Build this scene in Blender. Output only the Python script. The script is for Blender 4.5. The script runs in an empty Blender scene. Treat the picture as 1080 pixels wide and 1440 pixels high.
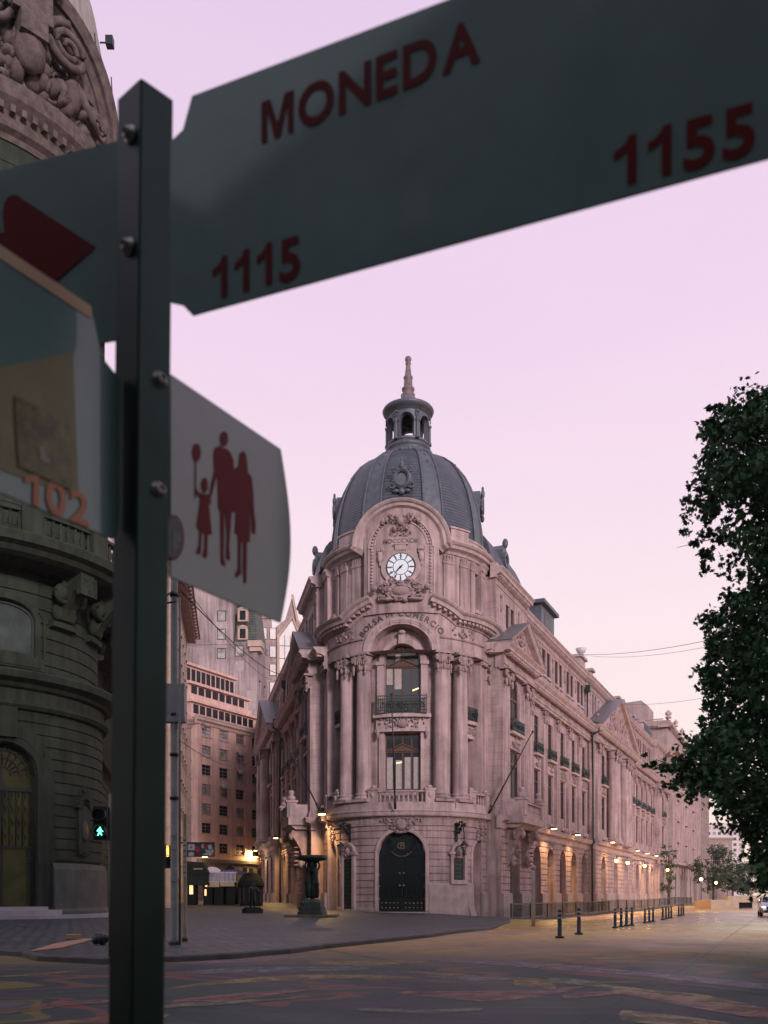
import bpy, bmesh, math, random
import numpy as np
from math import sin, cos, pi, radians, sqrt, atan2, ceil
from mathutils import Vector, Matrix
random.seed(11)
HAZE = True
SC = bpy.context.scene
COL = SC.collection
# ---------------------------------------------------------------- camera
F, CX, HY, CH = 1300.0, 540.0, 1258.0, 1.5     # focal length / principal x / horizon y in photo pixels, eye height
cam = bpy.data.cameras.new('camera'); co = bpy.data.objects.new('camera', cam); COL.objects.link(co)
co.location = (0, 0, CH); co.rotation_euler = (pi/2, 0, 0)
cam.sensor_fit = 'HORIZONTAL'; cam.sensor_width = 36; cam.lens = F/1080*36
cam.shift_y = (HY-720)/1080; cam.clip_start = .1; cam.clip_end = 3000
cam.dof.use_dof = True; cam.dof.focus_distance = 75; cam.dof.aperture_fstop = 7.5
SC.camera = co
# ---------------------------------------------------------------- world: pink dawn sky
w = bpy.data.worlds.new('World'); SC.world = w; w.use_nodes = True
nt = w.node_tree; nt.nodes.clear()
def wn(t, **k):
    n = nt.nodes.new(t)
    for a, b in k.items(): setattr(n, a, b)
    return n
SUN_EL, SUN_AZ = radians(14.5), radians(-156)
out = wn('ShaderNodeOutputWorld'); sky = wn('ShaderNodeTexSky', sky_type='NISHITA', sun_disc=False)
sky.sun_elevation = SUN_EL; sky.sun_rotation = SUN_AZ
bg1 = wn('ShaderNodeBackground'); bg1.inputs[1].default_value = .012
nt.links.new(sky.outputs[0], bg1.inputs[0])
tc = wn('ShaderNodeTexCoord'); sp = wn('ShaderNodeSeparateXYZ'); nt.links.new(tc.outputs['Generated'], sp.inputs[0])
cr = wn('ShaderNodeValToRGB'); nt.links.new(sp.outputs['Z'], cr.inputs[0])
stops = [(0.0, (1.0,.76,.62)), (.10, (1.0,.82,.73)), (.27, (1.0,.81,.83)), (.50, (.90,.69,.85)), (.70, (.81,.62,.82)), (1.0, (.58,.47,.68))]
els = cr.color_ramp.elements
while len(els) < len(stops): els.new(.5)
for e, (p, c) in zip(els, stops): e.position = p; e.color = (*c, 1)
# the glow sits ahead (north-east); the sky behind the camera is dimmer and cooler
dt = wn('ShaderNodeVectorMath', operation='DOT_PRODUCT'); dt.inputs[1].default_value = (.35, .93, 0); nt.links.new(tc.outputs['Generated'], dt.inputs[0])
mr = wn('ShaderNodeMapRange'); mr.inputs[1].default_value = -.75; mr.inputs[2].default_value = .45; nt.links.new(dt.outputs['Value'], mr.inputs[0])
mx = wn('ShaderNodeMix', data_type='RGBA', blend_type='MIX'); mx.inputs[6].default_value = (.54,.55,.63,1)
cm = wn('ShaderNodeMapping'); cm.inputs['Scale'].default_value = (1, 1, 5); nt.links.new(tc.outputs['Generated'], cm.inputs[0])
cn = wn('ShaderNodeTexNoise'); cn.inputs['Scale'].default_value = 1.6; cn.inputs['Detail'].default_value = 5; nt.links.new(cm.outputs[0], cn.inputs[0])
c2 = wn('ShaderNodeValToRGB'); c2.color_ramp.elements[0].position = .3; c2.color_ramp.elements[0].color = (.955,.95,.965,1); c2.color_ramp.elements[1].position = .7; nt.links.new(cn.outputs[0], c2.inputs[0])   # faint high veil of cloud
m0 = wn('ShaderNodeMix', data_type='RGBA', blend_type='MULTIPLY'); m0.inputs[0].default_value = 1; nt.links.new(cr.outputs[0], m0.inputs[6]); nt.links.new(c2.outputs[0], m0.inputs[7])
nt.links.new(mr.outputs[0], mx.inputs[0]); nt.links.new(m0.outputs[2], mx.inputs[7])
bg2 = wn('ShaderNodeBackground'); bg2.inputs[1].default_value = 1.0; nt.links.new(mx.outputs[2], bg2.inputs[0])
ad = wn('ShaderNodeAddShader'); nt.links.new(bg1.outputs[0], ad.inputs[0]); nt.links.new(bg2.outputs[0], ad.inputs[1])
nt.links.new(ad.outputs[0], out.inputs[0])
sl = bpy.data.lights.new('sun', 'SUN'); sl.energy = 2.55; sl.angle = radians(12); sl.color = (1, .84, .83)
so = bpy.data.objects.new('sun', sl); COL.objects.link(so)
so.rotation_euler = (pi/2-SUN_EL, 0, radians(24))     # shines from behind the camera's right shoulder, veiled
SC.view_settings.view_transform = 'Standard'; SC.view_settings.look = 'None'; SC.view_settings.exposure = 0; SC.view_settings.gamma = 1
# ---------------------------------------------------------------- ground heights (gentle fall of the side street, rise of the plaza)
CTRL = [(0,-30,0),(0,5,0),(-10,20,0),(10,20,0),(-26,50,0),(-12,45,0),(-5,60,0),(-9,67,.08),(1.4,77,-.2),(-4,79,.03),(11,83,-1.0),(6.5,50,-.28),(-20,110,.42),
        (-28,150,.55),(-45,220,.55),(70,200,-.75),(40,140,-.95),(24,110,-1.0),(17,94,-1.0),(34,85,-.2),(20,50,-.08),(30,40,0),(55,95,-.2),(90,170,-.4),(120,300,-.6),(10,35,-.02),(13,60,-.45),(0,400,.3),(-80,100,.2),(-60,20,0),(80,20,0)]
def gz(x, y):
    a = b = 0
    for cx, cy, cz in CTRL:
        d = 1/((x-cx)**2+(y-cy)**2+4)**1.6
        a += d*cz; b += d
    return a/b
def at(px, py, Y): return Vector(((px-CX)/F*Y, Y, CH+(HY-py)/F*Y))
def hit(px, py, add=0):                                  # where a line of sight meets the ground
    Y = 4.0
    while Y < 700:
        p = at(px, py, Y)
        if p.z <= gz(p.x, p.y)+add: break
        Y *= 1.004
    return p
# ---------------------------------------------------------------- materials
MATS = {}
def mat(name, c, rough=.7, metal=0, var=.25, scale=1.5, bump=0, bscale=20, streak=0, emit=0, spec=.5, coat=0, lines=None, tint=None):
    if name in MATS: return MATS[name]
    m = bpy.data.materials.new(name); m.use_nodes = True; t = m.node_tree; N = t.nodes; L = t.links
    b = N['Principled BSDF']; b.inputs['Roughness'].default_value = rough; b.inputs['Metallic'].default_value = metal
    b.inputs['Specular IOR Level'].default_value = spec
    if coat: b.inputs['Coat Weight'].default_value = coat; b.inputs['Coat Roughness'].default_value = .06; b.inputs['Coat IOR'].default_value = 1.9 if 'sign' in name else 1.5
    g = N.new('ShaderNodeNewGeometry')
    n1 = N.new('ShaderNodeTexNoise'); n1.inputs['Scale'].default_value = scale; n1.inputs['Detail'].default_value = 6; n1.inputs['Roughness'].default_value = .62
    L.new(g.outputs['Position'], n1.inputs['Vector'])
    r = N.new('ShaderNodeValToRGB'); L.new(n1.outputs[0], r.inputs[0])
    t2 = tint or c
    r.color_ramp.elements[0].position = .3; r.color_ramp.elements[0].color = (*[x*(1-var) for x in t2], 1)
    r.color_ramp.elements[1].position = .7; r.color_ramp.elements[1].color = (*[min(1, x*(1+var*.6)) for x in c], 1)
    last = r.outputs[0]
    if streak:
        mp = N.new('ShaderNodeMapping'); mp.inputs['Scale'].default_value = (1.6, 1.6, .09); L.new(g.outputs['Position'], mp.inputs[0])
        n2 = N.new('ShaderNodeTexNoise'); n2.inputs['Scale'].default_value = 1.6; n2.inputs['Detail'].default_value = 5; L.new(mp.outputs[0], n2.inputs['Vector'])
        r2 = N.new('ShaderNodeValToRGB'); r2.color_ramp.elements[0].position = .36; r2.color_ramp.elements[1].position = .56
        k = 1-streak; r2.color_ramp.elements[0].color = (k, k, k*.98, 1); r2.color_ramp.elements[1].color = (1, 1, 1, 1); L.new(n2.outputs[0], r2.inputs[0])
        mm = N.new('ShaderNodeMix'); mm.data_type = 'RGBA'; mm.blend_type = 'MULTIPLY'; mm.inputs[0].default_value = 1
        L.new(last, mm.inputs[6]); L.new(r2.outputs[0], mm.inputs[7]); last = mm.outputs[2]
    L.new(last, b.inputs['Base Color'])
    hsrc = None
    if bump:
        n3 = N.new('ShaderNodeTexNoise'); n3.inputs['Scale'].default_value = bscale; n3.inputs['Detail'].default_value = 4; L.new(g.outputs['Position'], n3.inputs['Vector'])
        bp = N.new('ShaderNodeBump'); bp.inputs['Strength'].default_value = bump; bp.inputs['Distance'].default_value = .03; L.new(n3.outputs[0], bp.inputs['Height'])
        L.new(bp.outputs[0], b.inputs['Normal']); hsrc = bp
    if lines:                                             # horizontal joints or slate courses every `lines` metres
        s2 = N.new('ShaderNodeSeparateXYZ'); L.new(g.outputs['Position'], s2.inputs[0])
        f = N.new('ShaderNodeMath'); f.operation = 'FRACT'; d = N.new('ShaderNodeMath'); d.operation = 'DIVIDE'; d.inputs[1].default_value = lines
        L.new(s2.outputs['Z'], d.inputs[0]); L.new(d.outputs[0], f.inputs[0])
        bp2 = N.new('ShaderNodeBump'); bp2.inputs['Strength'].default_value = .12 if 'ashlar' in name else .9; bp2.inputs['Distance'].default_value = .12 if lines > .3 else .06; L.new(f.outputs[0], bp2.inputs['Height'])
        bp2.invert = True
        if hsrc: L.new(hsrc.outputs[0], bp2.inputs['Normal'])
        L.new(bp2.outputs[0], b.inputs['Normal'])
        rr = N.new('ShaderNodeValToRGB'); ash = 'ashlar' in name; rr.color_ramp.elements[0].position = .03 if ash else .1; k_ = .62 if ash else .35; rr.color_ramp.elements[0].color = (k_,k_,k_,1); rr.color_ramp.elements[1].position = .06 if ash else .3; L.new(f.outputs[0], rr.inputs[0])
        m3 = N.new('ShaderNodeMix'); m3.data_type = 'RGBA'; m3.blend_type = 'MULTIPLY'; m3.inputs[0].default_value = 1; L.new(last, m3.inputs[6]); L.new(rr.outputs[0], m3.inputs[7]); L.new(m3.outputs[2], b.inputs['Base Color'])
    if emit: b.inputs['Emission Color'].default_value = (*c, 1); b.inputs['Emission Strength'].default_value = emit
    MATS[name] = m; return m
STONE = mat('pale_stone', (.46,.33,.335), .85, var=.32, scale=.55, bump=.25, bscale=9, streak=.36, spec=.25)
STONE2 = mat('pale_stone_trim', (.51,.375,.38), .85, var=.25, scale=1.1, bump=.3, bscale=14, streak=.22, spec=.25)
CARVE = mat('carved_stone', (.36,.255,.26), .9, var=.4, scale=2.6, bump=.6, bscale=12, spec=.2)
ASHLAR = mat('pale_ashlar', (.46,.33,.335), .85, var=.32, scale=.55, bump=.25, bscale=9, streak=.36, spec=.25, lines=.62)
BASE = mat('plinth_granite', (.40,.31,.31), .8, var=.25, scale=1.2, bump=.3, bscale=30, streak=.15, spec=.3)
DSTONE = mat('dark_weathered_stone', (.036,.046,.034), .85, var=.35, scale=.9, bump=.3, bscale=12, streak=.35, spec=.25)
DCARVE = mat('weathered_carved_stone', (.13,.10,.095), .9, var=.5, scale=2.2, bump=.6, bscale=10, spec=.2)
SLATE = mat('slate', (.078,.088,.115), .55, var=.3, scale=1.3, bump=.2, bscale=15, lines=.27, spec=.4)
LEAD = mat('lead_sheet', (.11,.12,.15), .5, metal=.2, var=.3, scale=2, bump=.15, spec=.4)
LEADP = mat('lead_roofing', (.17,.16,.175), .5, metal=.2, var=.2, scale=2)
IRON = mat('black_iron', (.022,.028,.03), .5, metal=.3, var=.3)
GIRON = mat('green_black_iron', (.03,.045,.045), .45, metal=.4, var=.3)
GLASS = mat('window_glass', (.03,.035,.04), .06, var=.3, scale=.8, spec=.9)
GLASSD = mat('dull_window_glass', (.018,.022,.028), .25, var=.5, scale=.6, spec=.12)
WOOD = mat('window_timber', (.10,.045,.03), .6, var=.3, scale=4)
CURT = mat('curtain', (.42,.37,.36), .9, var=.2, scale=3)
DOORM = mat('painted_iron_door', (.008,.016,.018), .6, metal=.1, var=.4, scale=5, spec=.2)
BRASS = mat('brass', (.55,.40,.18), .35, metal=.9, var=.2)
BRONZE = mat('dark_bronze', (.025,.035,.034), .4, metal=.6, var=.4, scale=6, bump=.3, bscale=30)
# ---------------------------------------------------------------- mesh builder. Coordinates (u along the wall, n outward, z up)
class MB:
    def __init__(s, R=None, bl=None): s.v = []; s.f = []; s.mi = []; s.m = 0; s.R = R; s.sm = False; s.fs = []
    def P(s, u, n, z):
        if s.R: a = u/s.R; r = s.R+n; return (sin(a)*r, -cos(a)*r, z)
        return (u, -n, z)
    def add(s, vs, fs, smooth=False, raw=False):
        o = len(s.v); s.v += [tuple(p) if raw else s.P(*p) for p in vs]
        for f in fs: s.f.append([o+i for i in f]); s.mi.append(s.m); s.fs.append(smooth)
    def seg(s, u0, u1, du=.45): return max(1, int(ceil(abs(u1-u0)/du))) if s.R else 1
    def extr(s, prof, u0, u1, smooth=False):              # closed (n,z) outline swept along u
        k = s.seg(u0, u1); n = len(prof); vs = []; fs = []
        for i in range(k+1):
            u = u0+(u1-u0)*i/k; vs += [(u, a, b) for a, b in prof]
        for i in range(k):
            for j in range(n): a = i*n+j; b = i*n+(j+1) % n; fs.append((a, b, b+n, a+n))
        fs.append(tuple(range(n))[::-1]); fs.append(tuple(k*n+j for j in range(n)))
        s.add(vs, fs, smooth); return s
    def box(s, u0, u1, n0, n1, z0, z1): return s.extr([(n0,z0),(n1,z0),(n1,z1),(n0,z1)], u0, u1)
    def sweep(s, path, prof, closed=False, smooth=False): # path in (u,z); prof (a,n): a across the path, n outward
        n = len(prof); vs = []; fs = []; L = len(path)
        for i, (u, z) in enumerate(path):
            p0 = path[(i-1) % L if closed else max(0, i-1)]; p1 = path[(i+1) % L if closed else min(L-1, i+1)]
            tx, tz = p1[0]-p0[0], p1[1]-p0[1]; l = math.hypot(tx, tz) or 1; nx, nz = -tz/l, tx/l
            vs += [(u+nx*a, b, z+nz*a) for a, b in prof]
        for i in range(L if closed else L-1):
            for j in range(n):
                a = i*n+j; b = i*n+(j+1) % n; c = ((i+1) % L)*n
                fs.append((a, b, c+(j+1) % n, c+j))
        if not closed: fs.append(tuple(range(n))[::-1]); fs.append(tuple((L-1)*n+j for j in range(n)))
        s.add(vs, fs, smooth); return s
    def prism(s, poly, n0, n1):                           # (u,z) outline with depth
        k = len(poly); vs = [(u, n0, z) for u, z in poly]+[(u, n1, z) for u, z in poly]
        s.add(vs, [tuple(range(k))[::-1], tuple(range(k, 2*k))]+[(i, (i+1) % k, k+(i+1) % k, k+i) for i in range(k)]); return s
    def plan(s, poly, z0, z1):                            # (u,n) outline with height
        k = len(poly); vs = [(u, n, z0) for u, n in poly]+[(u, n, z1) for u, n in poly]
        s.add(vs, [tuple(range(k))[::-1], tuple(range(k, 2*k))]+[(i, (i+1) % k, k+(i+1) % k, k+i) for i in range(k)]); return s
    def lathe(s, u, n, prof, k=16, a0=0, a1=2*pi, smooth=True, sy=1):
        c = s.P(u, n, 0); full = abs(a1-a0) > 6.28; m = k if full else k+1; vs = []; fs = []
        for r, z in prof:
            for i in range(m): a = a0+(a1-a0)*i/k; vs.append((c[0]+r*sin(a), c[1]-r*cos(a)*sy, z))
        for j in range(len(prof)-1):
            for i in range(k):
                i2 = (i+1) % m if full else i+1
                fs.append((j*m+i, j*m+i2, (j+1)*m+i2, (j+1)*m+i))
        if full:
            if prof[0][0] > .001: fs.append(tuple(range(m))[::-1])
            if prof[-1][0] > .001: fs.append(tuple((len(prof)-1)*m+i for i in range(m)))
        s.add(vs, fs, smooth, raw=True); return s
    def tube(s, pts, r, k=6, raw=False):
        P = [Vector(p if raw else s.P(*p)) for p in pts]; vs = []; fs = []; up = Vector((0, 0, 1))
        for i, p in enumerate(P):
            t = (P[min(len(P)-1, i+1)]-P[max(0, i-1)]).normalized()
            a = t.cross(up)
            if a.length < .05: a = t.cross(Vector((1, 0, 0)))
            a.normalize(); b = t.cross(a); rr = r[i] if isinstance(r, (list, tuple)) else r
            vs += [p+a*cos(2*pi*j/k)*rr+b*sin(2*pi*j/k)*rr for j in range(k)]
        for i in range(len(P)-1):
            for j in range(k): fs.append((i*k+j, i*k+(j+1) % k, (i+1)*k+(j+1) % k, (i+1)*k+j))
        fs.append(tuple(range(k))[::-1]); fs.append(tuple((len(P)-1)*k+j for j in range(k)))
        s.add(vs, fs, True, raw=True); return s
    def ball(s, u, n, z, rx, rn=None, rz=None, k=8, raw=False):
        rn = rn or rx; rz = rz or rx; c = (u, n, z) if raw else s.P(u, n, z); vs = []; fs = []; h = k//2+1
        A = u/s.R if (s.R and not raw) else 0
        for j in range(1, h):
            t = pi*j/h
            for i in range(k):
                a = 2*pi*i/k; x = rx*sin(t)*cos(a); y = rn*sin(t)*sin(a)
                vs.append((c[0]+x*cos(A)-y*sin(A), c[1]+x*sin(A)+y*cos(A), c[2]+rz*cos(t)))
        vs += [(c[0], c[1], c[2]+rz), (c[0], c[1], c[2]-rz)]; T = len(vs)-2
        for j in range(h-2):
            for i in range(k): fs.append((j*k+i, j*k+(i+1) % k, (j+1)*k+(i+1) % k, (j+1)*k+i))
        for i in range(k): fs.append((T, (i+1) % k, i)); fs.append((T+1, (h-2)*k+i, (h-2)*k+(i+1) % k))
        s.add(vs, fs, True, raw=True); return s
    def wall(s, u0, u1, z0, z1, n=0, ops=(), depth=.45, course=None, g=.10, cz=.085):
        br = {u0, u1}
        for o in ops:
            k = 14 if o[4] else s.seg(o[0], o[1])
            for i in range(k+1): br.add(o[0]+(o[1]-o[0])*i/k)
        br = sorted(x for x in br if u0-1e-6 <= x <= u1+1e-6); b2 = [br[0]]
        for x in br[1:]:
            if x-b2[-1] < 1e-5: continue
            k = s.seg(b2[-1], x); a = b2[-1]
            for i in range(1, k+1): b2.append(a+(x-a)*i/k)
        def top(o, u):
            if not o[4]: return o[3]
            r = (o[1]-o[0])/2; c = (o[0]+o[1])/2; ry = o[4] if o[4] is not True else r
            return o[3]-ry+ry*sqrt(max(0, 1-((u-c)/r)**2))
        for a, b in zip(b2, b2[1:]):
            m = (a+b)/2; lo = (z0, z0)
            for o in sorted([o for o in ops if o[0] < m < o[1]], key=lambda o: o[2]):
                if o[2] > lo[0]+1e-4: s._emit(a, b, lo, (o[2], o[2]), n, z0, course, g, cz)
                lo = (top(o, a), top(o, b))
            s._emit(a, b, lo, (z1, z1), n, z0, course, g, cz)
        for o in ops:
            k = 14 if o[4] else s.seg(o[0], o[1]); us = [o[0]+(o[1]-o[0])*i/k for i in range(k+1)]
            lp = [(u, top(o, u)) for u in us]+[(u, o[2]) for u in reversed(us)]; d = o[5] if len(o) > 5 else depth
            q = len(lp); s.add([(u, n, z) for u, z in lp]+[(u, n-d, z) for u, z in lp], [(i, (i+1) % q, q+(i+1) % q, q+i) for i in range(q)])
        return s
    def _emit(s, a, b, lo, hi, n, zb, course, g, cz):
        poly = [(a, lo[0]), (b, lo[1]), (b, hi[1]), (a, hi[0])]
        if not course: s.add([(u, n, z) for u, z in poly], [(0, 1, 2, 3)]); return
        def clip(P, z, up):
            R = []
            for i in range(len(P)):
                p, q = P[i], P[(i+1) % len(P)]; ip = p[1] >= z-1e-7 if up else p[1] <= z+1e-7; iq = q[1] >= z-1e-7 if up else q[1] <= z+1e-7
                if ip: R.append(p)
                if ip != iq and abs(q[1]-p[1]) > 1e-9: t = (z-p[1])/(q[1]-p[1]); R.append((p[0]+(q[0]-p[0])*t, z))
            return R
        k = int((min(lo)-zb)/course)-1
        while zb+k*course < max(hi):
            c0 = zb+k*course
            for za, zc, nn in ((c0, c0+cz, n-g), (c0+cz, c0+course, n)):
                Q = clip(poly, za, True)
                if len(Q) > 2: Q = clip(Q, zc, False)
                if len(Q) > 2 and max(z for _, z in Q)-min(z for _, z in Q) > 1e-4:
                    s.add([(u, nn, z) for u, z in Q], [tuple(range(len(Q)))])
                    if nn == n:
                        for i in range(len(Q)):
                            p, q = Q[i], Q[(i+1) % len(Q)]
                            if abs(p[1]-q[1]) < 1e-6 and (abs(p[1]-za) < 1e-5 or abs(p[1]-zc) < 1e-5): s.add([(p[0], n, p[1]), (q[0], n, q[1]), (q[0], n-g, q[1]), (p[0], n-g, p[1])], [(0, 1, 2, 3)])
            k += 1
    def spiral(s, u, n, z, R0, turns=2, d=1, r=.05):
        pts = []; N = int(14*turns)
        for i in range(N+1):
            t = i/N; a = 2*pi*turns*t; rr = R0*(1-.82*t); pts.append((u+d*rr*cos(a+pi/2), n+.04*t, z+rr*sin(a+pi/2)))
        s.tube(pts, [r*(1.1-.5*i/N) for i in range(N+1)], 5); return s
    def pieces(s, most=60):
        """the far-apart pieces of this shape, each a builder of its own"""
        nv = len(s.v); par = list(range(nv))
        def fd(i):
            while par[i] != i: par[i] = par[par[i]]; i = par[i]
            return i
        for f in s.f:
            a = fd(f[0])
            for j in f[1:]: par[fd(j)] = a
        ids = {}; isl = [ids.setdefault(fd(i), len(ids)) for i in range(nv)]; k = len(ids)
        if k < 2 or k > 780: return [s]
        P = np.array(s.v, float); I = np.array(isl); lo = np.full((k, 3), np.inf); hi = -lo
        np.minimum.at(lo, I, P); np.maximum.at(hi, I, P); size = (hi-lo).max(1)
        gap = np.maximum(0, np.maximum(lo[:, None]-hi[None], lo[None]-hi[:, None])); near = np.sqrt((gap**2).sum(2)) <= np.maximum(.02, .5*np.maximum(size[:, None], size[None]))*.98
        par = list(range(k))
        for a, b in zip(*np.nonzero(np.triu(near, 1))): par[fd(a)] = fd(b)
        grp = {}; pc = [grp.setdefault(fd(i), len(grp)) for i in range(k)]
        if len(grp) < 2 or len(grp) > most: return [s]
        out = [MB(s.R) for _ in grp]; mp = [0]*nv
        for i in range(nv): o = out[pc[isl[i]]]; mp[i] = len(o.v); o.v.append(s.v[i])
        for f, m, sm in zip(s.f, s.mi, s.fs): o = out[pc[isl[f[0]]]]; o.f.append([mp[i] for i in f]); o.mi.append(m); o.fs.append(sm)
        return out
    def mesh(s, name, mats):
        me = bpy.data.meshes.new(name); me.from_pydata(s.v, [], s.f); mats = mats if isinstance(mats, (list, tuple)) else [mats]
        for m in mats: me.materials.append(m)
        me.polygons.foreach_set('material_index', s.mi); me.polygons.foreach_set('use_smooth', s.fs); me.update(); return me
def ob(name, me, parent=None, loc=(0,0,0), rz=0):
    o = bpy.data.objects.new(name, me); COL.objects.link(o); o.location = loc; o.rotation_euler[2] = rz
    if parent: o.parent = parent
    return o
def tag(o, label=None, cat=None, group=None, kind=None):
    if label: o['label'] = label
    if cat: o['category'] = cat
    if group: o['group'] = group
    if kind: o['kind'] = kind
    return o
def thing(name, label, cat, loc=(0,0,0), rz=0, group=None):
    return tag(ob(name, None, None, loc, rz), label, cat, group)
def copy_tree(o, parent=None):
    c = o.copy(); COL.objects.link(c)
    if parent: c.parent = parent
    for ch in [x for x in o.children]: copy_tree(ch, c)
    return c
class Frame:                                              # a wall frame inside a thing: origin + turn
    def __init__(s, root, loc, rz): s.root = root; s.loc = Vector(loc)-root.location; s.rz = rz; s.w = Vector(loc)
    def pt(s, u, n, z): return s.loc+Vector((u*cos(s.rz)+n*sin(s.rz), u*sin(s.rz)-n*cos(s.rz), z))
    def part(s, name, me, u=0, n=0, z=0, parent=None, mats=None, split=True):
        if isinstance(me, MB):
            ps = me.pieces() if split else [me]
            for q in ps[1:]: ob(name, q.mesh(name, mats), s.root, s.pt(u, n, z), s.rz)
            me = ps[0].mesh(name, mats)
        if parent: return ob(name, me, parent)
        return ob(name, me, s.root, s.pt(u, n, z), s.rz)
def text_polys(txt, size=1, bold=0.0):
    cu = bpy.data.curves.new('t', 'FONT'); cu.body = txt; cu.size = size; cu.offset = bold; cu.resolution_u = 4
    o = bpy.data.objects.new('t', cu); COL.objects.link(o); dg = bpy.context.evaluated_depsgraph_get(); dg.update()
    me = bpy.data.meshes.new_from_object(o.evaluated_get(dg)); vs = [tuple(v.co) for v in me.vertices]; fs = [tuple(p.vertices) for p in me.polygons]
    bpy.data.objects.remove(o); bpy.data.curves.remove(cu); bpy.data.meshes.remove(me); return vs, fs
def relief(mb, u0, u1, n, z0, z1, amp=.15, cnt=40, seed=1, sym=True, shape=None):   # carved leaves, scrolls and fruit
    rnd = random.Random(seed); c = (u0+u1)/2; W = (u1-u0)/2; H = z1-z0
    for i in range(cnt):
        x = rnd.random()*W; z = z0+rnd.random()*H
        if shape and not shape(x/W, (z-z0)/H): continue
        r = min(W, H)*rnd.uniform(.07, .16)
        for sg in ((-1, 1) if sym else (rnd.choice((-1, 1)),)):
            if i % 3 == 0: mb.spiral(c+sg*x, n+amp*.3, z, r*1.1, 1.3, sg, r*.25)
            else: mb.ball(c+sg*x, n+amp*.2, z, r*rnd.uniform(.6, 1.2), amp*rnd.uniform(.5, 1), r*rnd.uniform(.6, 1.5), 6)
    return mb
def arc(cu, cz, r, a0, a1, k=20, rz=None): return [(cu-r*cos(a0+(a1-a0)*i/k), cz+(rz or r)*sin(a0+(a1-a0)*i/k)) for i in range(k+1)]
# ================================================================ shared details
def balcony_rail(w, d, h=1.15, seed=0):                  # wrought iron balcony front with returns
    b = MB()
    for z in (.03, .28, h*.82, h): b.box(-w/2, w/2, d-.03, d+.03, z-.03, z+.04)
    k = int(w/.16)
    for i in range(k+1):
        u = -w/2+w*i/k; b.box(u-.024, u+.024, d-.02, d+.02, .03, h)
    for u in (-w/2, w/2):
        b.box(u-.03, u+.03, 0, d, h-.03, h+.03); b.box(u-.03, u+.03, d-.03, d+.03, 0, h+.12)
        for j in range(4): b.box(u-.014, u+.014, d*j/4, d*j/4+.03, 0, h)
    for i in range(int(w/.7)):
        u = -w/2+.5+i*.7
        if u < w/2-.2: b.spiral(u, d+.03, .66, .24, 1.5, 1 if i % 2 else -1, .045)
    b.spiral(0, d+.05, .68, .3, 2, 1, .045); return b
def balustrade(b, u0, u1, n, z, h=1.0, sp=.33, r=.1):
    k = max(1, int(abs(u1-u0)/sp)); prof = [(r*.7,0),(r*.9,.06*h),(r*.5,.12*h),(r,.3*h),(r*.95,.38*h),(r*.4,.66*h),(r*.55,.72*h),(r*.7,.78*h)]
    for i in range(k): b.lathe(u0+(u1-u0)*(i+.5)/k, n, [(q, z+.12+t) for q, t in prof], 7)
    b.box(min(u0,u1), max(u0,u1), n-.17, n+.17, z, z+.13); b.box(min(u0,u1), max(u0,u1), n-.2, n+.2, z+.78*h+.12, z+h)
    return b
def window_mb(w, h, arched=False, cols=3, rows=1, tr=None, fw=.09):
    """timber frame with bars; returns frame, panes"""
    f = MB(); p = MB(); r = w/2; sp = h-r if arched else h
    f.box(-w/2, -w/2+fw, -.1, 0, 0, sp); f.box(w/2-fw, w/2, -.1, 0, 0, sp); f.box(-w/2+fw, w/2-fw, -.1, 0, 0, fw)
    if arched: f.sweep(arc(0, sp, r-fw/2, 0, pi, 14), [(-fw/2,-.1),(fw/2,-.1),(fw/2,0),(-fw/2,0)])
    else: f.box(-w/2+fw, w/2-fw, -.1, 0, h-fw, h)
    for i in range(1, cols):
        u = -w/2+w*i/cols; top = sp+(sqrt(max(0, r*r-u*u)) if arched else 0)-fw; f.box(u-fw*.45, u+fw*.45, -.09, -.01, fw, top)
    if tr: f.box(-w/2+fw, w/2-fw, -.1, .02, tr-fw*.8, tr+fw*.8)
    for j in range(1, rows): z = (tr or sp)*j/rows; f.box(-w/2+fw, w/2-fw, -.08, -.015, z-.025, z+.025)
    poly = [(-w/2, 0), (w/2, 0)]+([(r*cos(a*pi/14), sp+r*sin(a*pi/14)) for a in range(15)] if arched else [(w/2, h), (-w/2, h)])
    p.prism(poly, -.075, -.06); return f, p
WCACHE = {}
def put_window(fr, name, u, n, z, w, h, arched=False, cols=3, rows=1, tr=None, fm=None, gm=None, rot=0):
    fwid = .15 if w > 3 else .09
    key = (w, h, arched, cols, rows, tr, (fm or WOOD).name, (gm or GLASS).name)
    if key not in WCACHE:
        f, p = window_mb(w, h, arched, cols, rows, tr, fwid); WCACHE[key] = (f.mesh('window', fm or WOOD), p.mesh('pane', gm or GLASS))
    o = ob(name, WCACHE[key][0], fr.root, fr.pt(u, n, z), fr.rz+rot); ob('pane', WCACHE[key][1], o); return o
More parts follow.
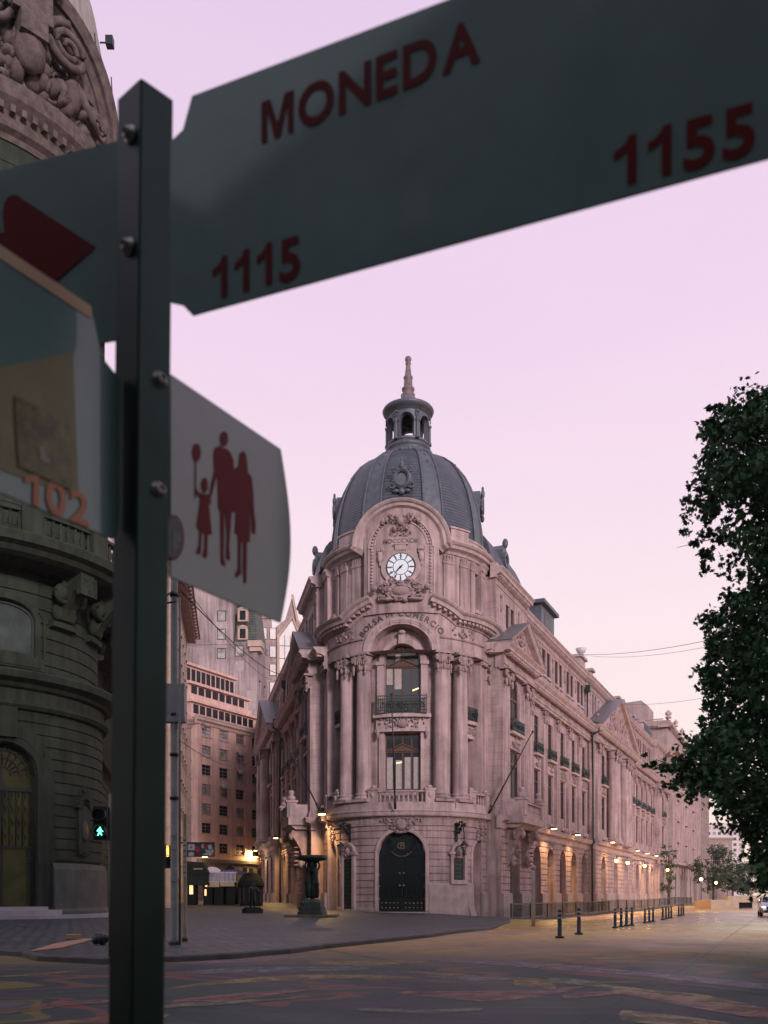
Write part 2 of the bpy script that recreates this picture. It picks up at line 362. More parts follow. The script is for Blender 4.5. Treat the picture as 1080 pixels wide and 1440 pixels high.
def capital(r, h, square=False):
    b = MB()
    if not square: b.lathe(0, 0, [(r,0),(r*1.12,.06*h),(r*1.02,.12*h),(r*1.05,.5*h),(r*1.25,.8*h)], 16)
    else: b.box(-r, r, -.3, r*.3, 0, h*.8)
    b.box(-r*1.4, r*1.4, -r*1.3 if not square else -.2, r*1.3 if not square else r*.75, h*.86, h)
    yf = r*1.12 if not square else r*.45
    for sg in (-1, 1):
        b.spiral(sg*r*1.02, yf, h*.62, r*.48, 2, sg, r*.13); b.ball(sg*r*1.02, yf-.05, h*.62, r*.36, .14, r*.36, 8)
        b.ball(sg*r*1.0, yf-.05, h*.08, r*.2, .16, h*.24, 6); b.ball(sg*r*.98, yf-.02, -h*.16, r*.14, .12, h*.14, 6)
    for i in range(5): b.ball((i-2)*r*.36, yf-.06, h*.42, r*.17, .14, h*.16, 6)
    b.ball(0, yf, h*.92, r*.28, .14, h*.16, 6); b.ball(0, yf-.05, h*.15, r*.22, .14, h*.2, 6)
    return b
def column_mb(r, h):
    b = MB(); R = r
    b.box(-R*1.38, R*1.38, -R*1.38, R*1.38, 0, .22)
    b.lathe(0, 0, [(R*1.32,.22),(R*1.38,.32),(R*1.32,.42),(R*1.14,.47),(R*1.1,.55),(R*1.22,.62),(R*1.2,.7),(R*1.05,.74),(R*1.0,.82),(R*1.0,h*.35),(R*.96,h*.6),(R*.9,h*.85),(R*.86,h)], 28)
    return b
def flood(fr, u, n, z, aim=-1, power=60):
    """flood lamp on a short bracket: housing, lit lens and its light"""
    b = MB(); b.tube([(0,-.9,.0),(0,-.3,.12),(0,0,.1)], .03, 5); b.box(-.3, .3, -.15, .35, .0, .16); b.box(-.34, .34, -.18, .38, .16, .2)
    o = tag(fr.part('flood_lamp', b, u, n, z, mats=GIRON))
    l = MB(); l.box(-.3, .3, -.12, .38, -.06, -.005); ob('lens', l.mesh('lens', LAMPLIT), o)
    L = bpy.data.lights.new('flood_light', 'AREA'); L.shape = 'RECTANGLE'; L.size = .5; L.size_y = .35; L.energy = power; L.color = (1, .60, .22); L.spread = radians(150)
    lo = bpy.data.objects.new('flood_light', L); COL.objects.link(lo); lo.parent = o; lo.location = (0, -.1, -.08); lo.rotation_euler = (radians(-32), 0, 0)
    return o
LAMPLIT = mat('lit_lamp_glass', (1, .60, .24), .5, var=0, emit=14)
GLOBE = mat('lit_lantern_glass', (1, .60, .22), .5, var=0, emit=7)
# ================================================================ exchange building
C0 = Vector((2.25, 86, 0))
bolsa = thing('exchange_building', 'pale stone corner building with slate clock dome, columns and long side wings', 'building', C0)
T = Frame(bolsa, C0, radians(-6.1))
dR, nR = Vector((.413, .911, 0)), Vector((.911, -.413, 0)); dL, nL = Vector((-.2105, .9776, 0)), Vector((-.9776, -.2105, 0))
FR = Frame(bolsa, C0+nR*7.25, atan2(.911, .413)); FL = Frame(bolsa, C0+nL*7.6, atan2(-.9776, .2105))
def curved(R): return MB(R)
# ---- ground storey of the tower
R0 = 7.35; A = lambda deg, R=R0: radians(deg)*R
g = curved(R0)
g.wall(A(-98), A(98), -1.6, 7.5, 0, [(-2.07, 2.07, -.05, 6.96, True, 1.3), (A(66)-1.45, A(66)+1.45, -1.3, 6.4, True, 1.5), (A(-66)-1.45, A(-66)+1.45, -.3, 6.4, True, 1.5)], course=.607)
g.extr([(0,7.5),(.06,7.5),(.06,8.05),(0,8.05)], A(-98), A(98)); g.extr([(0,7.38),(.14,7.42),(.14,7.5),(0,7.5)], A(-98), A(98))
wall_t = T.part('ground_storey', g, mats=STONE)
g = curved(R0)                                            # Greek key frieze
for i in range(-21, 22):
    u = i*.56
    if abs(u) < 1.5: continue
    for (a, b, c, d) in ((-.24,.16,.42,.47),(-.24,-.19,.1,.47),(.11,.16,.2,.47),(-.08,.11,.2,.25),(-.08,-.03,.2,.34),(-.24,.3,.06,.11),(.25,.3,.06,.47)): g.box(u+a, u+b, .06, .1, 7.52+c, 7.52+d)
ob('key_pattern', g.mesh('key_pattern', STONE2), wall_t)
g = curved(R0); g.extr([(0,8.05),(.15,8.05),(.22,8.16),(.5,8.2),(.55,8.3),(.58,8.52),(.64,8.6),(.64,8.66),(0,8.66)], A(-98), A(98)); g.extr([(-1.2,8.6),(.62,8.6),(.6,8.7),(-1.2,8.7)], A(-98), A(98))
T.part('ledge', g, mats=STONE2)
g = curved(R0)                                            # plinth and skirting
g.extr([(0,-1.6),(.75,-1.6),(.42,-.9),(.26,-.3),(.2,.3),(.2,2.35),(.1,2.45),(0,2.5)], 2.35, A(66)-1.5)
g.extr([(0,-1.6),(1.7,-1.6),(1.0,-1.0),(.5,-.3),(.24,.6),(.2,2.35),(.1,2.45),(0,2.5)], A(66)-2.2, A(66)-1.5)
g.extr([(0,-1.0),(.12,-1.0),(.12,.28),(.06,.34),(0,.34)], A(-66)+1.5, -2.35)
T.part('plinth', g, mats=BASE)
g = curved(R0)                                            # arch surround, keystone
pa = [(-2.2, .1)]+arc(0, 4.9, 2.2, 0, pi, 24)+[(2.2, .1)]
g.sweep(pa, [(-.14,0),(.14,0),(.14,.1),(.06,.14),(-.14,.1)])
for sg in (-1, 1): pp = [(sg*A(66)-1.58, -.9)]+arc(sg*A(66), 4.95, 1.58, 0, pi, 16)+[(sg*A(66)+1.58, -.9)]; g.sweep(pp, [(-.12,0),(.12,0),(.12,.09),(-.12,.09)])
T.part('arch_surround', g, mats=STONE2)
g = curved(R0); relief(g, -1.9, 1.9, .12, 6.75, 8.0, .22, 26, 4, shape=lambda x, z: z > .45*x+.15 or x < .3); g.ball(0, .25, 7.45, .5, .3, .5, 10); g.spiral(-.62, .3, 7.3, .3, 2, -1, .06); g.spiral(.62, .3, 7.3, .3, 2, 1, .06)
for sg in (-1, 1): relief(g, sg*A(66)-1.0, sg*A(66)+1.0, .12, 6.3, 8.1, .2, 22, 9)
T.part('keystone_carving', g, mats=CARVE)
# steps
g = curved(R0); g.extr([(-1.2,-.8),(1.1,-.8),(1.1,-.3),(-1.2,-.3)], -2.9, 2.35); g.extr([(-1.2,-.3),(.7,-.3),(.7,-.13),(-1.2,-.13)], -2.7, 2.35); g.extr([(-1.2,-.13),(.35,-.13),(.35,.03),(-1.2,.03)], -2.3, 2.3)
T.part('entrance_step', g, mats=BASE)
# door
g = MB(); dn = R0-.55
poly = [(-2.05,0),(2.05,0)]+[(2.05*cos(a*pi/20), 4.88+2.05*sin(a*pi/20)) for a in range(21)]
g.prism(poly, -.1, 0)
for i in range(-11, 12):
    if i == 0: continue
    g.tube([(i*.175, .05, 1.1), (i*.175, .05, 4.55+.55*(1-(i/11)**2))], .028, 5)
for z in (1.05, 2.3, 4.5): g.box(-2.0, 2.0, .02, .07, z-.05, z+.05)
g.box(-.09, .09, 0, .1, 0, 4.9); g.sweep(arc(0, 4.45, 2.0, .25, pi-.25, 18, .75), [(-.04,.0),(.04,.0),(.04,.09),(-.04,.09)])
for sg in (-1, 1):
    g.sweep(arc(sg*1.05, .5, .01, 0, .1, 1), [(-.45,0),(.45,0),(.45,.04),(-.45,.04)])
    for r_, z_ in ((.42, 5.35), (.28, 5.95)): g.spiral(sg*1.15*(1 if r_ > .3 else .95), .05, z_, r_, 2, sg, .03)
    g.spiral(sg*.6, .05, 5.0, .25, 1.5, -sg, .03)
door = T.part('door', g, 0, dn, .03, mats=DOORM)
g = MB()
for i in range(-5, 6):
    for j in range(2):
        if abs(i) > 0: g.ball(i*.34, .06, .35+j*.4, .055, .03, .055, 6)
for sg in (-1, 1):
    for z in (1.1, 2.2, 3.15): g.ball(sg*1.93, .07, z, .06, .05, .06, 6)
    for z in (2.25, 3.3): g.ball(sg*.17, .09, z, .08, .06, .08, 8); g.ball(sg*.5, .04, 5.0, .04)
ob('door_studs', g.mesh('door_studs', BRASS), door)
g = MB(); g.sweep(arc(0, 5.5, .95, pi*1.15, pi*1.85, 14, .75), [(-.035,.05),(.035,.05),(.035,.1),(-.035,.1)])
for t_, x_, s_ in (('B', -.02, .85), ('C', -.26, .8)):
    vs, fs = text_polys(t_, s_, .01); g.add([(x+x_-.15, .12, z+5.38) for x, z, _ in vs], fs)
ob('monogram', g.mesh('monogram', mat('dull_gilt', (.16,.13,.08), .5, metal=.5)), door)
# dark panels standing for the shaded rooms inside the open side arches
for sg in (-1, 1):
    g = curved(R0); g.box(sg*A(66)-1.7, sg*A(66)+1.7, -1.62, -1.5, -1.3, 6.9); T.part('arch_shade_panel', g, mats=DOORM)
    g = curved(R0); relief(g, sg*5.13-.62, sg*5.13+.62, .2, 4.9, 6.0, .12, 14, 3)
    zb, zt = (.2, 4.6) if sg < 0 else (2.75, 4.65)
    for q in (-1, 1): g.box(sg*5.13+q*.72-.13, sg*5.13+q*.72+.13, 0, .32, zb, 5.0)
    g.sweep(arc(sg*5.13, 5.15, .72, 0, pi, 12), [(-.14,0),(.14,0),(.14,.38),(-.14,.32)]); g.box(sg*5.13-1.05, sg*5.13-.55, 0, .42, 4.95, 5.2); g.box(sg*5.13+.55, sg*5.13+1.05, 0, .42, 4.95, 5.2)
    g.ball(sg*5.13, .2, 5.3, .33, .15, .36, 10); g.box(sg*5.13-.85, sg*5.13+.85, 0, .36, zb-.35, zb); relief(g, sg*5.13-.7, sg*5.13+.7, .3, zb-.3, zb, .1, 6, 8)
    pn = T.part('plaque_surround', g, mats=STONE2)
    g = curved(R0); g.box(sg*5.13-.52, sg*5.13+.52, .02, .14, zb+.05, zt)
    q = ob('plaque', g.mesh('plaque', GIRON), pn)
    g = curved(R0)
    for i in range(int((zt-zb)/.36)): ww = .36-.08*((i*7) % 3); g.box(sg*5.13-ww, sg*5.13+ww, .14, .16, zb+.25+i*.36, zb+.33+i*.36)
    ob('raised_bar', g.mesh('raised_bar', mat('worn_bronze_letters', (.10,.10,.085), .5, metal=.5)), q)
# ---- wall, windows and columns of the two upper storeys
RW = 6.4; B = lambda deg: radians(deg)*RW
g = curved(RW)
sw = B(61)
ops = [(-1.55,1.55,10.5,15.4,0), (-1.55,1.55,17.1,23.05,True)]
for sg in (-1, 1): ops += [(sg*sw-1.1, sg*sw+1.1, 10.6, 15.2, 0), (sg*sw-1.1, sg*sw+1.1, 17.0, 22.0, True)]
g.wall(B(-100), B(100), 8.6, 25.6, 0, ops, depth=.5); T.part('tower_wall', g, mats=ASHLAR)
g = curved(RW)
for d_ in (28, 44, 80, -28, -44, -80):
    u = B(d_); g.box(u-.86, u+.86, 0, 1.42, 8.7, 9.45); g.box(u-.92, u+.92, 0, 1.47, 8.7, 8.85)
T.part('column_pedestal', g, mats=STONE2)
COLM = column_mb(.68, 11.4).mesh('column', STONE); CAPM = capital(.62, 1.5).mesh('capital', CARVE)
for d_ in (28, 44, 80, -28, -44, -80):
    a = radians(d_); RC = 7.12; c = T.pt(RC*sin(a), RC*cos(a), 9.45)
    o = ob('column', COLM, bolsa, c, T.rz+a); ob('capital', CAPM, o, (0, 0, 11.35))
g = curved(RW)                                            # window surrounds
for q in (-1, 1):
    g.box(q*1.78-.22, q*1.78+.22, 0, .22, 9.4, 16.0); g.box(q*1.85-.28, q*1.85+.28, 0, .3, 17.1, 21.3); g.box(q*1.85-.36, q*1.85+.36, 0, .42, 21.3, 21.6)
g.sweep(arc(0, 21.5, 1.83, 0, pi, 24), [(-.26,0),(.26,0),(.26,.2),(.1,.3),(-.26,.22)]); g.box(-.26, .26, .2, .55, 23.0, 23.9); g.ball(0, .55, 23.95, .36, .3, .2)
g.box(-2.2, 2.2, 0, .5, 15.5, 15.75); g.box(-2.2, 2.2, 0, .34, 15.75, 16.7); g.box(-2.3, 2.3, 0, .75, 16.7, 17.0)
for q in (-1, 1):
    g.box(q*sw-1.6, q*sw+1.6, 0, .4, 15.3, 15.5); g.box(q*sw-1.4, q*sw+1.4, 0, .32, 15.5, 16.5); g.box(q*sw-1.5, q*sw+1.5, 0, .7, 16.5, 16.8); g.sweep(arc(q*sw, 20.9, 1.25, 0, pi, 14), [(-.15,0),(.15,0),(.15,.16),(-.15,.16)])
    for e in (-1, 1): g.box(q*sw+e*1.25-.15, q*sw+e*1.25+.15, 0, .18, 9.4, 15.3)
T.part('window_surround', g, mats=STONE2)
g = curved(RW); relief(g, -1.9, 1.9, .4, 15.8, 16.65, .2, 30, 12); g.ball(0, .4, 16.2, .5, .25, .4, 10)
for q in (-1, 1): relief(g, q*sw-1.2, q*sw+1.2, .34, 15.6, 16.4, .2, 18, 13); g.ball(q*2.0, .45, 15.4, .16, .16, .5, 6)
T.part('garland_panel', g, mats=CARVE)
g = curved(RW)                                            # balustrade on the ledge in front of the middle windows
for c_, hw in ((0, 2.45), (sw, 1.5), (-sw, 1.5)):
    balustrade(g, c_-hw+.75, c_+hw-.75, 1.15, 9.25, 1.1); g.box(c_-hw, c_+hw, .5, 1.4, 8.7, 9.25)
    for q in (-1, 1): g.box(c_+q*(hw-.38)-.34, c_+q*(hw-.38)+.34, .9, 1.42, 9.25, 10.4); g.box(c_+q*(hw-.38)-.4, c_+q*(hw-.38)+.4, .85, 1.48, 10.4, 10.55); g.ball(c_+q*(hw-.38), 1.15, 10.68, .28, .22, .16); g.ball(c_+q*(hw-.38), 1.42, 10.0, .2, .1, .26)
T.part('balustrade', g, mats=STONE2)
for nm, z_, h_, ar, cl, tr_ in (('window', 10.5, 4.9, False, 4, 3.4), ('arched_window', 17.1, 5.95, True, 4, 4.1)):
    o = put_window(T, nm, 0, RW-.42, z_, 3.1, h_, ar, cl, 1, tr_)
    g = MB(); g.prism([(-1.2, tr_), (0, tr_+.55), (1.2, tr_)], .0, .1); g.sweep([(-1.35, tr_+.05), (0, tr_+.66), (1.35, tr_+.05)], [(-.05,0),(.05,0),(.05,.16),(-.05,.16)]); ob('timber_pediment', g.mesh('timber_pediment', WOOD), o)
    g = MB()
    if nm == 'window':
        for i in range(4): g.box(-1.42+i*.77+.05, -1.42+i*.77+.64, -.058, -.05, .1, 2.9-.25*(i == 1))
    else:
        g.box(-1.42, -.85, -.058, -.05, 2.6, 4.0); g.box(-.72, -.1, -.058, -.05, 2.2, 4.0); g.box(-.62, -.2, -.058, -.05, 4.3, 5.2)
    ob('curtain', g.mesh('curtain', CURT), o)
    g = MB()
    g.prism([(-.55, 2.35), (-.05, 2.42), (-.05, 2.52), (-.55, 2.45)] if nm == 'window' else [(.85, 2.0), (1.4, 2.2), (1.4, 2.32), (.85, 2.12)], -.055, -.045)
    ob('ceiling_light', g.mesh('ceiling_light', mat('lit_office_tube', (1, .72, .38), .5, var=0, emit=1.6)), o)
for q in (-1, 1):
    a = radians(q*61); Rr = RW-.4
    for nm, z_, h_, ar, tr_ in (('window', 10.6, 4.6, False, 3.3), ('arched_window', 17.0, 5.0, True, 3.6)):
        put_window(T, nm, Rr*sin(a), Rr*cos(a), z_, 2.2, h_, ar, 2, 1, tr_, rot=a)
    ob('balcony_railing', balcony_rail(2.9, .55).mesh('balcony_railing', GIRON), bolsa, T.pt((RW+.1)*sin(a), (RW+.1)*cos(a), 16.8), T.rz+a)
ob('balcony_railing', balcony_rail(4.3, .45, 1.5).mesh('balcony_railing', GIRON), bolsa, T.pt(0, RW+.2, 17.0), T.rz)
# ---- entablature with raised centre
RE = 7.62; E = lambda d: radians(d)*RE
g = curved(RE)
zt = lambda u: 18.0+sqrt(max(0, 8.77**2-u*u)) if abs(u) < 5 else 25.2
def strips(g, u0, u1, f0, f1, n, st=.3):
    k = max(1, int((u1-u0)/st))
    for i in range(k):
        a = u0+(u1-u0)*i/k; b = u0+(u1-u0)*(i+1)/k; g.add([(a,n,f0(a)),(b,n,f0(b)),(b,n,f1(b)),(a,n,f1(a))], [(0,1,2,3)])
g.wall(E(-99), E(99), 22.3, 25.0, 0, [(-2.65, 2.65, 22.3, 24.45, 2.15, 1.25)])
strips(g, -5.0, 5.0, lambda u: 25.0, zt, 0)
for a, b in ((E(-99), -2.65), (2.65, E(99))): g.extr([(-1.25,22.3),(0,22.3),(0,22.36),(-1.25,22.36)], a, b)
g.extr([(0,22.3),(.0,22.3),(.06,22.3),(.06,22.75),(0,22.75)], E(-99), -2.7); g.extr([(0,22.3),(.06,22.3),(.06,22.75),(0,22.75)], 2.7, E(99))
g.extr([(0,23.35),(.12,23.4),(.16,23.5),(0,23.55)], E(-99), -3.4); g.extr([(0,23.35),(.12,23.4),(.16,23.5),(0,23.55)], 3.4, E(99))
T.part('entablature', g, mats=STONE)
g = curved(RE)                                            # archivolt with its fasciae
for r_, w_, n_, q_ in ((2.77, .12, .1, 2.27), (3.0, .11, .16, 2.42), (3.22, .11, .22, 2.56)): g.sweep(arc(0, 22.3, r_, 0, pi, 30, q_), [(-w_,0),(w_,0),(w_,n_),(-w_,n_-.03)])
for i in range(11): a = pi*(i+.5)/11; g.box(-3.1*cos(a)-.02, -3.1*cos(a)+.02, .2, .26, 22.3+2.2*sin(a), 22.3+2.66*sin(a)) if .6 < a < 2.6 else None
T.part('archivolt', g, mats=STONE2)
CP = [(-.62,0),(-.62,.12),(-.4,.2),(-.34,.3),(-.28,.3),(-.2,.78),(-.02,.82),(.08,.86),(.16,1.0),(.3,1.12),(.36,1.12),(.4,0)]
g = curved(RE)
for sg in (-1, 1):
    ps = [(E(sg*99)+(sg*5.0-E(sg*99))*i/26, 25.2) for i in range(27)]+[(sg*(5.0-2.6*i/16), zt(sg*(5.0-2.6*i/16))) for i in range(1, 17)]
    if sg > 0: ps = ps[::-1]
    g.sweep(ps, CP)
T.part('main_cornice', g, mats=STONE2)
g = curved(RE)                                            # dentils under the cornice
for sg in (-1, 1):
    u = sg*2.7
    while abs(u) < E(97):
        z_ = zt(u); g.box(u-.13, u+.13, .25, .62, z_-.44, z_-.22); u += sg*.46
T.part('dentil_moulding', g, mats=STONE2)
g = curved(RE)                                            # cartouche over the entrance axis, flanking carving
relief(g, -1.9, 1.9, .35, 26.0, 28.4, .3, 46, 21, shape=lambda x, z: x*x*.8+(z-.5)**2*1.6 < .62 and (x > .3 or abs(z-.5) > .3))
g.ball(0, .4, 27.05, .8, .35, .6, 14); g.sweep(arc(0, 27.05, .9, 0, 2*pi-.01, 24, .7), [(-.12,.2),(.12,.2),(.12,.55),(-.12,.55)])
for sg in (-1, 1): g.spiral(sg*1.35, .6, 27.6, .45, 2, sg, .11); g.spiral(sg*1.5, .5, 26.35, .38, 2, -sg, .1); g.ball(sg*1.1, .5, 26.1, .7, .3, .2, 8); g.ball(sg*2.05, .85, 27.35, .28, .3, .35, 8)
g.spiral(0, .6, 27.85, .3, 1.5, 1, .1)
g.v = [(x, y, 26.28+(z-25.9)*.74) for x, y, z in g.v]; T.part('cartouche', g, mats=CARVE)
g = curved(RE)
for sg in (-1, 1): relief(g, sg*5.7-1.2, sg*5.7+1.2, .08, 23.6, 24.5, .12, 20, 31, False, shape=lambda x, z: abs(z-.5) < .45)
T.part('laurel_carving', g, mats=CARVE)
def arc_text(mb, txt, cz, r, size, a0, a1, n, sy=1.0):
    ws = [];
    for ch in txt:
        vs, fs = text_polys(ch, size, .012*size) if ch != ' ' else ([], [])
        xs = [v[0] for v in vs] or [0, size*.3]; ws.append((vs, fs, min(xs), max(xs)-min(xs)))
    gap = size*.17; tot = sum(x[3] for x in ws)+gap*(len(ws)-1); p = 0
    for vs, fs, x0, wd in ws:
        m = p+wd/2; th = a0+(a1-a0)*m/tot
        out = [((r+y)*sin(th)+(x-x0-wd/2)*cos(th), n, cz+(r+y)*cos(th)*sy-(x-x0-wd/2)*sin(th)) for x, y, _ in vs]
        mb.add(out, fs); p += wd+gap
g = curved(RE); arc_text(g, 'BOLSA', 20.4, 4.72, .72, radians(-47), radians(-19), .06)
arc_text(g, 'DE', 20.4, 4.82, .45, radians(-15), radians(-8), .06); arc_text(g, 'COMERCIO', 20.4, 4.72, .72, radians(-3), radians(47), .06)
T.part('lettering', g, mats=mat('bronze_lettering', (.06,.045,.045), .6, metal=.2))
# ---- attic storey with the clock
RA = 7.2; AA = lambda d: radians(d)*RA
g = curved(RA); ops = [(sg*AA(64)-.72, sg*AA(64)+.72, 26.7, 29.9, 0) for sg in (-1, 1)]
g.wall(AA(-100), AA(100), 25.4, 31.0, 0, ops, depth=.6, course=.7, g=.012, cz=.02)
for sg in (-1, 1):
    for d_, w_ in ((33, .5), (46, .42), (55.5, .28), (72.5, .3), (86, .5)): u = sg*AA(d_); g.box(u-w_, u+w_, 0, .16, 25.6, 30.4); g.box(u-w_-.06, u+w_+.06, 0, .22, 29.9, 30.1); [g.box(u-w_+.04+i*w_*.52, u-w_+.04+i*w_*.52+w_*.3, .16, .22, 30.1, 30.7) for i in range(4)]
    u = sg*AA(39.5); g.box(u-.32, u+.32, 0, .08, 26.4, 29.5)
    u = sg*AA(64); g.box(u-.8, u+.8, 0, .3, 26.3, 26.6)
    g.box(sg*AA(64)-.7, sg*AA(64)+.7, -.62, -.55, 26.6, 30.0)
attic = T.part('attic_storey', g, mats=STONE)
g = curved(RA)
for sg in (-1, 1): g.box(sg*AA(64)-.72, sg*AA(64)+.72, -.5, -.45, 26.7, 29.9)
ob('attic_window', g.mesh('attic_window', GLASSD), attic)
g = curved(RA)
NA = .62
g.box(-3.05, 3.05, 0, NA, 25.4, 31.0); strips(g, -3.05, 3.05, lambda u: 31.0, lambda u: 31.0+sqrt(max(0, 3.35**2-u*u)), NA, .2); strips(g, -3.4, 3.4, lambda u: 31.0, lambda u: 31.0+sqrt(max(0, 3.5**2-u*u)), .1, .2)
T.part('clock_bay', g, mats=STONE)
CP2 = [(-.55,0),(-.55,.12),(-.35,.2),(-.28,.3),(-.16,.55),(.0,.6),(.06,.62),(.14,.78),(.3,.9),(.38,.9),(.42,0)]
g = curved(RA)
for sg in (-1, 1):
    ps = [(AA(sg*100)+(sg*3.75-AA(sg*100))*i/22, 31.35) for i in range(23)]
    if sg > 0: ps = ps[::-1]
    g.sweep(ps, CP2)
g.sweep([(-3.75, 31.0)]+arc(0, 31.2, 3.5, 0.02, pi-.02, 34, 3.3)+[(3.75, 31.0)], [(a*.9, b+.35) for a, b in CP2])
T.part('attic_cornice', g, mats=STONE2)
g = curved(RA)                                            # beads, inner arch, ring of the clock
g.sweep(arc(0, 31.0, 2.55, 0, pi, 30), [(-.1,NA),(.1,NA),(.1,NA+.12),(-.1,NA+.12)]); g.sweep(arc(0, 31.0, 2.1, 0.1, pi-.1, 26), [(-.05,NA),(.05,NA),(.05,NA+.08),(-.05,NA+.08)])
for i in range(27): a = pi*i/26; g.ball(-2.33*cos(a), NA+.06, 31.0+2.33*sin(a), .11, .1, .11, 6)
for sg in (-1, 1):
    for i in range(14): g.ball(sg*2.33, NA+.06, 30.8-i*.28, .1, .09, .12, 6)
    g.box(sg*2.62-.05, sg*2.62+.05, NA, NA+.08, 26.4, 31); g.box(sg*1.9-.03, sg*1.9+.03, NA, NA+.06, 28, 31.0)
    g.spiral(sg*1.6, NA+.15, 30.6, .3, 2, sg, .08); g.ball(sg*1.6, NA+.15, 30.1, .26, .2, .5, 8); g.ball(sg*1.6, NA+.12, 29.6, .14, .12, .3, 6)
g.sweep(arc(0, 29.2, 1.38, 0, 2*pi-.001, 40), [(-.2,NA),(.2,NA),(.14,NA+.2),(-.2,NA+.12)]); g.box(-.42, .42, NA, NA+.25, 30.6, 31.05); g.box(-.55, .55, NA, NA+.3, 31.05, 31.15)
T.part('clock_surround', g, mats=STONE2)
g = curved(RA); relief(g, -1.5, 1.5, NA+.2, 32.2, 33.6, .25, 30, 41, shape=lambda x, z: x+abs(z-.6) < .95); g.ball(0, NA+.35, 33.0, .33, .3, .45, 10); relief(g, -.8, .8, NA+.1, 31.75, 32.3, .15, 10, 5)
T.part('head_carving', g, mats=CARVE)
g = MB(); vs, fs = text_polys('MDCCCXCIII', .5, .004); xs = [v[0] for v in vs]; k = 2.9/(max(xs)-min(xs)); g.add([((x-min(xs))*k-1.45, 0, z*1.0) for x, z, _ in vs], fs)
T.part('year_numerals', g, 0, RA+NA+.03, 31.28, mats=mat('dark_numerals', (.2,.14,.14), .8))  # numerals in a darker tone than the stone
g = MB()
circ = lambda r, k=40: [(r*cos(2*pi*i/k), r*sin(2*pi*i/k)) for i in range(k)]
g.prism(circ(1.2), 0, .06); ck = T.part('clock', g, 0, RA+NA, 29.2, mats=mat('clock_frame', (.03,.03,.035), .5))
g = MB(); WC = mat('milk_glass', (.72,.78,.85), .35, var=.05, emit=.12)
g.prism(circ(.62), .06, .075)
for i in range(12):
    a0 = 2*pi*i/12+.05; a1 = 2*pi*(i+1)/12-.05; P_ = [(r_*cos(a), r_*sin(a)) for r_, aa in ((.68, (a0, a1)), (1.14, (a1, a0))) for a in (aa[0], (aa[0]+aa[1])/2, aa[1])]; g.prism(P_, .06, .075)
ob('dial', g.mesh('dial', WC), ck)
g = MB()
for i, t_ in enumerate(('XII','I','II','III','IV','V','VI','VII','VIII','IX','X','XI')):
    th = 2*pi*i/12+pi/12*0; vs, fs = text_polys(t_, .30, .006); xs = [v[0] for v in vs]; c_ = (min(xs)+max(xs))/2
    th2 = th; g.add([((.80+y)*sin(th2)+(x-c_)*.62*cos(th2), .08, (.80+y)*cos(th2)-(x-c_)*.62*sin(th2)) for x, y, _ in vs], fs)
CKB = mat('clock_black', (.01,.01,.012), .4); ob('numeral_lettering', g.mesh('numeral_lettering', CKB), ck)
for th, ln, wd in ((radians(222), 1.05, .05), (radians(228), .62, .085)):
    g = MB(); g.prism([(sin(th)*ln, cos(th)*ln), (cos(th)*wd, -sin(th)*wd), (-sin(th)*.3, -cos(th)*.3), (-cos(th)*wd, sin(th)*wd)], .1+wd*.3, .13+wd*.3); ob('clock_hand', g.mesh('clock_hand', CKB), ck)
g = MB(); g.prism(circ(.09, 12), .09, .17); ob('hand_boss', g.mesh('hand_boss', CKB), ck)
# ---- dome, lucarnes, lantern, spire
DP = [(7.35,31.7),(7.35,32.3),(7.1,32.45),(7.02,33.0),(6.95,34.1),(6.8,35.2),(6.58,36.3),(6.28,37.4),(5.9,38.4),(5.38,39.4),(4.7,40.3),(3.85,41.0),(2.95,41.5),(2.2,41.85),(1.9,42.0)]
dome = T.part('dome', MB().lathe(0, 0, [(7.3,30.9)]+DP[2:], 72), mats=SLATE)
g = curved(7.3); g.extr([(-.6,31.6),(.12,31.6),(.12,32.3),(.2,32.36),(.2,32.5),(-.6,32.5)], -22, -2.6*1.3); g.extr([(-.6,31.6),(.12,31.6),(.12,32.3),(.2,32.36),(.2,32.5),(-.6,32.5)], 2.6*1.3, 22)
for sg in (-1, 1):
    g.box(sg*5.1-.9, sg*5.1+.9, -.3, .45, 31.6, 32.85); g.box(sg*5.1-1, sg*5.1+1, -.35, .55, 32.85, 33.0)
T.part('parapet', g, mats=STONE2)
g = MB()
for k_ in range(8):
    a = radians(22.5+45*k_)
    for off in (-7, 7): g.tube([((r_+.1)*sin(a+radians(off)), (r_+.1)*cos(a+radians(off)), z_) for r_, z_ in DP[2:]], [.10]*11+[.09, .07], 6)
    for j in range(2, len(DP)-1):
        r_, z_ = DP[j]; g.ball((r_+.06)*sin(a), (r_+.06)*cos(a), z_, .12, .12, .2, 6) if j > 8 else None
    vs = []; 
    for r_, z_ in DP[2:]:
        for off in (-6.5, 6.5): vs.append(((r_+.07)*sin(a+radians(off)), (r_+.07)*cos(a+radians(off)), z_))
    g.add(vs, [(i*2, i*2+1, i*2+3, i*2+2) for i in range(len(DP)-3)])
    for j in range(3): a2 = a+radians(22.5+(j-1)*7); g.ball(2.6*sin(a2), 2.6*cos(a2), 41.7, .3, .3, .22, 6)
ob('dome_rib', g.mesh('dome_rib', LEAD), dome)
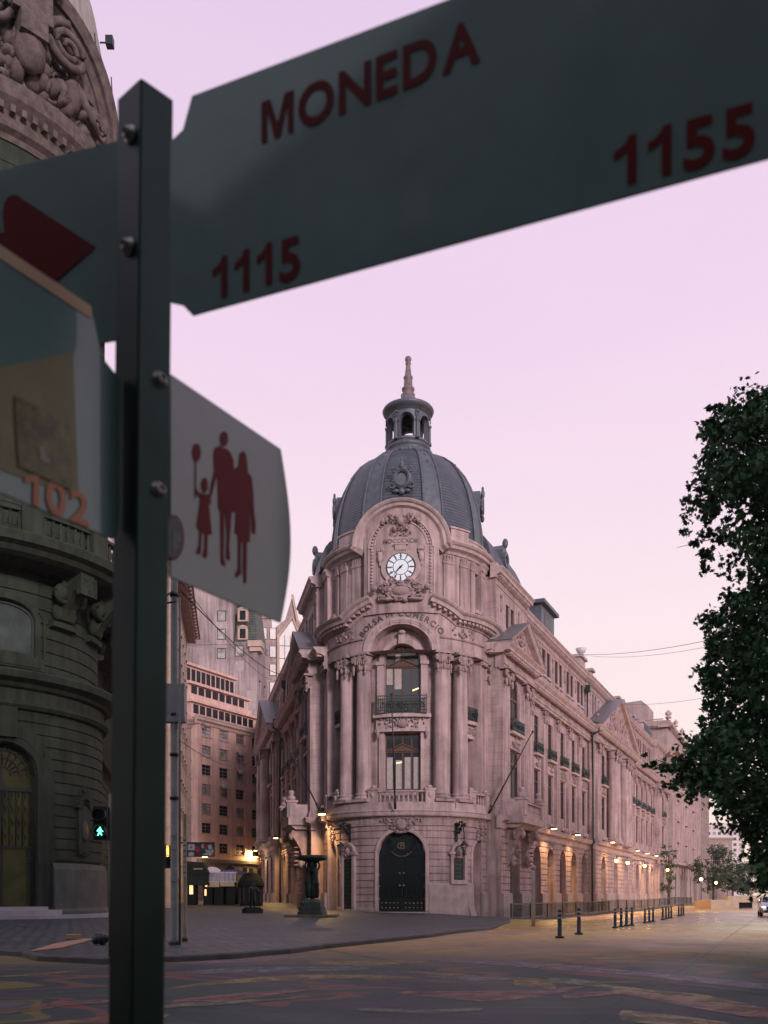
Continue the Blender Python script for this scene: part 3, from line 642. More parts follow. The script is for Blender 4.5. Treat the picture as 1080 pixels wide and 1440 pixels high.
for d_ in (0, 88, -88, 180):
    a = radians(d_); g = MB()
    g.sweep(arc(0, 0, .62, 0, 2*pi-.001, 22, .72), [(-.16,-.1),(.16,-.1),(.2,.1),(0,.28),(-.16,.15)]); g.prism([(-.85,-1.05),(.85,-1.05),(.95,-.3),(.8,.5),(.4,1.0),(0,1.45),(-.4,1.0),(-.8,.5),(-.95,-.3)], -1.9, -.06)
    for sg in (-1, 1): g.spiral(sg*.85, .1, -.6, .36, 1.5, sg, .1); g.spiral(sg*.62, .1, .72, .26, 1.5, -sg, .08); g.ball(sg*.5, .1, -1.1, .3, .15, .16)
    g.ball(0, .15, 1.1, .2, .2, .45); g.ball(0, .15, 1.62, .12, .12, .2); g.ball(0, .12, -1.15, .3, .2, .3); g.prism(circ(.5, 16), -.05, -.02)
    rr = 6.75; o = ob('lucarne', g.mesh('lucarne', LEAD), bolsa, T.pt(rr*sin(a), rr*cos(a), 37.2), T.rz+a)
g = MB(); g.lathe(0, 0, [(2.2,41.5),(2.3,41.9),(2.25,42.1),(1.95,42.25),(1.95,42.5),(2.1,42.6),(2.1,42.8),(1.85,42.95),(1.85,43.1),(1.3,43.15),(0,43.15)], 40)
g.lathe(0, 0, [(1.5,45.75),(1.95,45.75),(1.98,45.95),(2.15,46.0),(2.35,46.2),(2.4,46.35),(2.3,46.5),(1.95,46.65),(1.4,46.95),(.85,47.35),(.62,47.5),(0,47.5)], 40)
g.lathe(0, 0, [(1.5,45.75),(1.2,46.1),(0,46.3)], 24)
lan = T.part('lantern', g, mats=LEAD)
g = MB(1.9); opz = [((i-.5)*1.99-.68+.995, (i-.5)*1.99+.68+.995, 43.3, 45.4, True) for i in range(-2, 4)]
g.wall(-2.5*1.99, 3.5*1.99, 43.1, 45.8, 0, opz, depth=.4); g2 = MB(1.5); g2.wall(-2.5*1.571, 3.5*1.571, 43.1, 45.8, 0, [((o[0]+o[1])/2*1.5/1.9-.53, (o[0]+o[1])/2*1.5/1.9+.53, 43.3, 45.35, True) for o in opz], depth=.01)
o_ = len(g.v); g.v += g2.v; g.f += [[i+o_ for i in f] for f in g2.f]; g.mi += g2.mi; g.fs += g2.fs
for i in range(6):
    u = (i-.5)*1.99; g.lathe(u, .08, [(.2,43.1),(.2,43.3),(.14,43.4),(.13,44.7),(.2,44.8),(.2,44.95)], 8); g.spiral(u, .16, 45.3, .22, 1.3, 1, .05); g.ball(u, .1, 45.6, .22, .15, .12, 6)
    for q in (arc(u+.995, 44.72, .74, 0, pi, 12),): g.sweep(q, [(-.06,0),(.06,0),(.06,.1),(-.06,.1)])
ob('lantern_arcade', g.mesh('lantern_arcade', LEAD), lan)
g = MB(); g.lathe(0, 0, [(.75,47.3),(.72,47.6),(.55,47.75),(.5,48.3),(.6,48.4),(.6,48.55),(.42,48.65),(.38,49.4),(.44,49.5),(.44,49.62),(.32,49.7),(.22,50.6),(.2,50.75),(.27,50.85),(.27,50.92),(.17,51.0),(.28,51.15),(.31,51.33),(.22,51.5),(0,51.58)], 14)
for i in range(6): g.ball(.62*sin(i*pi/3), .62*cos(i*pi/3), 47.75, .13, .13, .25, 6)
ob('spire', g.mesh('spire', mat('zinc_spire', (.19,.14,.15), .6, var=.4, scale=3)), lan)
# ---- side wings
WZ = dict(cap0=20.6, cap1=21.9, ent=23.8, att=30.0, top=31.0)
PILM = {}
def wing(fr, sg, length, bays, pavs, piers):
    U = lambda s: sg*s
    def bx(mb, s0, s1, *a): a0, a1 = sorted((U(s0), U(s1))); mb.box(a0, a1, *a)
    def ex(mb, s0, s1, prof): a0, a1 = sorted((U(s0), U(s1))); mb.extr(prof, a0, a1)
    segs = []                                             # plain stretches between pavilions
    x = -.8
    for p in pavs: segs.append((x, p['s0'])); x = p['s1']
    segs.append((x, length)); segs = [s_ for s_ in segs if s_[1]-s_[0] > .5]
    gw, uw, aw = MB(), MB(), MB()
    def stretch(a, b, n, bs, hw, arched, attic_hw, pairs, an=None):
        an = n if an is None else an
        a0, a1 = sorted((U(a), U(b)))
        aops = [(U(s_)-1.55, U(s_)+1.55, -1.3, 6.7, True, .9) for s_ in bs]
        gw.wall(a0, a1, -1.8, 7.5, n+.15, aops, course=.607)
        uops = []
        for s_ in bs: uops += [(U(s_)-hw, U(s_)+hw, 10.5, 14.9, 0), (U(s_)-hw, U(s_)+hw, 16.9, 22.0 if arched else 20.8, arched)]
        uw.wall(a0, a1, 8.6, 22.2, n, uops, depth=.14)
        at_ops = []
        for s_ in bs:
            for q in pairs: at_ops.append((U(s_)+q-attic_hw, U(s_)+q+attic_hw, 26.4 if not arched else 26.3, 29.1 if not arched else 28.5, 0))
        aw.wall(a0, a1, 23.6, 30.2, an-.35, at_ops, depth=.15)
        return aops, uops, at_ops
    rec = []
    for a, b in segs: bs = [s_ for s_ in bays if a < s_ < b]; rec.append((a, b, 0, bs, False, 0)); stretch(a, b, 0, bs, 1.15, False, .8, (-1.05, 1.05))
    for p in pavs: rec.append((p['s0'], p['s1'], p['n'], p['bays'], p.get('arched', False), p.get('an', p['n']))); stretch(p['s0'], p['s1'], p['n'], p['bays'], p['hw'], p.get('arched', False), .55, (-.8, .8), p.get('an'))
    for mb in (gw, uw, aw):                               # returns of the pavilions
        for p in pavs:
            for s_ in (p['s0'], p['s1']):
                z0, z1, dn_ = (-1.8, 8.6, .15) if mb is gw else (8.6, 23.6, 0) if mb is uw else (23.6, 30.2, -.35); pn_ = p.get('an', p['n']) if mb is aw else p['n']
                mb.add([(U(s_), dn_, z0), (U(s_), pn_+dn_, z0), (U(s_), pn_+dn_, z1), (U(s_), dn_, z1)], [(0,1,2,3)])
    for mb, z0, z1 in ((gw, -1.8, 7.5), (uw, 8.6, 22.2), (aw, 23.6, 30.2)): mb.add([(U(length), 0, z0), (U(length), -14, z0), (U(length), -14, z1), (U(length), 0, z1)], [(0,1,2,3)])
    fr.part('ground_storey', gw, mats=STONE); fr.part('wall', uw, mats=ASHLAR); fr.part('attic_storey', aw, mats=ASHLAR)
    led, ent, cor, top, car, den, pl = MB(), MB(), MB(), MB(), MB(), MB(), MB()
    for a, b, n, bs, ar, an in rec:
        e = .0 if n == 0 else .28
        ex(led, a-e, b+e, [(n-.2,7.5),(n+.22,7.5),(n+.22,8.0),(n+.34,8.1),(n+.66,8.2),(n+.7,8.5),(n+.76,8.6),(n+.76,8.68),(n-.2,8.68)])
        ex(ent, a-e*.5, b+e*.5, [(n-.4,21.9),(n+.42,21.9),(n+.42,22.2),(n+.5,22.22),(n+.5,22.5),(n+.4,22.52),(n+.4,23.1),(n-.4,23.1)])
        ex(cor, a-e*2.5, b+e*2.5, [(n-.5,23.1),(n+.5,23.1),(n+.6,23.22),(n+1.1,23.3),(n+1.15,23.5),(n+1.25,23.62),(n+1.4,23.8),(n+1.4,23.86),(n-.5,23.95)])
        ex(top, a-e, b+e, [(an-.8,30.0),(an-.25,30.0),(an-.2,30.2),(an+.2,30.35),(an+.25,30.6),(an+.42,30.8),(an+.42,30.9),(an-.2,31.0),(an-.2,31.3),(an-.8,31.3)])
        ex(top, a, b, [(an-.38,29.4),(an-.3,29.4),(an-.24,29.5),(an-.38,29.6)])
        den = MB(); den2 = MB(); s_ = a+.35
        while s_ < b: bx(den, s_-.14, s_+.14, n+.5, n+1.05, 23.05, 23.29); s_ += .62
        s_ = a+.2
        while s_ < b: bx(den2, s_-.08, s_+.08, an-.2, an+.12, 30.12, 30.33); s_ += .5
        fr.part('dentil_moulding', den, mats=STONE2, split=False); fr.part('dentil_moulding', den2, mats=STONE2, split=False)
        # ground piers, swags in the frieze
        xs = sorted(bs); eds = [a]+[q for s2 in xs for q in (s2-1.55, s2+1.55)]+[b]
        for i in range(0, len(eds), 2):
            if eds[i+1]-eds[i] > .3: bx(pl, eds[i]+.002, eds[i+1]-.002, n+.15, n+.38, -1.8, 1.55); bx(pl, eds[i]+.02, eds[i+1]-.02, n+.15, n+.3, 1.55, 1.66)
        for s2 in xs:
            c = U(s2); hw_ = 1.15 if not ar else 1.58
            relief(car, c-.55, c+.55, n+.3, 6.55, 7.4, .2, 7, int(s2*7)); relief(car, c-1.1, c+1.1, n+.25, 15.2, 16.2, .14, 9, int(s2*3)); relief(car, c-1.0, c+1.0, n+.42, 22.6, 23.05, .1, 8, int(s2*5))
            led.box(c-hw_-.28, c+hw_+.28, n, n+.22, 15.0, 15.2); led.box(c-hw_-.18, c+hw_+.18, n, n+.16, 15.2, 16.3); led.box(c-hw_-.35, c+hw_+.35, n, n+.6, 16.35, 16.6)
            for q in (-1, 1): led.box(c+q*(hw_+.16)-.13, c+q*(hw_+.16)+.13, n, n+.14, 9.3, 20.8); led.box(c+q*1.05-.85, c+q*1.05+.85, n-.35, n-.2, 26.0, 26.25) if not ar else None
            led.box(c-hw_-.2, c+hw_+.2, n, n+.5, 9.0, 9.4)
            for q in (-.7, 0, .7): car.ball(c+q, n+.5, 8.95, .14, .14, .28, 6)
            for q in (-2.9, 2.9):
                if a < s2+q*sg*sg < b: car.ball(U(s2+q), an-.3, 28.0, .22, .12, .7, 6); car.ball(U(s2+q), an-.28, 28.8, .3, .12, .22, 6)
    fr.part('ledge', led, mats=STONE2); fr.part('entablature', ent, mats=STONE); fr.part('main_cornice', cor, mats=STONE2); fr.part('roof_cornice', top, mats=STONE2)
    fr.part('carving', car, mats=CARVE); fr.part('pier_base', pl, mats=BASE)
    # pilasters, windows, railings
    for wd in (1.25, 2.2):
        if wd not in PILM:
            m = MB(); m.box(-wd/2, wd/2, 0, .28, .5, 12.1); m.box(-wd/2-.14, wd/2+.14, 0, .42, 0, .3); m.extr([(0,.3),(.38,.3),(.34,.42),(.36,.5),(0,.5)], -wd/2-.08, wd/2+.08)
            cp = capital(wd*.42, 1.3, True); PILM[wd] = (m.mesh('pilaster', ASHLAR), cp.mesh('capital', CARVE))
    for s_, n_, wd in piers:
        o = fr.part('pilaster', PILM[wd][0], U(s_), n_, 8.68); ob('capital', PILM[wd][1], o, (0, -.2, 11.95))
    for a, b, n, bs, ar, an in rec:
        for s_ in bs:
            w_ = 2.3 if not ar else 3.1
            if n == 0 or ar or True:
                put_window(fr, 'window', U(s_), n-.1, 10.5, w_, 4.4, False, 2, 1, 3.2, gm=GLASSD); put_window(fr, 'arched_window' if ar else 'window', U(s_), n-.1, 16.9, w_, 5.1 if ar else 3.9, ar, 2, 1, 2.9, gm=GLASSD)
                if w_ not in RAIL: RAIL[w_] = balcony_rail(w_+.5, .5).mesh('balcony_railing', GIRON)
                fr.part('balcony_railing', RAIL[w_], U(s_), n+.02, 16.6)
            fr.part('arch_window' if False else 'shop_window', SHOPW[0], U(s_), n-.7, -1.2)
        for s_ in bs:
            for q in ((-1.05, 1.05) if not (n > 0) else (-.8, .8)):
                put_window(fr, 'attic_window', U(s_)+q, (n if not n in (.9,) else .12)-.47, 26.4 if not ar else 26.3, 1.6 if n == 0 else 1.1, 2.7 if not ar else 2.2, False, 2, 1, None, gm=GLASSD)
RAIL = {}
f_, p_ = window_mb(3.1, 7.9, True, 2, 3, 5.9); SHOPW = [None]
f_.m = 1; 
_o = len(f_.v); f_.v += p_.v; f_.f += [[i+_o for i in q] for q in p_.f]; f_.mi += [1]*len(p_.f); f_.fs += p_.fs; SHOPW[0] = f_.mesh('shop_window', [IRON, GLASSD])
def pil(lst, n, wd): return [(s_, n, wd) for s_ in lst]
RB = [18.1+5.87*i for i in range(5)]; RB2 = [78.5+5.6*i for i in range(5)]
pavA = dict(s0=.6, s1=10.8, n=1.4, bays=[5.0], hw=1.58, arched=True); pavB = dict(s0=44.5, s1=73.5, n=.9, an=.15, bays=[49.8, 58.9, 68], hw=1.3)
pavC = dict(s0=104, s1=116, n=.9, bays=[110], hw=1.58, arched=True)
wing(FR, 1, 116, RB+RB2, [pavA, pavB, pavC], pil([12.2]+[15.2+5.87*i for i in range(5)]+[75.7]+[78.5+2.8+5.6*i for i in range(5)], 0, 1.25)+pil([1.75, 8.7], 1.4, 2.2)+pil([46.2, 71.9], .9, 2.2)+pil([105.5, 114.5], .9, 2.2))
LB = [18.1+5.87*i for i in range(4)]; LB2 = [64.5, 70, 75.5]
pavBL = dict(s0=39.5, s1=61.5, n=.9, an=.1, bays=[44, 50.5, 57], hw=1.3)
wing(FL, -1, 79, LB+LB2, [dict(pavA, s0=1.6, n=1.1, bays=[5.6]), pavBL], pil([12.2]+[15.2+5.87*i for i in range(4)]+[37.6, 62.3, 67.2, 72.8, 78], 0, 1.25)+pil([2.6, 8.9], 1.1, 2.2)+pil([40.8, 60.2], .9, 1.25))
C2M = column_mb(.72, 12.0).mesh('column', STONE); CP2M = capital(.66, 1.3).mesh('capital', CARVE)
for fr, sg, ss in ((FR, 1, (53.2, 55.6, 62.2, 64.6)), (FL, -1, (47.2, 53.8))):
    for s_ in ss: o = fr.part('column', C2M, sg*s_, 1.7, 8.68); ob('capital', CP2M, o, (0, 0, 11.95))
def pediment(fr, sg, s0, s1, n, h, seed, d=1.35):
    c = sg*(s0+s1)/2; W = (s1-s0)/2; z = 23.9; g = MB()
    g.prism([(c-W+.6, z), (c+W-.6, z), (c, z+h-.35)], n-.6, n+.45)
    ln = math.hypot(W, h)
    for q in (-1, 1):
        path = [(c-W, z), (c, z+h)] if q < 0 else [(c, z+h), (c+W, z)]
        g.sweep(path, [(-.42,n-.6),(-.42,n+.5),(-.25,n+.62),(-.15,n+1.15),(.1,n+d),(.16,n+d),(.16,n-.6)])
    o = fr.part('pediment', g, mats=STONE2)
    g = MB()
    for q in (-1, 1):
        e = .2; path = [(c-W-.1, z+e), (c, z+h+e)] if q < 0 else [(c, z+h+e), (c+W+.1, z+e)]
        g.sweep(path, [(-.03,n-1.6),(-.03,n+d+.05),(.03,n+d+.05),(.03,n-1.6)])
    ob('pediment_roof', g.mesh('pediment_roof', LEADP), o)
    g = MB(); relief(g, c-W*.8, c+W*.8, n+.45, z+.2, z+h*.95, .3, int(24*W/4), seed, shape=lambda x, zz: x+zz < .85); ob('tympanum_carving', g.mesh('tympanum_carving', CARVE), o)
pediment(FR, 1, -.1, 11.5, 1.4, 3.0, 5); pediment(FR, 1, 43.6, 74.4, .9, 6.1, 6); pediment(FL, -1, 1.0, 11.5, 1.1, 3.0, 7); pediment(FL, -1, 38.8, 62.2, .9, 5.4, 8)
# balconies of the first pavilions, with consoles
for fr, sg in ((FR, 1), (FL, -1)):
    g = MB(); c = sg*(5.2 if sg > 0 else 5.8)
    g.box(c-3.6, c+3.6, 1.4, 3.3, 8.0, 8.7); g.extr([(1.4,7.6),(2.6,7.6),(3.1,8.0),(1.4,8.0)], c-3.3, c+3.3); g.box(c-2.5, c+2.5, 2.95, 3.25, 8.7, 8.9); balustrade(g, c-2.5, c+2.5, 3.1, 8.9, 1.0)
    for q in (-1, 1):
        g.box(c+q*2.95-.45, c+q*2.95+.45, 2.5, 3.4, 8.7, 10.1); g.box(c+q*2.95-.55, c+q*2.95+.55, 2.4, 3.5, 10.1, 10.3); g.lathe(c+q*2.95, 2.95, [(.3,10.3),(.42,10.45),(.35,10.7),(.15,10.8),(.28,11.0),(.25,11.2),(0,11.3)], 12)
        g.box(c+q*3.5-.1, c+q*3.5+.1, 1.4, 3.2, 8.7, 9.9)
    o = fr.part('balcony', g, mats=STONE2)
    for q in (-1, 1):
        g = MB()
        pts = [(c+q*2.4, 1.6+1.4*sin(t*.28), 7.6-4.6*(t/10)**1.2*.75) for t in range(11)]
        g.extr([(1.45,7.6),(2.9,7.6),(2.95,7.1),(2.5,6.5),(2.1,5.8),(1.9,5.0),(1.75,4.2),(1.45,4.0)], c+q*2.4-.42, c+q*2.4+.42); g.spiral(c+q*2.4-.48, 2.3, 6.9, .4, 2, 1, .1); g.ball(c+q*2.4, 2.9, 7.0, .4, .3, .4); g.ball(c+q*2.4, 2.0, 4.6, .38, .35, .6); relief(g, c+q*2.4-.4, c+q*2.4+.4, 2.4, 4.2, 7, .3, 12, 3)
        ob('console', g.mesh('console', CARVE), o)
# roofs: slab, mansard, small domes, dormer, chimneys
g = MB(); pr = [FR.w+dR*s_-nR*1.2-C0 for s_ in (0, 116)]; plf = [FL.w+dL*s_-nL*1.2-C0 for s_ in (79, 0)]
pts = [pr[0], pr[1], plf[0], plf[1]]; g.v = [(p.x, p.y, z) for z in (30.4, 31.1) for p in pts]; g.f = [[0,1,2,3],[4,5,6,7],[0,1,5,4],[1,2,6,5],[2,3,7,6],[3,0,4,7]]; g.mi = [0]*6; g.fs = [False]*6
ob('flat_roof', g.mesh('flat_roof', LEAD), bolsa)
for fr, sg in ((FR, 1), (FL, -1)):
    g = MB(); Wd = 5.3; vs = []; ring = []
    for t in range(9):
        q = t/8; k_ = cos(q*pi/2)*.82+.18; z_ = 31.2+(4.6)*sin(q*pi/2)
        c_ = sg*5.9; vs += [(c_-Wd*k_, -4.0+4.6*k_, z_), (c_+Wd*k_, -4.0+4.6*k_, z_), (c_+Wd*k_, -4.0-4.6*k_, z_), (c_-Wd*k_, -4.0-4.6*k_, z_)]
    fs = [(i*4+j, i*4+(j+1) % 4, i*4+4+(j+1) % 4, i*4+4+j) for i in range(8) for j in range(4)]+[(32, 33, 34, 35)]
    g.add(vs, fs); mr_ = fr.part('mansard_dome', g, mats=SLATE)
    g = MB(); g.sweep(arc(sg*5.9, 33.4, .6, 0, 2*pi-.01, 18), [(-.15,-.2),(.15,-.2),(.15,.5),(-.15,.5)]); g.prism([(sg*5.9-.9,32.2),(sg*5.9+.9,32.2),(sg*5.9+.8,34.2),(sg*5.9,34.9),(sg*5.9-.8,34.2)], -1.2, .3); g.ball(sg*5.9, .3, 35.0, .25, .3, .5)
    ob('lucarne', g.mesh('lucarne', LEAD), mr_)
g = MB(); g.prism([(25,31.0),(31,31.0),(31,35.0),(25,35.0)], -6.5, -1.2); g.box(24.5, 31.5, -7, -.7, 35.0, 35.4); o = FR.part('dormer', g, mats=LEAD); g = MB(); g.box(26.4, 29.6, -1.2, -1.17, 32.3, 34.3); ob('pane', g.mesh('pane', GLASSD), o)
g = MB()
for s_, w_, z_ in ((46, 1.6, 33.4), (52, .7, 33.0), (98, .8, 33.6), (73, .7, 33.2)): g.box(s_-w_, s_+w_, -4.5, -1.0, 31.0, z_); g.box(s_-w_-.25, s_+w_+.25, -4.7, -.7, z_, z_+.35)
FR.part('chimney', g, mats=STONE2)
g = MB(); g.lathe(45.0, -1.0, [(.05,33.7),(.55,34.1),(.75,34.6)], 12); FR.part('satellite_dish', g, mats=mat('white_dish', (.6,.6,.6), .5))
g = MB(); g.lathe(103, -3.6, [(3.6,31.0),(3.5,32.2),(3.1,33.4),(2.3,34.4),(1.2,35.1),(.3,35.4),(.25,35.9),(0,36.0)], 24); FR.part('end_dome', g, mats=SLATE)
g = MB()
for fr_, s_ in (): pass
for s_ in (3.2, 11.4, 30, 38, 60, 90): g.tube([(s_, -3, 31), (s_, -3, 33.2)], .05, 5)
FR.part('roof_rod', g, mats=IRON)
# solid core behind the windows
g = MB(); pr = [FR.w+dR*s_-nR*2.3-C0 for s_ in (-1, 115.5)]; plf = [FL.w+dL*s_-nL*2.3-C0 for s_ in (78.5, -1)]
pts = [pr[0], pr[1], plf[0], plf[1]]; g.v = [(p.x, p.y, z) for z in (-1.8, 30.5) for p in pts]; g.f = [[0,1,2,3],[4,5,6,7],[0,1,5,4],[1,2,6,5],[2,3,7,6],[3,0,4,7]]; g.mi = [0]*6; g.fs = [False]*6
ob('inner_wall', g.mesh('inner_wall', GIRON), bolsa)
g = MB(); g.lathe(0, 0, [(5.7,-1.7),(5.7,30.3)], 32); T.part('inner_wall', g, mats=GIRON)
g = MB()
for fr in (FR, FL):
    m_ = MB(); sg = 1 if fr is FR else -1; a, b2_ = sorted((sg*-.8, sg*1.5)); m_.box(a, b2_, -1.9, .1, -1.8, 30.2); fr.part('joint_wall', m_, mats=STONE)
# downpipes
for fr, s_, n_ in ((FR, 43.8, .75), (FL, -36.8, .6), (FR, 74.8, .6)):
    g = MB(); g.tube([(s_, n_, -.8), (s_, n_, 8.0), (s_, n_+.25, 8.4), (s_, n_+.1, 9.2), (s_, n_, 22.6), (s_, n_+.9, 23.2), (s_, n_+.9, 24.2), (s_, .1, 24.6), (s_, .1, 28.6)], .13, 6); g.box(s_-.35, s_+.35, -.1, .5, 28.4, 29.3); fr.part('downpipe', g, mats=GIRON)
# flood lamps on the ledge
for s_, n_ in ((21.0, 1.15), (32.8, 1.15), (50.5, 2.05), (62, 2.05), (77, 1.15), (88, 1.15), (99, 1.15)): flood(FR, s_, n_, 8.75, power=1500)
for s_ in (16.2, 35, 51, 70): flood(FL, -s_, 1.2, 8.75, power=1200)
a = radians(-61); flood(Frame(bolsa, T.w+Vector((0, 0, 0)), T.rz+a), 0, R0+1.0, 8.7, power=1200)
# ================================================================ ground: street, pavement
def ramp_mat():
    m = bpy.data.materials.new('painted_asphalt'); m.use_nodes = True; t = m.node_tree; N = t.nodes; L = t.links; b = N['Principled BSDF']
    g = N.new('ShaderNodeNewGeometry')
    def noise(sc, det, scale3=(1,1,1), w=None, dist=0):
        mp = N.new('ShaderNodeMapping'); mp.inputs['Scale'].default_value = scale3; L.new(w or g.outputs['Position'], mp.inputs[0])
        n = N.new('ShaderNodeTexNoise'); n.inputs['Scale'].default_value = sc; n.inputs['Detail'].default_value = det; n.inputs['Distortion'].default_value = dist; L.new(mp.outputs[0], n.inputs[0]); return n
    def ramp(src, st, const=False):
        r = N.new('ShaderNodeValToRGB'); e = r.color_ramp.elements
        while len(e) < len(st): e.new(.5)
        for q, (p, c) in zip(e, st): q.position = p; q.color = (*c, 1)
        if const: r.color_ramp.interpolation = 'CONSTANT'
        L.new(src, r.inputs[0]); return r
    def mix(f, a, c, bt='MIX'):
        x = N.new('ShaderNodeMix'); x.data_type = 'RGBA'; x.blend_type = bt
        if isinstance(f, (int, float)): x.inputs[0].default_value = f
        else: L.new(f, x.inputs[0])
        L.new(a, x.inputs[6]); L.new(c, x.inputs[7]); return x.outputs[2]
    base = ramp(noise(.35, 8).outputs[0], [(.3, (.018,.034,.032)), (.55, (.028,.046,.043)), (.75, (.05,.062,.058))])
    # faded mural colours over the crossing, olive and ochre wash further up, rose beyond, with wet sheen put into both
    near = ramp(noise(.16, 2, (.8, 1.6, 1), dist=1.4).outputs[0], [(0, (.022,.040,.038)), (.36, (.03,.055,.045)), (.42, (.045,.045,.06)), (.46, (.024,.042,.042)), (.53, (.13,.055,.045)), (.58, (.026,.042,.042)), (.64, (.13,.115,.03)), (.68, (.045,.07,.05)), (.74, (.09,.08,.10))], True)
    far = ramp(noise(.055, 4, (1, .6, 1), dist=.6).outputs[0], [(.30, (.44,.42,.08)), (.46, (.62,.40,.09)), (.54, (.46,.29,.16)), (.66, (.54,.28,.29))])
    sp = N.new('ShaderNodeSeparateXYZ'); L.new(g.outputs['Position'], sp.inputs[0])
    # boundary between the crossing and the street runs roughly along Y = 25
    ma = N.new('ShaderNodeMath'); ma.operation = 'MULTIPLY_ADD'; L.new(noise(.12, 3).outputs[0], ma.inputs[0]); ma.inputs[1].default_value = 9; L.new(sp.outputs['Y'], ma.inputs[2])
    mr = N.new('ShaderNodeMapRange'); mr.inputs[1].default_value = 23; mr.inputs[2].default_value = 40; L.new(ma.outputs[0], mr.inputs[0])
    c = mix(mr.outputs[0], near.outputs[0], far.outputs[0])
    wear = ramp(noise(1.3, 9).outputs[0], [(.44, (0,0,0)), (.72, (.5,.5,.5))])
    c = mix(wear.outputs[0], c, base.outputs[0]); 
    spots = ramp(noise(6, 3).outputs[0], [(.30, (.45,.45,.45)), (.40, (1,1,1))]); c = mix(.45, c, spots.outputs[0], 'MULTIPLY')
    mp = N.new('ShaderNodeMapping'); mp.inputs['Rotation'].default_value = (0, 0, radians(24)); L.new(g.outputs['Position'], mp.inputs[0])
    br = N.new('ShaderNodeTexBrick'); br.inputs['Scale'].default_value = .22; br.inputs['Mortar Size'].default_value = .006; br.inputs['Color1'].default_value = (1,1,1,1); br.inputs['Color2'].default_value = (.93,.93,.93,1); br.inputs['Mortar'].default_value = (.35,.35,.35,1); L.new(mp.outputs[0], br.inputs[0])
    c = mix(.4, c, br.outputs[0], 'MULTIPLY')
    L.new(c, b.inputs['Base Color'])
    ro = ramp(noise(.4, 5, (1, .5, 1)).outputs[0], [(.3, (.17,.17,.17)), (.7, (.38,.38,.38))]); rn = N.new('ShaderNodeMapRange'); rn.inputs[1].default_value = 22; rn.inputs[2].default_value = 42; rn.inputs[3].default_value = .34; rn.inputs[4].default_value = 0; L.new(sp.outputs['Y'], rn.inputs[0]); ra = N.new('ShaderNodeMath'); L.new(ro.outputs[0], ra.inputs[0]); L.new(rn.outputs[0], ra.inputs[1]); L.new(ra.outputs[0], b.inputs['Roughness']); rs = N.new('ShaderNodeMapRange'); rs.inputs[1].default_value = 20; rs.inputs[2].default_value = 45; rs.inputs[3].default_value = .22; rs.inputs[4].default_value = .36; L.new(sp.outputs['Y'], rs.inputs[0]); L.new(rs.outputs[0], b.inputs['Specular IOR Level'])
    bp = N.new('ShaderNodeBump'); bp.inputs['Strength'].default_value = .5; bp.inputs['Distance'].default_value = .02; L.new(noise(3, 9).outputs[0], bp.inputs['Height']); L.new(bp.outputs[0], b.inputs['Normal'])
    return m
def setts():
    m = bpy.data.materials.new('cobble_setts'); m.use_nodes = True; t = m.node_tree; N = t.nodes; L = t.links; b = N['Principled BSDF']
    g = N.new('ShaderNodeNewGeometry'); mp = N.new('ShaderNodeMapping'); mp.inputs['Rotation'].default_value = (0, 0, radians(12)); L.new(g.outputs['Position'], mp.inputs[0])
    n0 = N.new('ShaderNodeTexNoise'); n0.inputs['Scale'].default_value = .5; L.new(mp.outputs[0], n0.inputs[0])
    va = N.new('ShaderNodeVectorMath'); va.operation = 'MULTIPLY_ADD'; L.new(n0.outputs['Color'], va.inputs[0]); va.inputs[1].default_value = (.5,.5,0); L.new(mp.outputs[0], va.inputs[2])
    br = N.new('ShaderNodeTexBrick'); br.inputs['Scale'].default_value = .95; br.inputs['Mortar Size'].default_value = .05; br.inputs['Brick Width'].default_value = .5; br.inputs['Row Height'].default_value = .42
    br.inputs['Color1'].default_value = (.085,.108,.108,1); br.inputs['Color2'].default_value = (.042,.058,.060,1); br.inputs['Mortar'].default_value = (.012,.014,.014,1); L.new(va.outputs[0], br.inputs[0])
    n = N.new('ShaderNodeTexNoise'); n.inputs['Scale'].default_value = .6; n.inputs['Detail'].default_value = 6; L.new(g.outputs['Position'], n.inputs[0])
    r = N.new('ShaderNodeValToRGB'); r.color_ramp.elements[0].position = .3; r.color_ramp.elements[0].color = (.6,.6,.62,1); r.color_ramp.elements[1].position = .7; r.color_ramp.elements[1].color = (1.2,1.15,1.18,1); L.new(n.outputs[0], r.inputs[0])
    x = N.new('ShaderNodeMix'); x.data_type = 'RGBA'; x.blend_type = 'MULTIPLY'; x.inputs[0].default_value = 1; L.new(br.outputs[0], x.inputs[6]); L.new(r.outputs[0], x.inputs[7]); L.new(x.outputs[2], b.inputs['Base Color'])
    b.inputs['Roughness'].default_value = .5
    bp = N.new('ShaderNodeBump'); bp.inputs['Strength'].default_value = .9; bp.inputs['Distance'].default_value = .05; L.new(br.outputs['Fac'], bp.inputs['Height']); bp.invert = True
    n4 = N.new('ShaderNodeTexNoise'); n4.inputs['Scale'].default_value = 4; L.new(g.outputs['Position'], n4.inputs[0])
    b4 = N.new('ShaderNodeBump'); b4.inputs['Strength'].default_value = .6; b4.inputs['Distance'].default_value = .06; L.new(n4.outputs[0], b4.inputs['Height']); L.new(b4.outputs[0], bp.inputs['Normal']); L.new(bp.outputs[0], b.inputs['Normal'])
    return m
ROADM = ramp_mat(); SETTS = setts(); KERBM = mat('kerb_stone', (.07,.07,.068), .7, var=.4, scale=2)
def axis(vals):
    r = []
    for a, b, st in vals:
        x = a
        while x < b-1e-6: r.append(x); x += st
    r.append(vals[-1][1]); return r
XS = axis([(-900,-200,100),(-200,-60,20),(-60,-24,4),(-24,40,1.5),(40,120,5),(120,240,20),(240,900,110)]); YS = axis([(-150,-20,20),(-20,0,4),(0,100,1.5),(100,220,6),(220,400,20),(400,1600,200)])
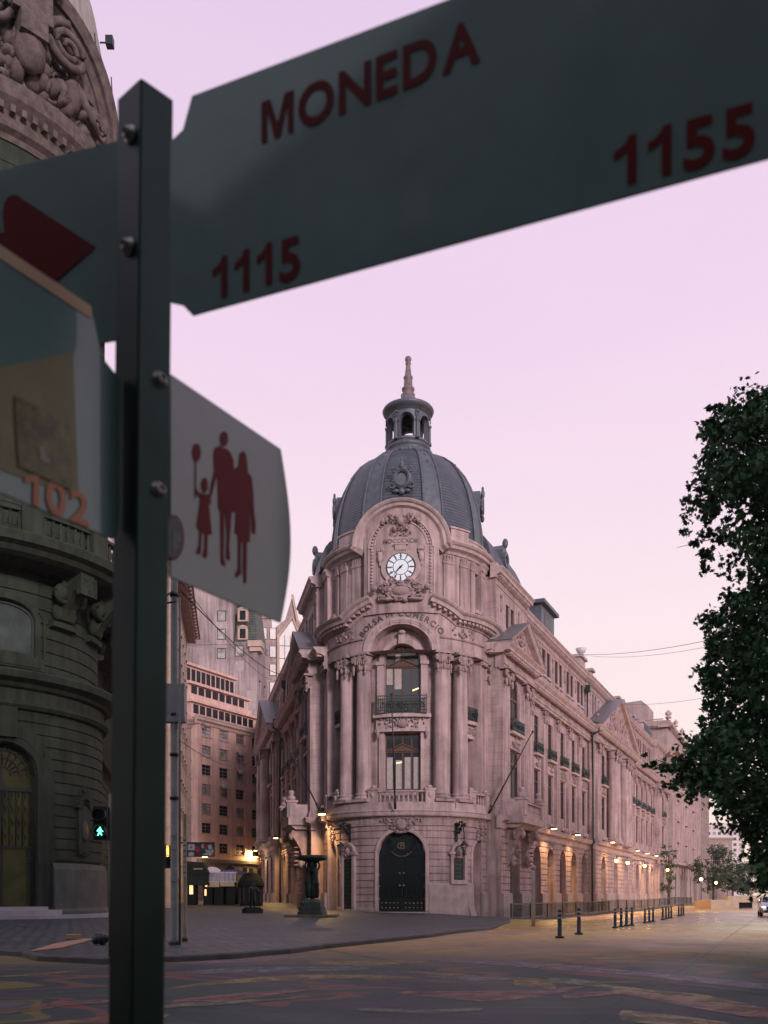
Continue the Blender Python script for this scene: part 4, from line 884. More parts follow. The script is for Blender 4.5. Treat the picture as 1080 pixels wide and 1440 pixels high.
vs = [(x, y, gz(x, y)-.004) for y in YS for x in XS]; nx = len(XS); GZ = [v[2] for v in vs]
import bisect
def gq(x, y):
    i = bisect.bisect_right(XS, x)-1; j = bisect.bisect_right(YS, y)-1; a = (x-XS[i])/(XS[i+1]-XS[i]); b = (y-YS[j])/(YS[j+1]-YS[j]); k = j*nx+i
    return (GZ[k]*(1-a)+GZ[k+1]*a)*(1-b)+(GZ[k+nx]*(1-a)+GZ[k+nx+1]*a)*b
fs = [(j*nx+i, j*nx+i+1, (j+1)*nx+i+1, (j+1)*nx+i) for j in range(len(YS)-1) for i in range(nx-1)]
me = bpy.data.meshes.new('road'); me.from_pydata(vs, [], fs); me.materials.append(ROADM); [setattr(p, 'use_smooth', True) for p in me.polygons]; tag(ob('road', me), kind='structure')
# kerb line of the plaza, near to far
kp = [(-60,27),(-30,25.2),(-14,24)]+[tuple(hit(px, py).xy) for px, py in ((0,1342),(40,1345),(62,1351),(150,1355),(240,1352),(320,1348),(370,1343),(400,1341),(450,1334),(515,1327),(600,1318),(660,1310))]+[(6.0,50),(8.6,64),(10.9,80),(15.2,88)]
back = [(-60,400)]+[None]*(len(kp)-3)+[(-10,300),(-4,300)]
PVH = .13
def pv(x, y): return gz(x, y)+PVH
ku = []
for (a, b), (c, d) in zip(kp, kp[1:]):
    k = max(1, int(math.hypot(c-a, d-b)/1.2)); ku += [(a+(c-a)*i/k, b+(d-b)*i/k) for i in range(k)]
ku.append(kp[-1]); n = len(ku); rows = 60
bk = [(-60+85*(i/(n-1)), 330-200*(i/(n-1))) for i in range(n)]
vs = []; 
for j in range(rows+1):
    q = (j/rows)**1.8
    for (a, b), (c, d) in zip(ku, bk): x = a+(c-a)*q; y = b+(d-b)*q; vs.append((x, y, pv(x, y)))
fs = [(j*n+i, j*n+i+1, (j+1)*n+i+1, (j+1)*n+i) for j in range(rows) for i in range(n-1)]
me = bpy.data.meshes.new('pavement'); me.from_pydata(vs, [], fs); me.materials.append(SETTS); [setattr(p, 'use_smooth', True) for p in me.polygons]; tag(ob('pavement', me), kind='structure')
g = MB(); vs = []
for i, (a, b) in enumerate(ku):
    p0 = ku[max(0, i-1)]; p1 = ku[min(n-1, i+1)]; tx, ty = p1[0]-p0[0], p1[1]-p0[1]; l = math.hypot(tx, ty); ox, oy = ty/l, -tx/l; z = gz(a, b)
    vs += [(a-ox*.02, b-oy*.02, z+PVH+.004), (a+ox*.13, b+oy*.13, z+PVH+.004), (a+ox*.16, b+oy*.16, z+PVH-.03), (a+ox*.17, b+oy*.17, z-.1)]
g.add(vs, [(i*4+j, i*4+j+1, i*4+5+j, i*4+4+j) for i in range(n-1) for j in range(3)], raw=True)
tag(ob('kerb', g.mesh('kerb', KERBM)), kind='structure')
# worn painted strokes of the street mural, as thin sheets on the asphalt
paints = {'ochre': (.30,.21,.07), 'mauve': (.19,.14,.20), 'salmon': (.27,.12,.10), 'sage': (.16,.19,.12), 'bluegrey': (.14,.16,.20)}
def paint_mat(nm):
    m = mat('street_paint_'+nm, paints[nm], .45, var=.25, scale=3, spec=.5); t = m.node_tree; N = t.nodes; L = t.links
    if 'PT' in N: return m
    b = N['Principled BSDF']; n_ = N.new('ShaderNodeTexNoise'); n_.name = 'PT'; n_.inputs['Scale'].default_value = 2.2; n_.inputs['Detail'].default_value = 9; n_.inputs['Roughness'].default_value = .7
    gg = N.new('ShaderNodeNewGeometry'); L.new(gg.outputs['Position'], n_.inputs[0]); r = N.new('ShaderNodeValToRGB'); r.color_ramp.elements[0].position = .40; r.color_ramp.elements[1].position = .56
    r.color_ramp.elements[0].color = (.12,.12,.12,1); r.color_ramp.elements[1].color = (.62,.62,.62,1); L.new(n_.outputs[0], r.inputs[0]); L.new(r.outputs[0], b.inputs['Alpha']); return m
STR = [('ochre', [(430,1354,3),(520,1355,7),(600,1352,3)]), ('ochre', [(240,1390,2),(300,1382,5),(400,1376,7),(470,1372,7),(590,1376,3)]), ('bluegrey', [(250,1368,4),(350,1364,9),(520,1362,4)]), ('ochre', [(560,1366,2),(640,1371,5),(705,1378,2)]),
       ('ochre', [(722,1381,8),(750,1384,10),(782,1389,8)]), ('sage', [(770,1378,5),(820,1382,9),(868,1390,3)]), ('salmon', [(560,1396,4),(680,1402,16),(760,1398,10),(820,1388,2)]), ('mauve', [(600,1350,3),(720,1356,7),(860,1366,7),(1000,1380,8),(1110,1392,9)]),
       ('ochre', [(860,1392,12),(930,1400,12),(985,1404,12),(1070,1422,10)]), ('salmon', [(240,1412,10),(330,1402,9),(430,1392,4)]), ('ochre', [(240,1428,6),(130,1434,5),(30,1446,6)]), ('ochre', [(0,1374,2),(60,1370,3),(110,1366,2)]),
       ('bluegrey', [(600,1374,3),(680,1378,6),(740,1376,2)]), ('sage', [(500,1420,4),(600,1424,6),(680,1420,4)]), ('salmon', [(0,1425,6),(90,1412,8),(170,1408,3)]), ('mauve', [(250,1356,3),(340,1352,5),(430,1347,2)]), ('sage', [(180,1420,3),(300,1412,5),(420,1404,2)]), ('salmon', [(790,1402,8),(880,1396,4),(960,1410,12),(1100,1430,18)]), ('ochre', [(870,1428,14),(940,1436,18),(1030,1446,12)])]
JOINT = [('joint', [(899,1398,1.4),(935,1378,1.2),(965,1360,1.2),(1000,1336,1.0),(1030,1314,1.0),(1050,1300,.8),(1066,1290,.6)]), ('joint', [(930,1383,.8),(1010,1390,.8),(1100,1402,.8)]), ('joint', [(420,1331,.8),(520,1346,.8),(600,1362,.8),(680,1392,.9)])]
paints['joint'] = (.02,.02,.022)
for k_, (c_, pts) in enumerate(STR+JOINT):
    g = MB(); L_ = []
    fin = []
    for (a, b) in zip(pts, pts[1:]):
        for i in range(14): t_ = i/14; fin.append(tuple(a[j]+(b[j]-a[j])*t_ for j in range(3)))
    fin.append(pts[-1])
    for _ in range(10): fin = [fin[0]]+[tuple((fin[i-1][j]+2*fin[i][j]+fin[i+1][j])/4 for j in range(3)) for i in range(1, len(fin)-1)]+[fin[-1]]
    fin[0] = (*fin[0][:2], .4); fin[-1] = (*fin[-1][:2], .4)
    for i, (x, y, wd) in enumerate(fin):
        a_ = hit(x, y-wd/2); b_ = hit(x, y+wd/2); L_ += [(a_.x, a_.y, gq(a_.x, a_.y)+.004+k_*.0004), (b_.x, b_.y, gq(b_.x, b_.y)+.004+k_*.0004)]
    g.add(L_, [(i*2, i*2+1, i*2+3, i*2+2) for i in range(len(fin)-1)], raw=True); tag(ob('road_marking', g.mesh('road_marking', paint_mat(c_))), kind='structure')
# ================================================================ side buildings
def simple_building(name, label, root, rz, width, depth, height, cols, floors, wmat, ww, wh, sill=1.0, z0=-1, side_cols=0, cornice=.5, x0=0, base_h=0, trim=None, wname='window', open_mix=.3, seed=1, gap_l=.0, group=None, fh=None, top_gap=1.2):
    """a block with real window openings; the front faces -y of its frame"""
    t = thing(name, label, 'building', root, 0, group); fr = Frame(t, root, rz); rnd = random.Random(seed)
    fh = fh or (height-base_h-top_gap)/floors; ops = []; cw = (width-2*gap_l)/cols
    for j in range(floors):
        for i in range(cols): u = gap_l+cw*(i+.5); z = base_h+fh*j+sill; ops.append((u-ww/2, u+ww/2, z, z+wh, 0))
    g = MB(); g.wall(0, width, z0, height, 0, ops, depth=.3); fr.part('wall', g, mats=wmat, split=False)
    f, p = window_mb(ww, wh, False, 2, 2, wh*.68, .06); f.m = 1; k = len(f.v); f.v += p.v; f.f += [[i+k for i in q] for q in p.f]; f.mi += [1]*len(p.f); f.fs += p.fs
    variants = [f.mesh('window', [mat('pale_window_frame', (.25,.2,.19), .6), gm]) for gm in (GLASSD, mat('curtained_glass', (.42,.37,.38), .4, var=.75, scale=.9), mat('sky_reflecting_glass', (.42,.34,.36), .12, var=.3, scale=.4, metal=.6))]
    g = MB(); g.box(-ww/2-.12, ww/2+.12, .22, .34, -.14, 0); sill_me = g.mesh('sill', trim or wmat)
    for (a, b, z, zz, _) in ops: ob('sill', sill_me, fr.part(wname, variants[0 if rnd.random() > open_mix else rnd.choice((1, 1, 2))], (a+b)/2, -.22, z))
    g = MB(); sops = []
    if side_cols:
        cw2 = depth/side_cols; sops = [(cw2*(i+.5)-ww/2, cw2*(i+.5)+ww/2, base_h+fh*j+sill, base_h+fh*j+sill+wh, 0) for j in range(floors) for i in range(side_cols)]
    f2 = Frame(t, Vector(root)+Vector((width*cos(rz), width*sin(rz), 0)), rz+pi/2)
    g.wall(0, depth, z0, height, 0, sops, depth=.3); f2.part('side_wall', g, mats=wmat, split=False)
    for (a, b, z, zz, _) in sops: f2.part(wname, variants[0 if rnd.random() > open_mix else rnd.choice((1, 1, 2))], (a+b)/2, -.22, z)
    f3 = Frame(t, Vector(root)+Vector((-depth*sin(rz), depth*cos(rz), 0)), rz-pi/2)
    g = MB(); g.wall(0, depth, z0, height, 0, []); f3.part('side_wall', g, mats=wmat)
    g = MB(); g.box(-.1, width+.1, -depth, .1, height, height+.3); g.box(.3, width-.3, -depth, -.35, z0, height-.05); fr.part('roof', g, mats=wmat)
    if cornice: g = MB(); g.extr([(-.2,height-1),(.15,height-1),(.2,height-.6),(cornice,height-.4),(cornice,height),(cornice+.08,height+.05),(cornice+.08,height+.32),(-.2,height+.32)], -cornice, width+cornice); fr.part('cornice', g, mats=trim or wmat)
    return t, fr, f2
PINK = mat('pink_render', (.72,.46,.41), .9, var=.18, scale=.5, streak=.22, spec=.2)
PINKT = mat('pink_trim', (.52,.37,.32), .9, var=.2, scale=1, spec=.2)
GREYW = mat('patched_blank_render', (.42,.33,.345), .95, var=.45, scale=.16, streak=.35, spec=.15)
# apartment block closing the side street
rz = atan2(.878, .479)
p0 = at(278, 1258, 141); p0.z = 0
t, fa, fb = simple_building('apartment_building', 'salmon pink apartment block with set back top floors closing the side street', p0, rz, 17.0, 14, 28.6, 4, 7, PINK, 2.3, 1.6, .9, base_h=7.1, cornice=.5, trim=PINKT, seed=5, fh=2.98, top_gap=.6, open_mix=.62)
g = MB()
for k_, (z_, zz, i_, w_) in enumerate(((28.9,31.3,1.2,16.4),(31.3,34.1,1.6,14.8),(34.1,37.2,2.6,12.4))):
    g.box(-.2, w_, -12, -i_, z_, zz-.25); g.box(-.5, w_+.3, -12.2, -i_+.5, zz-.25, zz+.15)
    if k_ == 1: g.box(-.4, w_+.2, -12, -i_+.45, z_, z_+1.0)
fa.part('set_back_storey', g, mats=PINK)
for z_, zz, i_, w_, st in ((29.4,30.8,1.2,16.4,1.55),(32.5,33.7,1.6,14.8,1.7),(34.7,36.6,2.6,12.4,1.2)):
    x_ = .4; g = MB()
    while x_ < w_-1.0: g.box(x_, x_+st*.78, -i_, -i_+.03, z_, zz); x_ += st
    fa.part('terrace_glazing', g, mats=GLASSD, split=False)

g = MB(); g.box(-.2, 17.2, 0, .35, 6.5, 7.0); g.box(-.1, 17.1, 0, .2, -1, 6.5); fa.part('ground_floor_band', g, mats=mat('dark_shop_front', (.13,.115,.11), .8, var=.3))
g = MB()
for u_ in (3.2, 11.5, 13.2, 15.4): g.box(u_-.5, u_+.5, .2, .25, 4.2, 5.9)
g.prism([(6.0,2),(9.2,2),(9.2,5.4),(7.6,6.2),(6.0,5.4)], .2, .3); fa.part('shop_opening', g, mats=GLASSD)
ACM = MB(); ACM.box(-.42, .42, 0, .35, 0, .55); ACM.sweep(arc(-.1, .28, .2, 0, 2*pi-.01, 12), [(-.03,.35),(.03,.35),(.03,.38),(-.03,.38)]); ACM.box(-.45, .45, 0, .38, -.05, 0)
ACM = ACM.mesh('air_conditioner', mat('white_enamel', (.5,.47,.46), .5, var=.1))
for u_, z_ in ((10.6, 24.2), (14.8, 24.2), (10.6, 21.2), (14.9, 21.0), (6.4, 18.4), (14.9, 9.0)): fa.part('air_conditioner', ACM, u_, .02, z_)
p1 = at(263, 1258, 141.5); p1.z = 0
simple_building('corner_building', 'narrow brown-pink corner strip building beside the salmon apartment block', p1, rz-.9, 2.2, 12, 28.0, 1, 7, mat('brown_render', (.30,.20,.185), .9, streak=.2), .8, 1.4, base_h=7, cornice=.4, seed=3)
# grey tower with a blank wall, mansard corner
corner = at(362, 1258, 172); corner.z = 0
t, fg, fs_ = simple_building('blank_wall_tower', 'tall patched grey tower with nearly blank side wall above the apartment block', corner+Vector((-26, 2, 0)), atan2(-2, 26), 26.08, 9, 48.2, 2, 8, GREYW, 1.7, 2.6, 1.0, side_cols=2, base_h=6, cornice=0, gap_l=10, seed=7, open_mix=.6, fh=4.6)
g = MB(); g.box(-2, 21.5, -9, -.02, 48.2, 64); fg.part('upper_wall', g, mats=GREYW)
g = MB()
g.add([(21.6,-.1,48.3),(26.1,-.1,48.3),(26.1,-9,48.3),(21.6,-9,48.3),(22.6,-1.6,58),(25.0,-1.6,58),(25.0,-7.5,58),(22.6,-7.5,58)], [(0,1,5,4),(1,2,6,5),(2,3,7,6),(3,0,4,7),(4,5,6,7)])
ms = fg.part('mansard_roof', g, mats=mat('green_slate', (.085,.10,.085), .7, var=.5, scale=1.2, lines=.5))
g = MB(); g.box(24.4, 27.0, -2, .9, 47.5, 48.6); g.box(24.7, 26.8, -2, .6, 46.7, 47.5)
fg.part('corner_cornice', g, mats=PINKT)
for u_, z_ in ((23.3, 49.0), (23.3, 52.4)):
    g = MB(); g.box(u_-.95, u_+.95, -2.2, .05, z_, z_+2.3); g.prism([(u_-1.15,z_+2.3),(u_+1.15,z_+2.3),(u_,z_+2.7)], -2.2, .2); d_ = fg.part('dormer', g, mats=PINKT); g = MB(); g.box(u_-.55, u_+.55, .05, .08, z_+.25, z_+2.0); ob('pane', g.mesh('pane', GLASSD), d_)
for u_, z_ in ((19.3, 45.6), (19.3, 49.2), (19.3, 52.6), (22.7, 46.0)):
    g = MB(); g.box(u_-.85, u_+.85, 0, .05, z_-.1, z_+1.9); o_ = fg.part('window', g, mats=IRON); g = MB(); g.box(u_-.72, u_+.72, .05, .07, z_, z_+1.75); ob('pane', g.mesh('pane', MATS['curtained_glass']), o_)
g = MB(); g.box(21.9, 23.5, 0, .04, 43.0, 45.0); g.box(24.0, 25.9, 0, .03, 36, 39.5); fg.part('blocked_window', g, mats=mat('patch_render', (.42,.34,.34), .9, var=.2))
# glass gabled building
q0 = at(392, 1258, 205); q0.z = 0
t = thing('gabled_building', 'stone building with a tall gable filled by white glass panes', 'building', q0); fr = Frame(t, q0, radians(6))
g = MB(); g.prism([(-6.5,0),(8,0),(8,56.5),(5.5,60),(3.9,62),(2.9,67.5),(1.4,62.5),(-1.6,60),(-1.8,64),(-6.5,64)], -10, 0); g.box(-6.7, -1.7, -10, .3, 62.6, 64.2); fr.part('wall', g, mats=mat('dusky_pink_stone', (.42,.30,.29), .9, var=.3, streak=.2))
g = MB(); g.prism([(.1,8),(5.0,8),(5.0,57.5),(3.0,62.5),(.1,58.5)], 0, .1); gl = fr.part('glass_gable', g, mats=mat('bright_glass', (.62,.58,.58), .4, var=.2, scale=.4, metal=.2))
g = MB()
for i in range(1, 4): g.box(.1+i*1.22-.05, .1+i*1.22+.05, .1, .16, 8, 59)
for j in range(18): g.box(.1, 5.0, .1, .15, 9+j*2.8, 9.12+j*2.8)
ob('glazing_bar', g.mesh('glazing_bar', IRON), gl)
g = MB(); g.sweep([(-.1,8),(-.1,58.7),(3.0,63.0),(5.2,57.7),(5.2,8)], [(-.28,0),(.28,0),(.28,.5),(-.28,.5)]); g.sweep([(5.6,60.4),(4.1,62.4),(3.0,68)], [(-.25,-.2),(.25,-.2),(.25,.6),(-.25,.6)]); fr.part('gable_frame', g, mats=PINKT)
WW = window_mb(1.4, 2.2, False, 1, 1)[0]; k = 0
g1 = MB(); g1.box(-.75, .75, 0, .06, 0, 2.6); g1.m = 1; g1.box(-.62, .62, .06, .08, .12, 2.48); g1 = g1.mesh('window', [IRON, mat('blind_and_sky_reflection_tone', (.75,.66,.66), .5, var=.25, scale=.3)])  # pale colour stands for curtains and for sky reflected in the panes
for j in range(12): fr.part('window', g1, -3.3, .02, 14+j*4.0); fr.part('window', g1, -1.3, .02, 14+j*4.0)
# building with bracketed eave on the left of the side street
e0 = at(241, 1258, 92); e0.z = 0; e1 = at(263, 1258, 122); e1.z = 0; dv = (e1-e0); rz = atan2(dv.y, dv.x)
t, fe, _ = simple_building('bracket_eave_building', 'cream building with a deep bracketed eave seen edge on behind the utility pole', e0-Vector((0,0,0)), rz, dv.length, 8, 35.5, 8, 9, mat('cream_render', (.47,.33,.27), .9, var=.25, streak=.25), 1.2, 2.1, base_h=4, cornice=0, seed=9)
g = MB(); g.box(-1, dv.length+1.4, -8, 1.7, 35.6, 36.1); g.box(-.6, dv.length+1.0, -8, 1.1, 34.9, 35.2); fe.part('eave', g, mats=PINKT)
g = MB()
for i in range(24): u_ = -.5+i*(dv.length+1.2)/24; g.box(u_, u_+.45, 0, 1.5, 35.2, 35.6)
fe.part('bracket_moulding', g, mats=PINKT, split=False)
# ---- building beyond the exchange along the right street
FR0 = FR.w
o2 = FR0+dR*132; o2.z = 0
t, f2r, f2s = simple_building('far_stone_building', 'tall pink stone building with balustraded attic beyond the exchange', o2, FR.rz, 58, 24, 33, 11, 6, mat('warm_stone', (.42,.305,.30), .9, var=.22, scale=.5, streak=.2), 1.7, 3.0, base_h=4, cornice=1.6, trim=STONE2, z0=-3, seed=12)
f3 = Frame(t, o2+nR*-26+Vector((0,0,0)), FR.rz-pi/2)
WST = MATS['warm_stone']
g = MB()
g.wall(0, 26, -3, 33, .02, [(u_-1, u_+1, z_, z_+3, 0) for u_ in (5, 11.5, 18) for z_ in (20, 25.4)], depth=.4); f3.part('end_wall', g, mats=WST)
for u_ in (5, 11.5, 18):
    for z_ in (20, 25.4): f3.part('window', bpy.data.meshes['window'], u_, -.3, z_) if False else put_window(f3, 'window', u_, -.3, z_, 2.0, 3.0, gm=GLASSD)
g = MB()                                                    # attic storeys, cornices, balustrade
for (z_, zz, i_, e_) in ((33.3, 38.6, 1.0, .8), (39.0, 40.0, .5, .0)): f2a = g; g.box(-.5+i_, 56, -22, -i_, z_, zz)
f2r.part('attic_storey', g, mats=WST)
g = MB(); g.extr([(-3,38.4),(-.8,38.4),(-.2,38.8),(-.1,39.2),(-3,39.2)], -.6, 57); fr4 = f2r.part('attic_cornice', g, mats=STONE2)
g = MB(); g.extr([(-1,32.0),(.3,32.0),(.4,32.4),(1.4,32.7),(1.5,33.3),(-1,33.3)], -1, 26.5); g.extr([(-3,38.4),(.1,38.4),(.6,38.8),(.7,39.2),(-3,39.2)], -1, 26.2); g.box(0, 25.5, -1.6, -1.3, 40.0, 40.2); f3.part('end_cornice', g, mats=STONE2)
g = MB(); balustrade(g, 1, 24, -.6, 39.2, 1.3, .5, .14); f3.part('balustrade', g, mats=STONE2)
g = MB(); balustrade(g, 1, 55, -1.2, 39.2, 1.3, .5, .14); f2r.part('balustrade', g, mats=STONE2)
g = MB(); g.box(8, 20, -14, -6, 39, 44.6); g.prism([(8,44.6),(20,44.6),(18.4,46.0),(9.5,45.4)], -14, -6); f3.part('penthouse', g, mats=WST)
URN = MB().lathe(0, 0, [(.5,0),(.5,.3),(.25,.4),(.2,.5),(.5,.8),(.58,1.15),(.35,1.3),(.2,1.45),(.22,1.6),(0,1.8)], 12).mesh('urn', STONE2)
for u_ in (.5, 12, 24, 36): f2r.part('urn', URN, u_, -.7, 40.4)
for u_ in (14, 25): f3.part('urn', URN, u_, -.2, 40.4)
g = MB()
for j in range(5):
    for i in range(3): u_ = 8+i*16; g.box(u_-2.4, u_+2.4, 0, .6, 8.5+j*4.8, 8.8+j*4.8)
g.extr([(0,8),(1.2,8.2),(1.3,8.8),(0,8.8)], -.3, 58); f2r.part('balcony', g, mats=STONE2)
pm = MB(); pm.box(-.5, .5, 0, .3, 8.8, 31.2); pm.box(-.7, .7, 0, .5, 30.2, 31.6); pm.box(-.7, .7, 0, .5, 8.8, 9.6); pm = pm.mesh('pilaster', STONE2)
for i in range(12): f2r.part('pilaster', pm, .6+i*5.16)
for i in range(6):
    g = MB(); g.box(-.9, .9, .02, .04, -1, 5.4); g.prism([(-.9,5.4)]+[(-.9*cos(pi*k/8), 5.4+.9*sin(pi*k/8)) for k in range(9)], .02, .04); f2r.part('arch_window', g, 5.7+i*10.3, mats=GLASSD)
o5 = FR0+dR*192+nR*-2; o5.z = 0
simple_building('corner_block', 'darker stone block further down the street behind the tree', o5, FR.rz, 50, 20, 34, 9, 7, mat('brown_stone', (.33,.24,.23), .9, var=.25, streak=.2), 1.7, 2.6, base_h=4, cornice=1.0, z0=-3, seed=14)
# pale modern slab tower far off
o6 = at(986, 1258, 500); o6.z = 0
simple_building('office_slab', 'pale modern slab tower with rows of windows far down the street', o6, radians(3), 23, 14, 40, 8, 12, mat('pale_concrete', (.62,.55,.56), .8, var=.1), 1.7, 1.5, base_h=3, cornice=0, z0=-4, seed=15, open_mix=.5)
o7 = at(960, 1258, 420); o7.z = 0
simple_building('terrace_house', 'low reddish old house below the pale slab tower', o7, radians(-4), 22, 12, 27, 5, 6, mat('reddish_render', (.36,.25,.23), .9), 1.6, 2.2, base_h=3, cornice=.5, z0=-4, seed=16)
# ---- unseen buildings added behind the photographer and over the street to shade it
SHM = mat('shade_block_render', (.17,.16,.155), .9, var=.2)
for k_, (x_, y_, r_, w_, h_, c_, f_, lb) in enumerate(((30, -26, pi, 140, 33, 18, 9, 'long unseen office block added behind the photographer to shade the junction'), (52, 62, radians(-114.4), 38, 28, 6, 7, 'unseen office block added opposite the exchange to shade the wide street'), (-32, -22, radians(102), 34, 30, 6, 8, 'unseen office block added for shade on the near side of the plaza'))):
    simple_building('added_shade_block', lb, Vector((x_, y_, 0)) if k_ else Vector((98, -24, 0)), r_, w_, 14, h_, c_, f_, SHM, 1.8, 2.2, base_h=4, cornice=.6, z0=-1, seed=20+k_)
# ================================================================ rounded corner club building on the left
CL = Vector((-26.4, 58.7, 0)); club = thing('rounded_corner_building', 'dark weathered stone building with rounded corner, deep cornice and pale dome', 'building', CL)
K = Frame(club, CL, radians(38))
Rg = 8.15; g = curved(Rg); AD = lambda d, R=Rg: radians(d)*R
g.wall(AD(-80), AD(110), 3.45, 12.1, 0, [(-1.75, 1.75, .3, 10.1, True, 1.0)], course=.66); g.extr([(0,0),(.0,0),(0,3.45)], AD(-80), -1.75) if False else None
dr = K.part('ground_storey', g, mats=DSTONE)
g = curved(Rg); g.extr([(-.3,-.5),(.42,-.5),(.42,.5),(.3,.7),(.28,3.0),(.12,3.35),(-.3,3.45)], 2.75, AD(70)); g.extr([(-.3,-.5),(.42,-.5),(.42,.5),(.3,.7),(.28,3.0),(.12,3.35),(-.3,3.45)], AD(-80), -2.75); g.box(1.75, 2.75, -.6, .0, -.5, 3.45); g.box(-2.75, -1.75, -.6, .0, -.5, 3.45)
K.part('plinth', g, mats=mat('dark_granite', (.07,.08,.072), .75, var=.35, scale=1, bump=.3))
g = curved(Rg); g.extr([(-1.2,-.3),(1.5,-.3),(1.5,.32),(-1.2,.32)], AD(-70), AD(64)); g.extr([(-1.2,.32),(1.05,.32),(1.05,.62),(-1.2,.62)], AD(-60), 2.7); g.extr([(-1.2,.62),(.5,.62),(.5,.8),(-1.2,.8)], -2.4, 2.2)
K.part('marble_step', g, mats=mat('white_marble', (.36,.34,.37), .5, var=.2, scale=.8))
g = curved(Rg)
for r_, w_, n_ in ((2.0, .2, .12), (2.6, .35, .05)): g.sweep([(-r_, .8)]+arc(0, 8.35, r_, 0, pi, 24)+[(r_, .8)], [(-w_,0),(w_,0),(w_,n_),(-w_,n_)])
g.box(-.5, .5, 0, .4, 10.4, 12.1)
for i in range(9): a_ = pi*(i+.5)/9; g.box(-2.6*cos(a_)-.015, -2.6*cos(a_)+.015, .05, .09, 8.35+2.3*sin(a_), 8.35+2.95*sin(a_))
K.part('arch_surround', g, mats=DSTONE)
g = MB(); f_, p_ = window_mb(3.5, 9.4, True, 2, 1, 6.9, .12); dn_ = Rg-.75
o = K.part('door_frame', f_, 0, dn_, .7, mats=IRON); ob('pane', p_.mesh('pane', mat('dim_lit_glass', (.05,.048,.016), .25, var=.85, scale=.7, emit=.13, spec=.3)), o)
g = MB()
for r_ in (.5, 1.0, 1.45): g.sweep(arc(0, 7.65, r_, 0, pi, 20), [(-.04,0),(.04,0),(.04,.06),(-.04,.06)])
for i in range(1, 10): a_ = pi*i/10; g.tube([(.5*cos(a_), .03, 7.65+.5*sin(a_)), (1.7*cos(a_), .03, 7.65+1.7*sin(a_))], .035, 4)
for i in range(17): a_ = pi*i/16; g.ball(1.6*cos(a_), .05, 7.65+1.6*sin(a_), .07, .05, .07, 6)
for i in range(9):
    x_ = -1.5+i*.375; g.tube([(x_, .05, 3.6), (x_, .05, 6.9)], .028, 4)
    for j in range(4): g.tube([(x_, .05, 3.7+j*.8), (x_+.19, .05, 4.1+j*.8), (x_, .05, 4.5+j*.8)], .024, 4)
g.box(-1.7, 1.7, 0, .1, 3.45, 3.6); g.box(-1.7, 1.7, 0, .1, 6.75, 6.95)
for i in range(16): g.box(1.35, 1.65, 0, .08, .3+i*.2, .38+i*.2)
ob('door_grille', g.mesh('door_grille', IRON), o)
g = curved(Rg); u_ = 5.3; g.box(u_-.55, u_+.55, 0, .22, 3.9, 6.9); g.sweep(arc(u_, 6.9, .6, 0, pi, 12), [(-.16,0),(.16,0),(.16,.42),(-.16,.35)]); g.box(u_-.9, u_-.4, 0, .4, 6.75, 6.95); g.box(u_+.4, u_+.9, 0, .4, 6.75, 6.95); relief(g, u_-.6, u_+.6, .25, 6.5, 8.0, .15, 12, 2); relief(g, u_-.5, u_+.5, .2, 3.7, 4.1, .12, 8, 2); pq = K.part('plaque_surround', g, mats=DSTONE)
g = curved(Rg); g.ball(u_, .22, 5.4, .38, .08, .72, 14); ob('oval_plaque', g.mesh('oval_plaque', BRONZE), pq)
g = curved(Rg); g.extr([(0,12.05),(.25,12.1),(.42,12.3),(.42,12.45),(.1,12.5),(.1,13.2),(.35,13.3),(.5,13.5),(1.0,13.7),(1.1,14.05),(1.05,14.15),(-.6,14.25)], AD(-85), AD(112)); K.part('belt_cornice', g, mats=DSTONE)
R1 = 7.85; g = curved(R1); BD = lambda d: radians(d)*R1
g.wall(BD(-85), BD(112), 14.1, 20.4, 0, [(-1.75, 1.75, 15.4, 18.3, .9, .5)], course=.8)
g.box(-2.3, 2.3, 0, .16, 14.5, 15.2); K.part('upper_wall', g, mats=DSTONE)
g = curved(R1); pa = [(-1.9,15.2),(-1.9,17.4)]+arc(0, 17.4, 1.9, 0, pi, 16, 1.1)+[(1.9,17.4),(1.9,15.2)]; g.sweep(pa, [(-.16,0),(.16,0),(.16,.14),(-.16,.14)]); g.sweep([(p[0]*1.25, p[1]) for p in pa], [(-.08,0),(.08,0),(.08,.08),(-.08,.08)]); g.box(-2.0, 2.0, .16, .22, 14.62, 15.08); K.part('window_surround', g, mats=DSTONE)
g = MB(); g.prism([(-1.75,0),(1.75,0),(1.75,2.0)]+[(1.75*cos(a*pi/12), 2.0+.9*sin(a*pi/12)) for a in range(13)]+[(-1.75,2.0)], -.05, 0); wq = K.part('window', g, 0, R1-.35, 15.4, mats=mat('old_pane_glass', (.05,.065,.06), .25, var=.7, scale=.5, spec=.2))
g = MB(); g.sweep([(-1.68,0),(-1.68,2.0)]+arc(0, 2.0, 1.68, 0, pi, 14, .83)+[(1.68,2.0),(1.68,0)], [(-.09,0),(.09,0),(.09,.1),(-.09,.1)]); ob('window_frame', g.mesh('window_frame', IRON), wq)
g = curved(R1)                                             # big consoles under the top cornice
for d_ in (26, 50, 84):
    u_ = BD(d_); 
    for q in (-1, 1): g.spiral(u_+q*.62, .9, 19.2, .62, 2.2, q, .16); g.ball(u_+q*.62, .75, 19.2, .5, .5, .5, 10); g.ball(u_+q*.5, .35, 18.2, .4, .3, .5)
    g.extr([(0,17.6),(.5,17.8),(.8,18.4),(1.5,19.2),(2.1,19.6),(2.2,20.4),(0,20.4)], u_-.42, u_+.42); g.box(u_-.5, u_+.5, 1.9, 2.3, 19.0, 20.1); relief(g, u_-.42, u_+.42, 2.3, 19.1, 20.0, .08, 12, 4); g.extr([(0,17.2),(.45,17.3),(.5,17.6),(0,17.7)], u_-.9, u_+.9)
